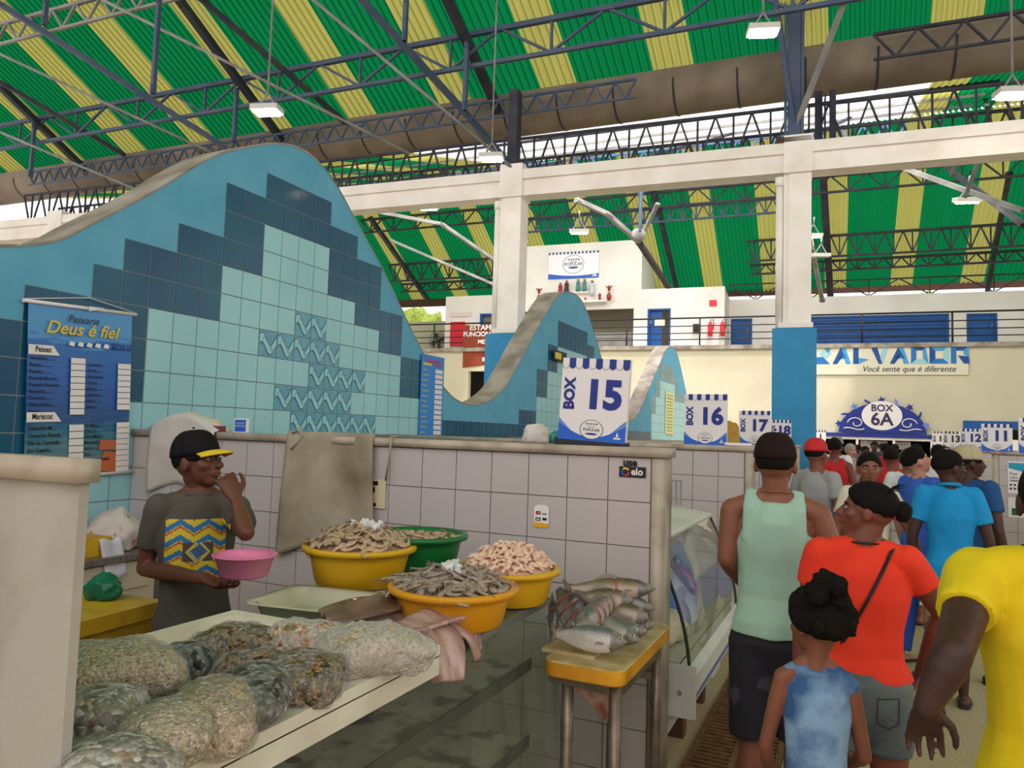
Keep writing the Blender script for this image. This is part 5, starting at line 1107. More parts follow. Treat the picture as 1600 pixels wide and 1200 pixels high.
# ---- fish
def fishmat(name, back, belly, flank):
    m = bpy.data.materials.new(name); m.use_nodes = True; n = m.node_tree.nodes; l = m.node_tree.links; b = n['Principled BSDF']; b.inputs['Roughness'].default_value = .3; b.inputs['Metallic'].default_value = .15; b.inputs['Coat Weight'].default_value = .4
    tc = n.new('ShaderNodeTexCoord'); sp = n.new('ShaderNodeSeparateXYZ'); l.new(tc.outputs['Object'], sp.inputs[0]); mr = n.new('ShaderNodeMapRange'); mr.inputs[1].default_value = -.045; mr.inputs[2].default_value = .05; l.new(sp.outputs['Z'], mr.inputs[0])
    nz = n.new('ShaderNodeTexNoise'); nz.inputs['Scale'].default_value = 30; l.new(tc.outputs['Object'], nz.inputs['Vector']); a = n.new('ShaderNodeMath'); a.operation = 'MULTIPLY_ADD'; a.inputs[1].default_value = .25; l.new(nz.outputs[0], a.inputs[0]); l.new(mr.outputs[0], a.inputs[2])
    cr = n.new('ShaderNodeValToRGB'); l.new(a.outputs[0], cr.inputs[0]); e = cr.color_ramp.elements; e.new(.6)
    for el, (p_, c_) in zip(e, ((.15, belly), (.6, flank), (.95, back))): el.position = p_; el.color = (*srgb(*c_), 1)
    l.new(cr.outputs[0], b.inputs['Base Color']); v = n.new('ShaderNodeTexVoronoi'); v.inputs['Scale'].default_value = 170; l.new(tc.outputs['Object'], v.inputs['Vector']); bp = n.new('ShaderNodeBump'); bp.inputs['Strength'].default_value = .25; bp.inputs['Distance'].default_value = .004; l.new(v.outputs['Distance'], bp.inputs['Height']); l.new(bp.outputs[0], b.inputs['Normal'])
    MATS[name] = m; return m
F_SIL = fishmat('silver_fish', (96, 100, 98), (214, 206, 192), (170, 166, 156)); F_BRN = fishmat('brown_fish', (92, 76, 58), (196, 176, 150), (150, 132, 108)); F_SPK = fishmat('speckled_fish', (70, 70, 68), (196, 192, 184), (128, 126, 120))
M_FLESH = mat('red_flesh', srgb(140, 48, 44), .3, col2=srgb(176, 84, 74), scale=60, coat=.4)
M_FIN = mat('fish_fin', srgb(120, 112, 98), .4)
def fish(lab, p, L, H, W, yaw, roll, pitch=0, m=None, cuts=(), bend=.0, seed=0, tail=True):
    H *= 1.3; W *= 1.0
    """x from head (0) to tail (L); z is up the body (back), y its thickness"""
    r = thing('whole_fish', lab, 'fish', M=Matrix.Translation(p) @ Matrix.Rotation(yaw, 4, 'Z') @ Matrix.Rotation(pitch, 4, 'Y') @ Matrix.Rotation(roll, 4, 'X'))
    hp = [(0, .02), (.03, .22), (.08, .45), (.16, .74), (.26, .94), (.38, 1), (.52, .94), (.66, .74), (.78, .48), (.87, .28), (.92, .24)]
    def hh(t):
        for (a, b), (c, d) in zip(hp, hp[1:]):
            if a <= t <= c: return b+(d-b)*(t-a)/(c-a)
        return .24
    cen = lambda t: Vector((L*t, bend*math.sin(PI*t), 0))
    bm = NB(); rs = []
    for i in range(31):
        t = .92*i/30; h = hh(t)*H/2; w = W/2*min(1, hh(t)**.8*1.05)*(1 if t < .4 else 1-.55*(t-.4)/.52)
        for c_ in cuts:
            if abs(t-c_) < .014: h *= .90; w *= .80
        c = cen(t); rs.append([c+Vector((0, w*math.cos(2*PI*k/18), h*math.sin(2*PI*k/18))) for k in range(18)])
    rings(bm, rs); obj('body', bm, m or F_SIL, r)
    if tail:
        bm = NB(); c = cen(.9); z_ = H*.11; rings(bm, [[c+Vector((0, s_*.002, z)) for s_, z in ((1, z_), (1, 0), (1, -z_), (-1, -z_), (-1, 0), (-1, z_))], [c+Vector((L*.1, s_*.001, z)) for s_, z in ((1, H*.42), (1, 0), (1, -H*.42), (-1, -H*.42), (-1, 0), (-1, H*.42))]]); 
        for v in bm.verts:
            if v.co.x > c.x+L*.05 and abs(v.co.z) < .001: v.co.x -= L*.045
        obj('tail_fin', bm, M_FIN, r)
    bm = NB(); f0 = [cen(.35+.04*k)+Vector((0, 0, hh(.35+.04*k)*H/2*.96)) for k in range(8)]; f1 = [q+Vector((.01, 0, .018*math.sin(PI*(k+.5)/8))) for k, q in enumerate(f0)]
    for k in range(7): quad(bm, [f0[k], f0[k+1], f1[k+1], f1[k]])
    obj('dorsal_fin', bm, M_FIN, r)
    for s_ in (-1, 1):
        w0 = W/2*.92; bm = NB(); q = cen(.26)+Vector((0, s_*w0, -H*.12)); quad(bm, [q, q+Vector((.028, s_*.004, .002)), q+Vector((.036, s_*.006, -.008)), q+Vector((.010, s_*.002, -.008))]); obj('pectoral_fin', bm, M_FIN, r)
        e = cen(.075)+Vector((0, s_*W*.27, H*.09)); bm = NB(); bmesh.ops.create_uvsphere(bm, u_segments=14, v_segments=10, radius=H*.075)
        for v in bm.verts: v.co = Vector((v.co.x, v.co.y*.6, v.co.z))+e
        ey = obj('eye', bm, mat('fish_eye', srgb(190, 180, 150), .1, coat=1), r, smooth=True)
        bm = NB(); bmesh.ops.create_uvsphere(bm, u_segments=10, v_segments=8, radius=H*.042)
        for v in bm.verts: v.co = Vector((v.co.x, v.co.y*.6+s_*H*.028, v.co.z))+e
        obj('pupil', bm, M_BLACK, ey, smooth=True)
        bm = NB(); pipe(bm, [cen(.19+.03*math.cos(a))+Vector((0, s_*(W/2*.90*hh(.2)+.001)*math.cos(a*.6), H*.34*math.sin(a))) for a in [-1.3+.26*k for k in range(11)]], .0016, 5); obj('gill_line', bm, M_STEELD, r)
    bm = NB(); rs = []
    for i in range(7):
        t = -.002+.20*i/6; h = hh(max(t, .004))*H/2*1.025+.0006; w = W/2*min(1, hh(max(t, .004))**.8*1.05)*1.03; c = cen(t); rs.append([c+Vector((0, w*math.cos(2*PI*k/18), h*math.sin(2*PI*k/18))) for k in range(18)])
    rings(bm, rs, cap1=False); obj('head_plate', bm, mat('fish_head', srgb(128, 122, 112), .3, col2=srgb(84, 80, 76), scale=30, coat=.4), r, smooth=True)
    for c_ in cuts:
        bm = NB(); t = c_; h = hh(t)*H/2*.93; w = W/2*min(1, hh(t)**.8)*(1 if t < .4 else 1-.55*(t-.4)/.52)*.97
        rs = []
        for dx, k_ in ((-.007, .93), (0, .99), (.007, .93)): rs.append([cen(t)+Vector((dx, k_*w*math.cos(2*PI*k/18), k_*h*math.sin(2*PI*k/18))) for k in range(18)])
        rings(bm, rs); obj('cut', bm, M_FLESH, r, label='red knife cut')
    return r
TP = lambda x, y, z: onZ(x, y, TZZ+z)
def fishpx(lab, h, t, Hpx, Dh, Dt, roll, m, cuts=(), W=.55, **k):
    ph = atD(h[0], h[1], Dh); pt = atD(t[0], t[1], Dt); d = pt-ph; L = d.length; H = Hpx/FPX*(Dh+Dt)/2
    return fish(lab, ph, L, H/1.3, H*W, math.atan2(d.y, d.x), roll, -math.asin(d.z/L), m=m, cuts=cuts, **k)
fishpx('large silver fish lying along the front of the table, head to the right', (980, 1004), (858, 990), 42, 2.58, 2.66, .35, F_SIL)
fishpx('speckled grey fish with deep red cuts at the left back of the heap', (915, 985), (868, 915), 56, 2.80, 2.92, .2, F_SPK, (.3, .5, .68), tail=False)
fishpx('thick speckled fish piece standing at the far left of the heap', (866, 990), (862, 922), 30, 2.78, 2.9, .1, F_SPK, (.5,), tail=False)
fishpx('gashed silver fish across the middle with its head down', (898, 984), (972, 926), 40, 2.68, 2.92, -.2, F_SIL, (.26, .38, .50, .62, .74), W=.7, tail=False)
fishpx('long brown fish on top of the heap, head to the right', (1024, 920), (878, 918), 34, 2.98, 2.96, .45, F_BRN, (.42,))
fishpx('brown fish under the topmost fish', (990, 938), (890, 935), 36, 2.88, 2.92, .4, F_BRN, (.3,))
fishpx('dark slender fish at the right of the heap', (1023, 952), (940, 930), 24, 2.93, 2.98, .3, F_SPK)
fishpx('greenish silver fish in the right middle of the heap', (1014, 966), (930, 950), 34, 2.82, 2.9, .35, F_BRN)
fishpx('pale bellied fish with its snout toward the table front edge', (997, 1002), (925, 962), 38, 2.64, 2.84, .5, F_SIL)
fishpx('small reddish fish at the right edge of the heap', (1022, 978), (960, 968), 26, 2.84, 2.9, .4, F_SPK, (.22,))
fishpx('little silver fish tucked behind the big front fish', (1012, 986), (950, 985), 24, 2.76, 2.84, .4, F_SIL)
bm = NB(); box(bm, (-.93, 2.62, TZZ+.006), (.20, .14, .012)); tag(obj('cutting_board', bm, M_TABW), 'thin worn board under the large silver fish', 'board')

# ================================================================= CURVED GLASS FRIDGE DISPLAY
fg = thing('fridge_display', 'white refrigerated counter with curved glass front behind the near partition', 'refrigerated counter', (0, 0, 0))
fy0, fy1 = 3.50, 5.02
M_FW = mat('fridge_white', srgb(214, 214, 206), .3, col2=srgb(196, 196, 186), scale=3)
def prof(bm, pts, y0, y1, closed=True, smooth=False): rings(bm, [[(x, y0, z) for x, z in pts], [(x, y1, z) for x, z in pts]], closed=closed, cap0=closed, cap1=closed, smooth=smooth)
bm = NB(); prof(bm, [(-1.45, .14), (-.86, .14), (-.69, .44), (-.69, .50), (-1.45, .50)], fy0, fy1); obj('lower_body', bm, M_FW, fg)
bm = NB(); prof(bm, [(-.66, .44), (-.655, .56), (-.685, .60), (-.73, .60), (-.73, .44)], fy0, fy1); obj('bumper_rail', bm, M_FW, fg)
bm = NB(); box(bm, (-.6645, (fy0+fy1)/2, .465), (.012, fy1-fy0-.04, .03)); obj('blue_stripe', bm, mat('grey_blue_stripe', srgb(84, 100, 150), .4), fg)
for y_ in (fy0-.015, fy1+.015):
    bm = NB(); box(bm, (-.735, y_, .495), (.17, .03, .23)); bevel(bm, .02, 3); obj('end_cap', bm, M_FW, fg, smooth=False)
    bm = NB(); rod(bm, (-.72, y_-.018, .49), (-.72, y_-.014, .49), .012, 12); obj('cap_screw', bm, M_ALU, fg)
bm = NB(); prof(bm, [(-1.35, 1.19), (-.87, 1.135), (-.845, 1.14), (-.84, 1.155), (-.86, 1.165), (-1.35, 1.215)], fy0, fy1); obj('top_board', bm, M_FW, fg)
gp = []
for k in range(13):
    t = k/12; gp.append((-.855+.17*math.sin(t*1.45)/math.sin(1.45), 1.135-.545*t**1.05))
bm = NB(); prof(bm, gp, fy0+.01, fy1-.01, closed=False, smooth=True); obj('curved_glass', bm, M_GLASS, fg, smooth=True)
for y_ in (fy0+.012, fy1-.012):
    bm = NB(); pipe(bm, [(x, y_, z) for x, z in gp], .009, 6); obj('glass_edge', bm, mat('dark_edge', srgb(40, 50, 44), .3), fg)
bm = NB(); prof(bm, [(-1.45, .50), (-1.38, .50), (-1.32, 1.19), (-1.38, 1.19)], fy0, fy1); obj('back_wall', bm, M_FW, fg)
for y_ in (3.6, 4.9):
    bm = NB(); bar(bm, (-1.1, y_, .62), (-1.05, y_, 1.16), .03); obj('inner_post', bm, M_ALU, fg)
bm = NB(); box(bm, (-1.05, (fy0+fy1)/2, .60), (.62, fy1-fy0-.06, .02)); obj('inner_floor', bm, mat('ice_bed_grey', srgb(190, 186, 172), .5), fg)
bm = NB(); box(bm, (-1.15, (fy0+fy1)/2, .90), (.30, fy1-fy0-.06, .01)); obj('glass_shelf', bm, M_GLASS, fg)
bm = NB(); box(bm, (-.765, 4.72, .30), (.02, .26, .13), M=None); obj('vent_grille', bm, M_FW, fg)
lump('blue_bag', 'crumpled blue plastic bag inside the fridge display', 'plastic bag', (-.92, 4.2, .62), (.12, .17, .26), mat('blue_film', srgb(60, 100, 175), .35, col2=srgb(90, 130, 195), scale=9, bump=.4, bscale=14), 8, amp=.3)
lump('white_bag', 'white bundle beside the blue bag inside the fridge display', 'plastic bag', (-.93, 4.52, .62), (.10, .12, .33), M_BAGW, 9, amp=.3)
lump('wrapped_fish', 'pale wrapped lump at the front of the fridge display', 'wrapped fish', (-.90, 3.85, .615), (.12, .16, .1), mat('pale_wrap', srgb(205, 190, 170), .5), 10, amp=.3)
for i, y_ in enumerate((3.62, 4.25, 4.85)):
    bm = NB(); box(bm, (-.93, y_, .07), (.16, .09, .14)); tag(obj('wood_block', bm, mat('dark_wood', srgb(86, 58, 40), .8)), ['wooden block under the near end of the fridge', 'wooden block under the middle of the fridge', 'wooden block under the far end of the fridge'][i], 'wood block')
# small rack on the second partition above the fridge
r = thing('wire_rack', 'small grey slatted rack on the far side of the fridge top', 'rack', (-1.12, 4.96, 1.275), 0)
bm = NB(); box(bm, (0, 0, .09), (.17, .02, .012)); obj('top_rail', bm, M_ALU, r)
bm = NB()
for k in range(6): box(bm, (-.08+.032*k, 0, .01), (.012, .012, .16))
obj('slats', bm, M_ALU, r)
# floor drain grate
gr_ = thing('floor_grate', 'rusty slotted floor drain running along the left of the aisle', 'floor grate', (0, 0, 0))
M_RST = mat('rusty_grate', srgb(120, 84, 44), .7, col2=srgb(84, 56, 30), scale=20)
bm = NB()
for k in range(150): box(bm, (-.56, 2.2+.05*k, .006), (.42, .022, .012))
for x_ in (-.77, -.56, -.35): box(bm, (x_, 5.95, .007), (.03, 7.5, .014))
obj('bars', bm, M_RST, gr_)
bm = NB(); quad(bm, [(-.79, 2.1, .002), (-.33, 2.1, .002), (-.33, 9.8, .002), (-.79, 9.8, .002)]); obj('channel', bm, mat('brown_channel', srgb(44, 32, 20), .5), gr_)  # flat dark brown sheet laid under the bars

# ================================================================= BACK OF THE STALL (left)
r = thing('stall_counter', 'grey granite worktop over cream cupboards along the wave wall', 'counter', (0, 0, 0))
cp = onX(216, 872, -3.72)
bm = NB(); box(bm, (-3.93, 1.85, .885), (.50, 2.60, .035)); bevel(bm, .006, 2); obj('worktop', bm, mat('granite', srgb(130, 122, 112), .3, col2=srgb(80, 74, 70), scale=90), r)
bm = NB(); box(bm, (-3.95, 1.85, .62), (.44, 2.56, .49)); obj('cupboard', bm, mat('cream_cupboard', srgb(200, 190, 160), .6), r)
for k in range(4):
    bm = NB(); box(bm, (-3.722, .85+.64*k, .78), (.016, .61, .15)); bevel(bm, .004, 1); obj('drawer_front', bm, mat('cream_cupboard', (1, 1, 1)), r)
M_YC = mat('scuffed_yellow_lid', srgb(215, 175, 30), .5, col2=srgb(190, 140, 24), scale=7, bump=.1)
r = thing('cooler_box', 'scuffed yellow cooler box behind the shellfish bags', 'cooler', (-3.10, 2.02, 0), .08)
bm = NB(); box(bm, (0, 0, .86), (.90, .50, .06)); bevel(bm, .018, 3); obj('lid', bm, M_YC, r)
bm = NB(); box(bm, (0, 0, .42), (.84, .46, .80)); bevel(bm, .02, 3); obj('body', bm, M_YC, r)
for x_ in (-.25, .25):
    bm = NB(); box(bm, (x_, -.235, .78), (.10, .02, .06)); bevel(bm, .004, 1); obj('latch', bm, M_YC, r)
lump('green_bag', 'green plastic bag lying on the yellow cooler', 'plastic bag', tuple(onZ(160, 935, .89)), (.075, .06, .06), mat('green_film', srgb(20, 130, 90), .35, col2=srgb(10, 90, 66), scale=9), 4, amp=.4)
lump('yellow_bag', 'crumpled yellow plastic bag on the granite worktop', 'plastic bag', (-3.83, 2.38, .903), (.17, .26, .13), mat('yellow_film', srgb(205, 185, 40), .35, col2=srgb(170, 150, 20), scale=8, bump=.4, bscale=12), 2, amp=.35)
lump('rice_sack', 'white sack with red print on the granite worktop by the wave wall', 'sack', (-3.95, 3.02, .903), (.16, .14, .14), mat('white_sack', srgb(200, 190, 182), .7, col2=srgb(180, 110, 100), scale=14, mixlo=.62, mixhi=.68), 11, amp=.3)
bm = NB(); bkp = [(-3.78, 2.62), (-3.70, 2.80)]
tubp = thing('yellow_crate', 'low yellow plastic tray on the granite worktop', 'tray', (-3.86, 2.72, .904)); bm = NB(); box(bm, (0, 0, .05), (.2, .28, .1)); bevel(bm, .012, 2); obj('tray_body', bm, M_YC, tubp)
def towel(u, v): return Vector((-3.78+.10*u, 2.78+.13*v, .99-(.0 if u < .3 else (u-.3)*.28)+.01*math.sin(8*v)))
cloth('white_towel', 'white towel hanging over the worktop edge beside the vendor', 'towel', towel, 12, 8, M_SHW, th=.012)
bk = onZ(386, 962, .48)
r = thing('orange_bucket', 'orange bucket on the floor between the vendor and the partition', 'bucket', (bk.x, min(bk.y, 3.10), 0)); 
bm = NB(); lathe(bm, [(.001, .002), (.105, .002), (.135, .42), (.142, .43), (.142, .445), (.132, .445), (.128, .42), (.10, .012), (.001, .012)], 36); obj('bucket_wall', bm, M_OB, r, smooth=True)
bm = NB(); pipe(bm, [(.14*math.cos(a), .14*math.sin(a), .40-.10*math.sin(a)) for a in [PI*k/14 for k in range(15)]], .003, 5); obj('handle', bm, M_ALU, r)
bm = NB(); box(bm, (bk.x, min(bk.y, 3.1), -.0), (.01, .01, .001)); bm.free()
# right aisle: small display, bowls and posters
r = thing('display_counter', 'white glass display counter in the BOX 12 stall right of the aisle', 'display counter', (0, 0, 0))
bm = NB(); box(bm, (2.15, 13.3, .3), (.6, 3.0, .6)); obj('base', bm, M_FW, r)
bm = NB(); rings(bm, [[(1.87, 11.85, .6), (1.93, 11.85, .95), (2.45, 11.85, 1.0), (2.45, 11.85, .6)], [(1.87, 14.8, .6), (1.93, 14.8, .95), (2.45, 14.8, 1.0), (2.45, 14.8, .6)]], smooth=False); obj('glass_hood', bm, M_GLASS, r)
bm = NB(); box(bm, (2.2, 13.3, 1.02), (.62, 3.0, .03)); obj('top', bm, M_FW, r)
for (x_, y_, m_, lab) in ((2.05, 12.3, M_OB, 'orange bowl on the far right display counter'), (2.0, 13.2, M_BLU, 'blue bowl behind the orange bowl on the right')):
    t_ = thing('plastic_bowl', lab, 'bowl', (x_, y_, 1.036)); bm = NB(); lathe(bm, [(.001, 0), (.10, 0), (.17, .12), (.18, .12), (.11, -.0), (.001, .01)], 28); obj('bowl_wall', bm, m_, t_, smooth=True)
bx = lambda x, y, z: frame((x, y, z), (1, 0, 0), (0, 0, 1))
r = thing('poster', 'white and teal notice on the BOX 11 partition end', 'poster', M=bx(1.84, 11.59, 1.06))
bm = NB(); rect(bm, 0, 0, .28, .42, 0, .002); obj('sheet', bm, M_SW, r); bm = NB(); poly(bm, [(.01, .33), (.2, .28), (.27, .31), (.27, .40), (.01, .40)], 0, .004); obj('teal_band', bm, mat('teal_print', srgb(30, 150, 185), .5), r)
bm = NB(); text(bm, 'Faça', .02, .26, .05, z=.004, align='LEFT'); text(bm, 'sabe', .02, .21, .05, z=.004, align='LEFT'); text(bm, 'recarga', .02, .17, .045, z=.004, align='LEFT', bold=.001)
for k in range(6): rect(bm, .02+.045*(k % 3), .05+.05*(k//3), .045+.045*(k % 3), .075+.05*(k//3), 0, .004)
obj('lettering', bm, mat('grey_ink', (1, 1, 1)), r)
r = thing('poster', 'small notice under the teal notice on the BOX 11 partition', 'poster', M=bx(1.84, 11.59, .75)); bm = NB(); rect(bm, 0, 0, .2, .26, 0, .002); obj('sheet', bm, M_SW, r); bm = NB(); rect(bm, .04, .03, .12, .12, 0, .004); obj('green_patch', bm, mat('dark_green_print', srgb(40, 90, 70), .5), r)
# ================================================================= PEOPLE
def skinm(name, c, d): return mat(name, srgb(*c), .5, col2=srgb(*d), scale=7, sss=.08, bump=.06, bscale=220, spec=.4)
SK_D = skinm('dark_brown_skin', (104, 64, 46), (88, 52, 38)); SK_M = skinm('brown_skin', (134, 84, 62), (118, 72, 54)); SK_R = skinm('warm_brown_skin', (122, 70, 54), (104, 58, 46)); SK_L = skinm('light_skin', (196, 146, 120), (180, 128, 104)); SK_DD = skinm('deep_brown_skin', (72, 46, 38), (60, 38, 32))
M_HAIR = mat('black_hair', (.009, .007, .006), .75, bump=.5, bscale=160, spec=.12); M_HAIRG = mat('grey_hair', srgb(150, 145, 138), .7, bump=.4, bscale=160)
M_EYEW = mat('eye_white', srgb(168, 158, 148), .3); M_LIP = mat('lip', srgb(120, 62, 56), .4)
def fab(name, c, d=None, sc=3, bump=.25, rough=.85): return mat(name, srgb(*c), rough, col2=srgb(*(d or [int(v*.9) for v in c])), scale=sc, bump=bump, bscale=9)
def ell(bm, c, r, M=None, seg=16, rg=12):
    g_ = bmesh.ops.create_uvsphere(bm, u_segments=seg, v_segments=rg, radius=1)
    for v in g_['verts']:
        v.co = Vector((c[0]+v.co.x*r[0], c[1]+v.co.y*r[1], c[2]+v.co.z*r[2]))
        if M: v.co = M @ v.co
def tube(bm, pts, rad, side=None, round0=True, round1=True, n=16, M=None):
    """closed tapered limb; rad entries are r or (ra, rb) with ra along side"""
    pts = [Vector(p) for p in pts]; rs = []; s = Vector(side) if side is not None else None; cs = []
    for i, p in enumerate(pts):
        t = (pts[min(i+1, len(pts)-1)]-pts[max(i-1, 0)]).normalized()
        if s is None: s = t.orthogonal()
        s = (s-t*s.dot(t)).normalized(); u = t.cross(s); a, b = rad[i] if isinstance(rad[i], tuple) else (rad[i], rad[i])
        cs.append((p, t, s.copy(), u, a, b))
    def ring(p, s, u, a, b): return [p+s*(a*math.cos(2*PI*k/n))+u*(b*math.sin(2*PI*k/n)) for k in range(n)]
    if round0:
        p, t, s_, u, a, b = cs[0]; m_ = min(a, b)
        for al in (80, 60, 30): rs.append(ring(p-t*m_*math.sin(math.radians(al)), s_, u, a*math.cos(math.radians(al)), b*math.cos(math.radians(al))))
    for p, t, s_, u, a, b in cs: rs.append(ring(p, s_, u, a, b))
    if round1:
        p, t, s_, u, a, b = cs[-1]; m_ = min(a, b)
        for al in (30, 60, 80): rs.append(ring(p+t*m_*math.sin(math.radians(al)), s_, u, a*math.cos(math.radians(al)), b*math.cos(math.radians(al))))
    if M: rs = [[M @ v for v in r_] for r_ in rs]
    rings(bm, rs)
def fuse(name, bm, m, parent, vox, sm=3, fold=0, fs=8, seed=0, ms=None, cut=None):
    """one continuous skin over overlapping closed shapes"""
    bmesh.ops.recalc_face_normals(bm, faces=bm.faces); me = bpy.data.meshes.new('tmp'); bm.to_mesh(me); bm.free()
    o = bpy.data.objects.new('tmp', me); COL.objects.link(o); r = o.modifiers.new('r', 'REMESH'); r.mode = 'VOXEL'; r.voxel_size = vox
    s = o.modifiers.new('s', 'SMOOTH'); s.iterations = sm; s.factor = .5
    dg = bpy.context.evaluated_depsgraph_get(); me2 = bpy.data.meshes.new_from_object(o.evaluated_get(dg)); bpy.data.objects.remove(o); bpy.data.meshes.remove(me)
    me2.name = name; me2.materials.clear(); me2.materials.append(m)
    if fold:
        nrm = [v.normal.copy() for v in me2.vertices]
        for v, n_ in zip(me2.vertices, nrm):
            q = Vector((v.co.x*1.0, v.co.y, v.co.z*.45))*fs+Vector((seed*3.1, 0, 0)); d = noise.noise(q)+.5*noise.noise(q*2.3)
            v.co += n_*fold*d
    for p in me2.polygons: p.use_smooth = True
    ob = bpy.data.objects.new(name, me2); COL.objects.link(ob); ob.parent = parent; return ob
TORSO = [(.80, .12, .095, 0), (.88, .165, .115, -.01), (.95, .168, .12, -.012), (1.05, .142, .10, 0), (1.15, .145, .105, .0), (1.28, .165, .118, -.004), (1.37, .158, .105, -.006), (1.43, .11, .08, -.006), (1.48, .06, .058, -.006)]
def person(lab, cx, D, H=1.7, face=90, head=None, hp=0, skin=SK_D, build=.86, vox=.012, arms=None, shirt='tee', top=None, hem=.90, bottom=None, blen=.50, blu=0, hair='short', cap=None, foot=None, pos=None, lean=0, belly=0, stride=.10, shoe=None, hipw=1.0, hairm=None, female=False, sleeve=.52, waist=1.0, hs=1.0):
    g = pos or atD(cx, 700, D); k = H/1.72; r = thing('person', lab, 'person', (g.x, g.y, 0), math.radians(face-90)); MI = r.matrix_basis.inverted(); 
    MI = (Matrix.Translation(r.location) @ Matrix.Rotation(math.radians(face-90), 4, 'Z')).inverted()
    bd = build*k; Z = lambda z: z*k
    def P(v):  # joint given either locally (tuple) or in the world (Vector)
        return MI @ v if isinstance(v, Vector) else Vector(v)*k
    tor = [(Z(z), rx*bd*(hipw if z < 1.0 else 1)*(waist if 1.0 <= z < 1.2 else 1), ry*bd*(1+belly*math.exp(-((z-1.08)/.12)**2)), y*k) for z, rx, ry, y in TORSO]
    off = lambda z: Vector((0, lean*(z/k-.9)**1*k if z/k > .9 else 0, 0))
    bm = NB(); tube(bm, [Vector((0, y, z))+off(z) for z, rx, ry, y in tor], [(rx, ry) for z, rx, ry, y in tor], side=(1, 0, 0), n=24)
    top_off = off(Z(1.48))
    sh = {}
    for s_ in (-1, 1):
        S_ = Vector((s_*.178*bd, -.005, Z(1.405)))+off(Z(1.4)); sh[s_] = S_
        tube(bm, [Vector((s_*.04*k, -.008, Z(1.47)))+top_off, Vector((s_*.11*bd, -.01, Z(1.435)))+top_off, S_], [.045*bd, .05*bd, .055*bd])
    # neck and head in the head's own frame
    hd = math.radians((head if head is not None else face)-face); HM = Matrix.Translation(Vector((0, 0, Z(1.50)))+top_off) @ Matrix.Rotation(hd, 4, 'Z') @ Matrix.Rotation(math.radians(-hp), 4, 'X') @ Matrix.Scale(k*1.02*hs, 4)
    tube(bm, [Vector((0, -.012, Z(1.42)))+top_off, Vector((0, -.012, Z(1.49)))+top_off, HM @ Vector((0, -.015, .05))], [.060*bd, .054*bd, .054*k])
    h0 = -1.50
    E = lambda c, r_, **q: ell(bm, (c[0], c[1], c[2]+h0), r_, M=HM, **q)
    E((0, -.012, 1.628), (.076, .096, .092)); E((0, .018, 1.575), (.062, .074, .072)); E((0, .052, 1.527), (.034, .032, .026)); E((0, .035, 1.545), (.05, .045, .035))
    E((0, .062, 1.632), (.055, .024, .018)); 
    for s_ in (-1, 1): E((s_*.038, .055, 1.588), (.026, .03, .024)); E((s_*.079, -.006, 1.598), (.009, .019, .031)); E((s_*.010, .103, 1.581), (.010, .010, .008))
    tube(bm, [(0, .082, .122), (0, .098, .100), (0, .110, .083)], [.008, .010, .013], M=HM)
    tube(bm, [(-.020, .086, .0565), (0, .096, .0575), (.020, .086, .0565)], [.005, .007, .005], M=HM); tube(bm, [(-.017, .085, .046), (0, .094, .0455), (.017, .085, .046)], [.005, .008, .005], M=HM)
    sleeves = []
    for s_ in (-1, 1):
        a = (arms or {}).get('L' if s_ < 0 else 'R'); S_ = sh[s_]
        if a is None: a = dict(el=(s_*.225, -.02, 1.13), wr=(s_*.225, .05, .88), hd=(0, .15, -1))
        el, wr = P(a['el']), P(a['wr']); ra = a.get('fat', 1)*bd
        mid = S_.lerp(el, .45)
        tube(bm, [S_, mid, el], [.054*ra, .050*ra, .040*ra]); tube(bm, [el, el.lerp(wr, .3), wr], [.041*ra, .043*ra, .027*ra])
        sleeves.append((S_, el, ra))
        # hand
        hdv = a['hd']; hdv = (MI.to_3x3() @ hdv) if isinstance(hdv, Vector) else Vector(hdv); hdv.normalize()
        pn = a.get('pn', (-s_, 0, 0)); pn = (MI.to_3x3() @ pn) if isinstance(pn, Vector) else Vector(pn); pn = (pn-hdv*pn.dot(hdv)).normalized()   # palm normal
        sd = hdv.cross(pn).normalized()
        if a.get('thumb', 1) < 0: sd = -sd        # sd: towards the little finger side
        tube(bm, [wr, wr+hdv*.03*k, wr+hdv*.085*k], [(.026*k, .020*k), (.034*k, .017*k), (.040*k, .014*k)], side=sd)
        cu = a.get('curl', .35); cl = a.get('spread', 1)
        for i, (o_, L_) in enumerate(((-.032, .068), (-.011, .077), (.011, .071), (.031, .055))):
            b_ = wr+hdv*.083*k+sd*o_*k; d_ = (hdv+sd*o_*3.0*cl).normalized(); pts = [b_-d_*.01*k]; ang = cu*.5; p_ = b_
            for j, seg in enumerate((.45, .30, .25)):
                dd = d_*math.cos(ang)+pn*math.sin(ang); p_ = p_+dd*seg*L_*k; pts.append(p_); ang += cu*(.9+.1*i)
            tube(bm, pts, [.0088*k, .0085*k, .0078*k, .0066*k], n=8)
        b_ = wr+hdv*.025*k-sd*.024*k; d1 = (hdv*.7-sd*.75+pn*.25).normalized(); p1 = b_+d1*.04*k; p2 = p1+(hdv*.9-sd*.25+pn*.3).normalized()*.032*k; p3 = p2+(hdv+pn*.3).normalized()*.024*k
        tube(bm, [b_, p1, p2, p3], [.014*k, .011*k, .0095*k, .0075*k], n=8)
    feet = []
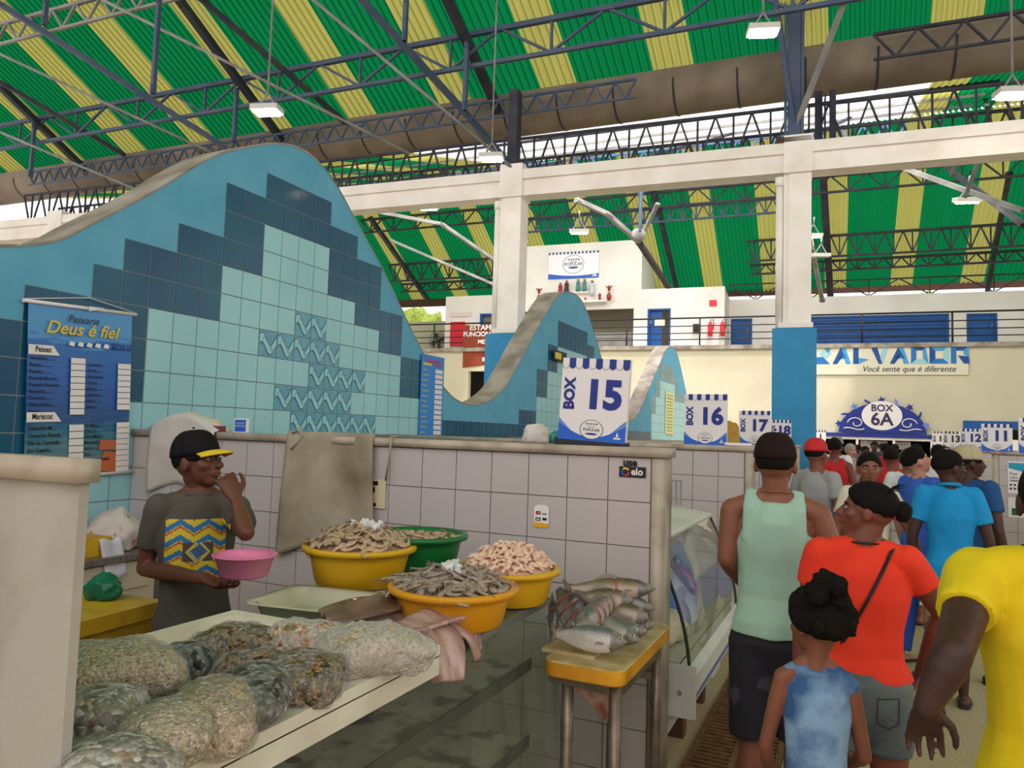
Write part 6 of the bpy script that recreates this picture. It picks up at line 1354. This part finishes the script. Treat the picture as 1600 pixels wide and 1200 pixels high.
    for s_ in (-1, 1):
        fy = stride*s_; hp_ = Vector((s_*.088*bd*hipw, 0, Z(.86))); kn = Vector((s_*.095*bd, fy*.55+.02, Z(.47))); an = Vector((s_*.09*bd, fy-.02, Z(.085)))
        tube(bm, [hp_, hp_.lerp(kn, .5), kn], [.090*bd*hipw, .078*bd, .054*bd]); tube(bm, [kn, kn.lerp(an, .32), an], [.052*bd, .054*bd, .035*bd])
        tube(bm, [an+Vector((0, -.03, -.045*k)), an+Vector((s_*.01, .06, -.052*k)), an+Vector((s_*.015, .15, -.06*k))], [(.034*k, .03*k), (.042*k, .026*k), (.040*k, .018*k)], side=(1, 0, 0)); feet.append((hp_, kn, an))
    body = fuse('body', bm, skin, r, vox, 2)
    # eyes
    for s_ in (-1, 1):
        bm = NB(); ell(bm, (s_*.030, .0775, .113), (.0135, .009, .0058), M=HM, seg=12, rg=8); e = obj('eye', bm, M_EYEW, r, smooth=True)
        bm = NB(); ell(bm, (s_*.030, .0855, .113), (.0058, .0035, .0052), M=HM, seg=10, rg=8); obj('pupil', bm, M_BLACK, e, smooth=True)
        bm = NB(); tube(bm, [(s_*.014, .088, .129), (s_*.032, .085, .133), (s_*.050, .070, .128)], [.003, .0038, .002], M=HM, n=6); obj('eyebrow', bm, M_HAIR, r, smooth=True)
    bm = NB(); tube(bm, [(-.019, .090, .055), (0, .101, .0565), (.019, .090, .055)], [.003, .0045, .003], M=HM, n=8); tube(bm, [(-.016, .089, .0465), (0, .099, .0455), (.016, .089, .0465)], [.003, .0055, .003], M=HM, n=8); obj('lips', bm, M_LIP, r, smooth=True)
    # hair
    hm = hairm or M_HAIR
    if hair in ('short', 'fade', 'grey', 'bun', 'afro', 'cap'):
        g_ = {'short': .006, 'fade': .003, 'grey': .005, 'bun': .012, 'afro': .03, 'cap': .004}[hair]; bm = NB()
        n_u, n_v = 32, 18
        def hf(u, v):
            th = 2*PI*u; fr = math.cos(th-PI/2)      # 1 in front
            lo = {'bun': -.30, 'afro': -.55}.get(hair, -.42); hi = .42
            ph0 = lo+(hi-lo)*max(0, fr)**1.3*(1 if hair != 'cap' else .5)+ (.12 if abs(math.cos(th)) > .9 else 0)
            ph = ph0+(PI/2-ph0)*v; g2 = g_*(1+ (.35*noise.noise(Vector((u*9, v*7, 2))) if hair == 'afro' else 0))
            sc_ = 1+ (g2/.08)*min(1, v*5+.15)
            return HM @ Vector((.0775*math.cos(th)*math.cos(ph)*sc_, -.013+.0975*math.sin(th)*math.cos(ph)*sc_, .128+.0935*math.sin(ph)*sc_))
        grid(bm, n_u, n_v, hf); o = obj('hair', bm, hm, r, smooth=True); sd_ = o.modifiers.new('s', 'SOLIDIFY'); sd_.thickness = .01; sd_.offset = -1
    if cap:
        cm, bmat_, _ = cap; bm = NB()
        grid(bm, 32, 12, lambda u, v: HM @ Vector((.086*math.cos(2*PI*u)*math.cos(v*PI/2), -.014+.107*math.sin(2*PI*u)*math.cos(v*PI/2), .135+.105*math.sin(v*PI/2)+.012*math.sin(PI*v))));
        c_ = obj('cap', bm, cm, r, smooth=True); c_.modifiers.new('s', 'SOLIDIFY').thickness = .004
        bm = NB()
        def bf(u, v):
            a = PI/2+(u-.5)*1.9; rr_ = 1+.72*v*(math.cos((u-.5)*2.1))**.7; x = .084*math.cos(a)*(1+.12*v); y = -.014+.105*math.sin(a)*rr_
            return HM @ Vector((x, y, .139-.018*v*v+.012*(1-(2*u-1)**2)-.0))
        grid(bm, 16, 8, bf); b2 = obj('cap_brim', bm, bmat_, c_, smooth=True); b2.modifiers.new('s', 'SOLIDIFY').thickness = .005
        bm = NB(); ell(bm, (0, -.014, .252), (.006, .006, .004), M=HM, seg=8, rg=6); obj('cap_button', bm, cm, c_, smooth=True)
    if hair == 'bun':
        bm = NB(); ell(bm, (.0, -.128, .128), (.042, .036, .044), M=HM)
        for v in bm.verts: v.co += Vector((noise.noise(v.co*30), noise.noise(v.co*30+Vector((5, 0, 0))), noise.noise(v.co*28)))*.006
        obj('hair_bun', bm, hm, r, smooth=True)
        bm = NB(); pipe(bm, [HM @ Vector((.033*math.cos(a), -.105-.004*math.sin(a*3), .128+.036*math.sin(a))) for a in [2*PI*q/16 for q in range(17)]], .006, 6); obj('hair_tie', bm, mat('pink_tie', srgb(190, 30, 110), .6), r)
        bm = NB(); 
        for q in range(40):
            a = random.uniform(-1, 1); p0 = HM @ Vector((.06*a, -.06, .18)); p1 = HM @ Vector((.05*a+random.uniform(-.02, .02), -.10-random.uniform(0, .03), .22+random.uniform(-.01, .02))); pipe(bm, [p0, (p0+p1)/2+Vector((0, 0, .01)), p1], .0006, 3)
        obj('loose_hair', bm, hm, r)
    if hair == 'afro':
        bm = NB(); random.seed(5)
        for q in range(34):
            a = random.uniform(0, 2*PI); ph = random.uniform(-.3, 1.5); rr_ = .092; c_ = Vector((rr_*math.cos(a)*math.cos(ph), -.03+rr_*math.sin(a)*math.cos(ph)*1.05, .135+.10*math.sin(ph)))
            if c_.y > .035 and c_.z < .18: continue
            ell(bm, c_, (.034,)*3, M=HM, seg=10, rg=8)
        for q in range(16):
            c_ = Vector((random.gauss(-.02, .04), random.gauss(-.06, .03), .235+random.uniform(-.02, .045))); ell(bm, c_, (.036,)*3, M=HM, seg=10, rg=8)
        ha = fuse('curly_hair', bm, hm, r, .008, 1); 
        for v in ha.data.vertices: q = v.co*55; v.co += v.normal*(.009*noise.noise(q)+.006*noise.noise(q*2.2))
    # shirt
    if top:
        bm = NB(); inf = .013*k; T_ = [t_ for t_ in tor if t_[0] > Z(hem)+.02]
        z0 = Z(hem); h0_ = [t_ for t_ in tor if t_[0] <= Z(hem)+.02][-1]; hr = 1.0
        rowsT = [(z0, max(h0_[1], T_[0][1])*1.0+.014, max(h0_[2], T_[0][2])+.012, T_[0][3])]+[(z, rx+inf, ry+inf, y) for z, rx, ry, y in T_]
        if shirt == 'tank': rowsT = [(z, (rx if z < Z(1.30) else rx*.80 if z < Z(1.40) else rx*.84), ry+(.016 if z > Z(1.35) else 0), y) for z, rx, ry, y in rowsT if z < Z(1.46)]+[(Z(1.462), .078*k, .078*k, -.012)]
        else: rowsT = [q for q in rowsT if q[0] < Z(1.47)]+[(Z(1.465), .076*k, .07*k, -.008)]
        tube(bm, [Vector((0, y, z))+off(z) for z, rx, ry, y in rowsT], [(rx, ry) for z, rx, ry, y in rowsT], side=(1, 0, 0), round0=False, round1=False, n=28)
        if shirt == 'tank':
            for s_ in (-1, 1): tube(bm, [Vector((s_*.10*bd, .075*bd, Z(1.30)))+top_off, Vector((s_*.095*bd, .04, Z(1.43)))+top_off, Vector((s_*.090*bd, -.02, Z(1.487)))+top_off, Vector((s_*.095*bd, -.075, Z(1.42)))+top_off, Vector((s_*.10*bd, -.09*bd, Z(1.30)))+top_off], [(.034, .02)]*5, side=(1, 0, 0))
        else:
            for (S_, el, ra), s_ in zip(sleeves, (-1, 1)):
                tube(bm, [Vector((s_*.03*k, -.008, Z(1.46)))+top_off, Vector((s_*.10*bd, -.01, Z(1.44)))+top_off, S_], [.05*bd, .058*bd, (.068 if shirt != 'sleeveless' else .056)*bd])
                if shirt != 'sleeveless':
                    e_ = S_.lerp(el, sleeve); tube(bm, [S_.lerp(el, -.08), S_.lerp(el, .25), e_], [.068*ra, .068*ra, .066*ra], round1=False)
        so_ = fuse({'tee': 't_shirt', 'polo': 'polo_shirt', 'tank': 'tank_top', 'sleeveless': 'sleeveless_shirt'}[shirt], bm, top, r, max(.007, vox*.9), 3, fold=.010*k, fs=8, seed=cx*.01)
        if shirt == 'polo':
            bm = NB(); pipe(bm, [Vector((.063*k*math.cos(a), -.012+.062*k*math.sin(a), Z(1.486)+.012*math.sin(a+PI)*1.0))+top_off for a in [2*PI*q/20 for q in range(21)]], .012*k, 8); obj('collar', bm, top, so_)
        else:
            bm = NB(); zz = 1.468 if shirt != 'tank' else 1.45
            if shirt == 'tee' and vox < .008 and hair != 'bun': pipe(bm, [Vector((.064*k*math.cos(a), -.010+.063*k*math.sin(a), Z(zz)+.012-.006*math.sin(a)))+top_off for a in [2*PI*q/20 for q in range(21)]], .007*k, 6); obj('neckband', bm, top, so_)
            else: bm.free()
    if bottom:
        bm = NB(); zt_ = Z(min(1.0, hem+.035)) if top else Z(1.0); tt = [t_ for t_ in tor if t_[0] < zt_-.01]
        tube(bm, [(0, y, z) for z, rx, ry, y in tt]+[(0, tt[-1][3], zt_)], [(rx+.010, ry+.010) for z, rx, ry, y in tt]+[(tt[-1][1]*.93, tt[-1][2]*.93)], side=(1, 0, 0), round1=False, n=24)
        for hp_, kn, an in feet:
            zt = Z(blen)
            if zt < kn.z: p_ = kn.lerp(an, (kn.z-zt)/(kn.z-an.z)); tube(bm, [hp_, hp_.lerp(kn, .5), kn, p_], [.104*bd*hipw, .096*bd, .082*bd, .085*bd if blu == 0 else .07], round1=False)
            else: p_ = hp_.lerp(kn, (hp_.z-zt)/(hp_.z-kn.z)); tube(bm, [hp_, hp_.lerp(p_, .5), p_], [.104*bd*hipw, .100*bd*hipw, .094*bd], round1=False)
        fuse('shorts' if blen > .3 else 'trousers', bm, bottom, r, max(.008, vox), 3, fold=.004, fs=11, seed=cx*.02)
    for s_, (hp_, kn, an) in zip((-1, 1), feet):
        bm = NB(); tube(bm, [an+Vector((0, -.04, -.072*k)), an+Vector((s_*.012, .06, -.072*k)), an+Vector((s_*.016, .16, -.072*k))], [(.036, .011), (.045, .011), (.042, .011)], side=(1, 0, 0)); obj('sandal', bm, shoe or M_BLACK, r, smooth=True)
    r['_hm'] = 0
    del r['_hm']
    return r, HM, MI, top_off, k
W_ = lambda x, y, D: atD(x, y, D)
cdn = mat('black_cap', (.010, .009, .010), .85, spec=.15); M_BRIM = mat('yellow_brim', srgb(214, 184, 40), .7)
# ---- vendor
M_GREYT = fab('charcoal_tee', (84, 80, 72), (70, 66, 58)); M_CAMO = mat('camo_cloth', srgb(70, 60, 50), .9, col2=srgb(24, 22, 20), scale=16, mixlo=.48, mixhi=.52)
vb = W_(305, 700, 2.92)
v, HMv, MIv, tov, kv = person('man in charcoal printed t-shirt and black cap with yellow brim holding a pink bowl', 316, 2.92, H=1.60, face=-40, head=8, hp=-8, skin=SK_D, build=.86, vox=.006, top=M_GREYT, hem=.84, bottom=M_CAMO, blen=.45, hair='cap', cap=(cdn, M_BRIM, 0), sleeve=.62, stride=.04,
    arms=dict(R=dict(el=W_(226, 888, 2.86), wr=W_(322, 905, 2.58), hd=Vector((.65, -.10, -.10)), pn=Vector((.1, .2, 1)), curl=.38, thumb=1, fat=.95), L=dict(el=W_(384, 832, 2.58), wr=W_(369, 780, 2.68), hd=Vector((-.55, -.02, .75)), pn=Vector((-.7, .6, -.3)), curl=.85, fat=.95)))
pc = W_(382, 884, 2.52)
r = thing('pink_bowl', 'pink plastic bowl held by the vendor', 'bowl', (pc.x, pc.y, pc.z-.035))
bm = NB(); lathe(bm, [(.001, 0), (.070, 0), (.078, .006), (.098, .068), (.107, .070), (.107, .076), (.098, .077), (.094, .068), (.074, .010), (.001, .008)], 48); obj('bowl_wall', bm, M_PT, r, smooth=True)
a_ = W_(357, 880, 2.50); b_ = W_(384, 896, 2.52)
bm = NB(); rod(bm, a_, (pc.x+.02, pc.y, pc.z-.015), .006, 8); tag(obj('knife_handle', bm, M_BLACK), 'black handle resting in the pink bowl', 'knife')
# shirt print: coloured zigzag square on the chest, laid on the cloth
def onshirt(root, MI, sheet_fn, nu, nv, name, ms, off=.004):
    tgt = [c for c in root.children if c.name.split('.')[0] in ('t_shirt', 'sleeveless_shirt', 'polo_shirt', 'tank_top')][0]
    me = tgt.data; bvh = BVHTree.FromPolygons([v_.co for v_ in me.vertices], [tuple(p.vertices) for p in me.polygons]); bm = NB(); V = []
    for i in range(nu+1):
        row = []
        for j in range(nv+1):
            o_, d_ = sheet_fn(i/nu, j/nv); h = bvh.ray_cast(o_, d_)
            row.append(bm.verts.new((h[0]-d_*off) if h[0] else o_+d_*.1))
        V.append(row)
    for i in range(nu):
        for j in range(nv):
            f_ = bm.faces.new((V[i][j], V[i+1][j], V[i+1][j+1], V[i][j+1])); f_.smooth = True; f_.material_index = ms[1](i/nu, j/nv)
    return obj(name, bm, ms[0], tgt)
M_P1 = mat('print_yellow', srgb(205, 180, 40), .7); M_P2 = mat('print_blue', srgb(36, 108, 160), .7); M_P3 = mat('print_red', srgb(176, 66, 36), .7)
def zig(u, v):
    if .28 < u < .78 and .30 < v < .62:
        return 1 if abs(u-.53)+abs(v-.46) < .16 and int((u+v)*40) % 2 else (0 if abs(abs(u-.53)+abs(v-.46)-.17) < .04 else 3)
    w = (v+.28*abs(((u*2.2) % 1)-.5)*(1)) % .25/.25
    return 0 if w < .42 else 2 if w < .55 else 0 if w < .62 else 1
onshirt(v, MIv, lambda u, w: (Vector((.115-.215*u, .6, kv*(1.135+.245*w))), Vector((0, -1, 0))), 48, 48, 'chest_print', ([M_P1, M_P2, M_P3, M_GREYT], zig))
# ---- man in mint tank top
M_MINT = fab('mint_jersey', (158, 192, 172), (146, 180, 160)); M_DKSH = mat('dark_board_shorts', srgb(30, 30, 38), .8, col2=srgb(62, 62, 72), scale=5, mixlo=.58, mixhi=.62, bump=.2, bscale=9)
tp, HMt, MIt, to_, kt = person('man in mint tank top, dark cap and dark shorts walking away, back to the camera', 1212, 3.05, H=1.66, face=95, head=88, skin=SK_M, vox=.007, build=.96, shirt='tank', top=M_MINT, hem=.905, bottom=M_DKSH, blen=.475, hair='cap', cap=(mat('dark_brown_cap', srgb(30, 20, 17), .85, col2=srgb(42, 29, 25), scale=300, spec=.15), mat('dark_brown_cap', (0, 0, 0)), 0), stride=.05,
    arms=dict(L=dict(el=W_(1136, 873, 3.05), wr=W_(1165, 915, 3.28), hd=(.2, .9, -.3), fat=1.05), R=dict(el=(.26, -.03, 1.15), wr=(.22, .15, .95), hd=(-.1, .8, -.5))))
bm = NB(); pipe(bm, [Vector((.062*math.cos(a), -.012+.062*math.sin(a), kt*1.488+.012*math.sin(a)*-1)) for a in [2*PI*q/24 for q in range(25)]], .0025, 5); obj('neck_chain', bm, mat('thin_chain', srgb(150, 130, 90), .3, metal=1), tp)
# ---- woman in orange
M_ORG = fab('coral_orange_jersey', (236, 62, 30), (220, 50, 24)); M_JEAN = mat('grey_blue_denim', srgb(104, 112, 108), .85, col2=srgb(66, 76, 82), scale=5, bump=.3, bscale=120)
w_, HMw, MIw, tow, kw = person('woman in bright orange t-shirt and denim shorts with black cross strap, face turned left', 1350, 2.60, H=1.52, face=92, head=176, hp=-6, hs=.93, skin=SK_R, vox=.006, build=.92, top=M_ORG, hem=.965, bottom=M_JEAN, blen=.69, hair='bun', hipw=1.04, waist=.95, female=True, sleeve=.42, stride=.03,
    arms=dict(R=dict(el=W_(1474, 960, 2.55), wr=W_(1440, 1050, 2.62), hd=(-.5, .5, -.8), fat=1.05), L=dict(el=(-.22, .04, 1.14), wr=(-.24, .02, .96), hd=(-.3, .3, -.8))))
def strap(u, t): return None
tg_ = [c for c in w_.children if c.name.startswith('t_shirt')][0]; me = tg_.data; bvh = BVHTree.FromPolygons([q.co for q in me.vertices], [tuple(p.vertices) for p in me.polygons])
pa = MIw @ W_(1394, 858, 2.5); pb_ = MIw @ W_(1316, 1006, 2.5); pts = []
for i in range(25):
    q = pa.lerp(pb_, i/24); h = bvh.ray_cast(Vector((q.x, -.7, q.z)), Vector((0, 1, 0)))
    if h[0]: pts.append(h[0]-Vector((0, .004, 0)))
bm = NB(); rings(bm, [[p+Vector((.009, 0, .006)), p+Vector((.009, -.003, .006)), p+Vector((-.009, -.003, -.006)), p+Vector((-.009, 0, -.006))] for p in pts], smooth=False); tag(obj('bag_strap', bm, mat('black_strap', srgb(30, 18, 20), .7), loc=w_.location, rot=w_.rotation_euler), 'black bag strap crossing the back of the orange t-shirt', 'strap')
bm = NB(); pipe(bm, [Vector((.060*kw*math.cos(a), -.012+.058*kw*math.sin(a), kw*1.478-.006*math.sin(a))) for a in [2*PI*q/24 for q in range(25)]], .004, 6); obj('black_neckband', bm, M_BLACK, w_)
# shorts details
for s_ in (-1, 1):
    onsh = [c for c in w_.children if c.name.startswith('shorts')][0]; b2 = BVHTree.FromPolygons([q.co for q in onsh.data.vertices], [tuple(p.vertices) for p in onsh.data.polygons])
    out = [(s_*.035, .92), (s_*.10, .925), (s_*.10, .83), (s_*.068, .805), (s_*.035, .83), (s_*.035, .92)]; pts = []
    for (x0, z0), (x1, z1) in zip(out, out[1:]):
        for q in range(6):
            x_, z_ = x0+(x1-x0)*q/6, (z0+(z1-z0)*q/6)*kw; h = b2.ray_cast(Vector((x_, -.7, z_)), Vector((0, 1, 0)))
            if h[0]: pts.append(h[0]-Vector((0, .001, 0)))
    bm = NB(); pipe(bm, pts+[pts[0]], .0022, 5); obj('pocket_seam', bm, mat('dark_seam', srgb(48, 56, 62), .8), onsh)
# ---- child
M_WASH = mat('washed_denim', srgb(128, 160, 190), .85, col2=srgb(50, 88, 134), scale=8, mixlo=.42, mixhi=.6, bump=.2, bscale=150, detail=8)
c_, HMc, MIc, toc, kc = person('child with curly black hair in sleeveless acid-wash denim outfit, seen from behind', 1276, 2.02, H=1.24, face=95, head=135, skin=SK_M, vox=.006, hs=.98, build=.64, shirt='sleeveless', top=M_WASH, hem=.90, bottom=M_WASH, blen=.62, hair='afro', stride=.02,
    arms=dict(L=dict(el=(-.175, .02, 1.14), wr=(-.16, .14, .98), hd=(.1, .6, -.5)), R=dict(el=(.17, .05, 1.14), wr=(.14, .2, 1.05), hd=(-.3, .6, .2))))
# ---- man in yellow
M_YEL = fab('yellow_polo', (226, 200, 14), (214, 184, 8)); M_PLUM = fab('grey_plum_shorts', (96, 80, 84))
y_, HMy, MIy, toy, ky = person('large man in yellow polo shirt cut off by the right edge of the photo', 1652, 1.74, H=1.63, face=88, head=88, skin=SK_DD, vox=.0055, build=1.0, shirt='polo', top=M_YEL, hem=.90, bottom=M_PLUM, blen=.45, hair='short', belly=.1, sleeve=.50, stride=.03,
    arms=dict(L=dict(el=W_(1490, 1020, 1.60), wr=W_(1447, 1105, 1.60), hd=Vector((.0, .62, -.78)), pn=Vector((.1, -.78, -.62)), curl=.35, fat=1.02), R=dict(el=(.28, -.03, 1.12), wr=(.27, .05, .88), hd=(0, .2, -1))))
# ---- middle distance
M_CREAM = fab('cream_tee', (214, 208, 184)); M_TURQ = fab('turquoise_polo', (14, 144, 200), (10, 132, 190)); M_NAVB = fab('navy_blue_tee', (26, 74, 128)); M_ROYAL = fab('royal_blue_tee', (58, 104, 205)); M_RED = fab('red_sleeveless', (196, 34, 38)); M_WTE = fab('white_tee', (222, 222, 222)); M_GTE = fab('grey_tee', (158, 158, 158)); M_KHA = fab('khaki_shorts', (150, 124, 92)); M_BLJ = fab('blue_jeans', (40, 84, 170)); M_PLAID = mat('floral_shorts', srgb(150, 120, 90), .8, col2=srgb(60, 50, 40), scale=14, mixlo=.55, mixhi=.58)
person('woman in cream t-shirt with hair pulled back walking toward the camera', 1358, 5.0, H=1.585, face=-82, head=-84, skin=SK_M, vox=.010, top=M_CREAM, bottom=M_BLACK, blen=.35, hair='short', arms=dict(L=dict(el=(-.28, .0, 1.16), wr=(-.32, .06, .92), hd=(-.1, .2, -1))))
t_, HMq, _, _, kq = person('man in turquoise polo shirt and glasses, back to the camera, head turned right', 1483, 4.75, H=1.62, face=88, head=28, skin=SK_DD, vox=.009, shirt='polo', top=M_TURQ, hem=.86, bottom=M_PLAID, blen=.50, hair='short', sleeve=.6)
bm = NB()
for s_ in (-1, 1):
    pipe(bm, [HMq @ Vector((s_*.032+.022*math.cos(a), .096, .112+.016*math.sin(a))) for a in [2*PI*q/14 for q in range(15)]], .002, 5); pipe(bm, [HMq @ Vector((s_*.054, .094, .115)), HMq @ Vector((s_*.08, .04, .118)), HMq @ Vector((s_*.083, -.01, .112))], .002, 5)
obj('glasses', bm, M_BLACK, t_)
capb = mat('beige_cap', srgb(176, 164, 130), .8)
person('man in navy blue t-shirt and beige cap in profile behind the turquoise polo', 1514, 5.3, H=1.64, face=50, head=15, skin=SK_DD, vox=.010, build=.92, top=M_NAVB, bottom=M_KHA, hair='cap', cap=(capb, capb, 0))
person('man in royal blue t-shirt with shaved head looking down to the right', 1438, 5.7, H=1.64, face=40, head=20, hp=-18, skin=SK_L, vox=.010, top=M_ROYAL, bottom=M_BLJ, blen=.10, hair='fade', hem=.82)
person('bald man in white printed t-shirt mostly hidden behind the royal blue t-shirt', 1419, 6.9, H=1.62, face=75, skin=SK_M, vox=.012, top=M_WTE, bottom=M_WTE, blen=.2, hair=None)
rp, HMr, MIr, _, kr = person('man in red sleeveless shirt with pale print on the back', 1393, 7.6, H=1.62, face=88, head=80, skin=SK_R, vox=.012, build=.95, shirt='sleeveless', top=M_RED, bottom=M_RED, blen=.52, hair='fade', belly=.0)
onshirt(rp, MIr, lambda u, w: (Vector((-.085+.17*u, -.7, kr*(1.20+.14*w))), Vector((0, 1, 0))), 14, 12, 'back_print', ([mat('pale_print', srgb(228, 196, 176), .7), mat('orange_back_print', srgb(214, 120, 60), .7), M_RED], lambda u, w: 2 if (abs(u-.5)*2)**4+(abs(w-.5)*2)**4 > .8+.2*math.sin(40*u) else (1 if .5 < w < .7 and .25 < u < .75 else 0)), off=.006)
person('man in red tank top seen from behind beside the blue column', 1304, 8.3, H=1.70, face=85, head=80, skin=SK_R, vox=.012, shirt='tank', top=M_RED, bottom=M_BLJ, hair='fade')
person('person in grey t-shirt partly hidden by the mint tank top man', 1276, 5.9, H=1.66, face=60, head=60, skin=SK_M, vox=.012, top=M_GTE, bottom=M_BLJ, hair='cap', cap=(mat('red_cap', srgb(190, 30, 40), .7), mat('red_cap', (1, 0, 0)), 0))
person('man in white t-shirt and grey cap beyond the red tank top', 1307, 10.5, H=1.72, face=80, head=110, skin=SK_R, vox=.014, top=M_WTE, bottom=M_KHA, hair='cap', cap=(mat('grey_cap', srgb(130, 130, 135), .8), mat('grey_cap', (1, 1, 1)), 0))
person('grey-haired older man in patterned shirt facing the camera', 1329, 11.3, H=1.64, face=-70, head=-60, skin=SK_L, vox=.012, top=mat('checked_shirt', srgb(170, 150, 140), .8, col2=srgb(110, 90, 84), scale=30), bottom=M_KHA, hair='grey', hairm=M_HAIRG)
person('person in grey t-shirt with dark shoulder strap beyond the red shirt', 1431, 10.0, H=1.66, face=85, skin=SK_DD, vox=.014, top=M_GTE, bottom=M_BLACK, hair='short')
person('person in white t-shirt between the royal blue and turquoise shirts', 1466, 9.0, H=1.66, face=80, skin=SK_DD, vox=.014, top=M_WTE, bottom=M_BLJ, hair='short')
for i, (x_, D_, h_, f_, m_, lab) in enumerate(((1384, 13, 1.66, 85, M_RED, 'distant person in red just left of the printed red shirt'), (1398, 16, 1.66, 100, M_GREYT, 'distant person in dark shirt right above the printed red shirt'), (1352, 14, 1.60, -80, M_BLACK, 'distant dark-clothed person above the cream t-shirt woman'), (1366, 17, 1.70, -100, M_BLACK, 'distant dark-clothed person in front of the shop doorway'), (1378, 20, 1.66, -70, M_GREYT, 'farthest dark-shirted person at the shop doorway'), (1341, 19, 1.62, 90, M_GREYT, 'distant dark-haired person near the left shop post'))):
    person(lab, x_, D_, H=h_, face=f_, skin=SK_DD, vox=.018, top=m_, bottom=M_BLACK, blen=.2, hair='short')
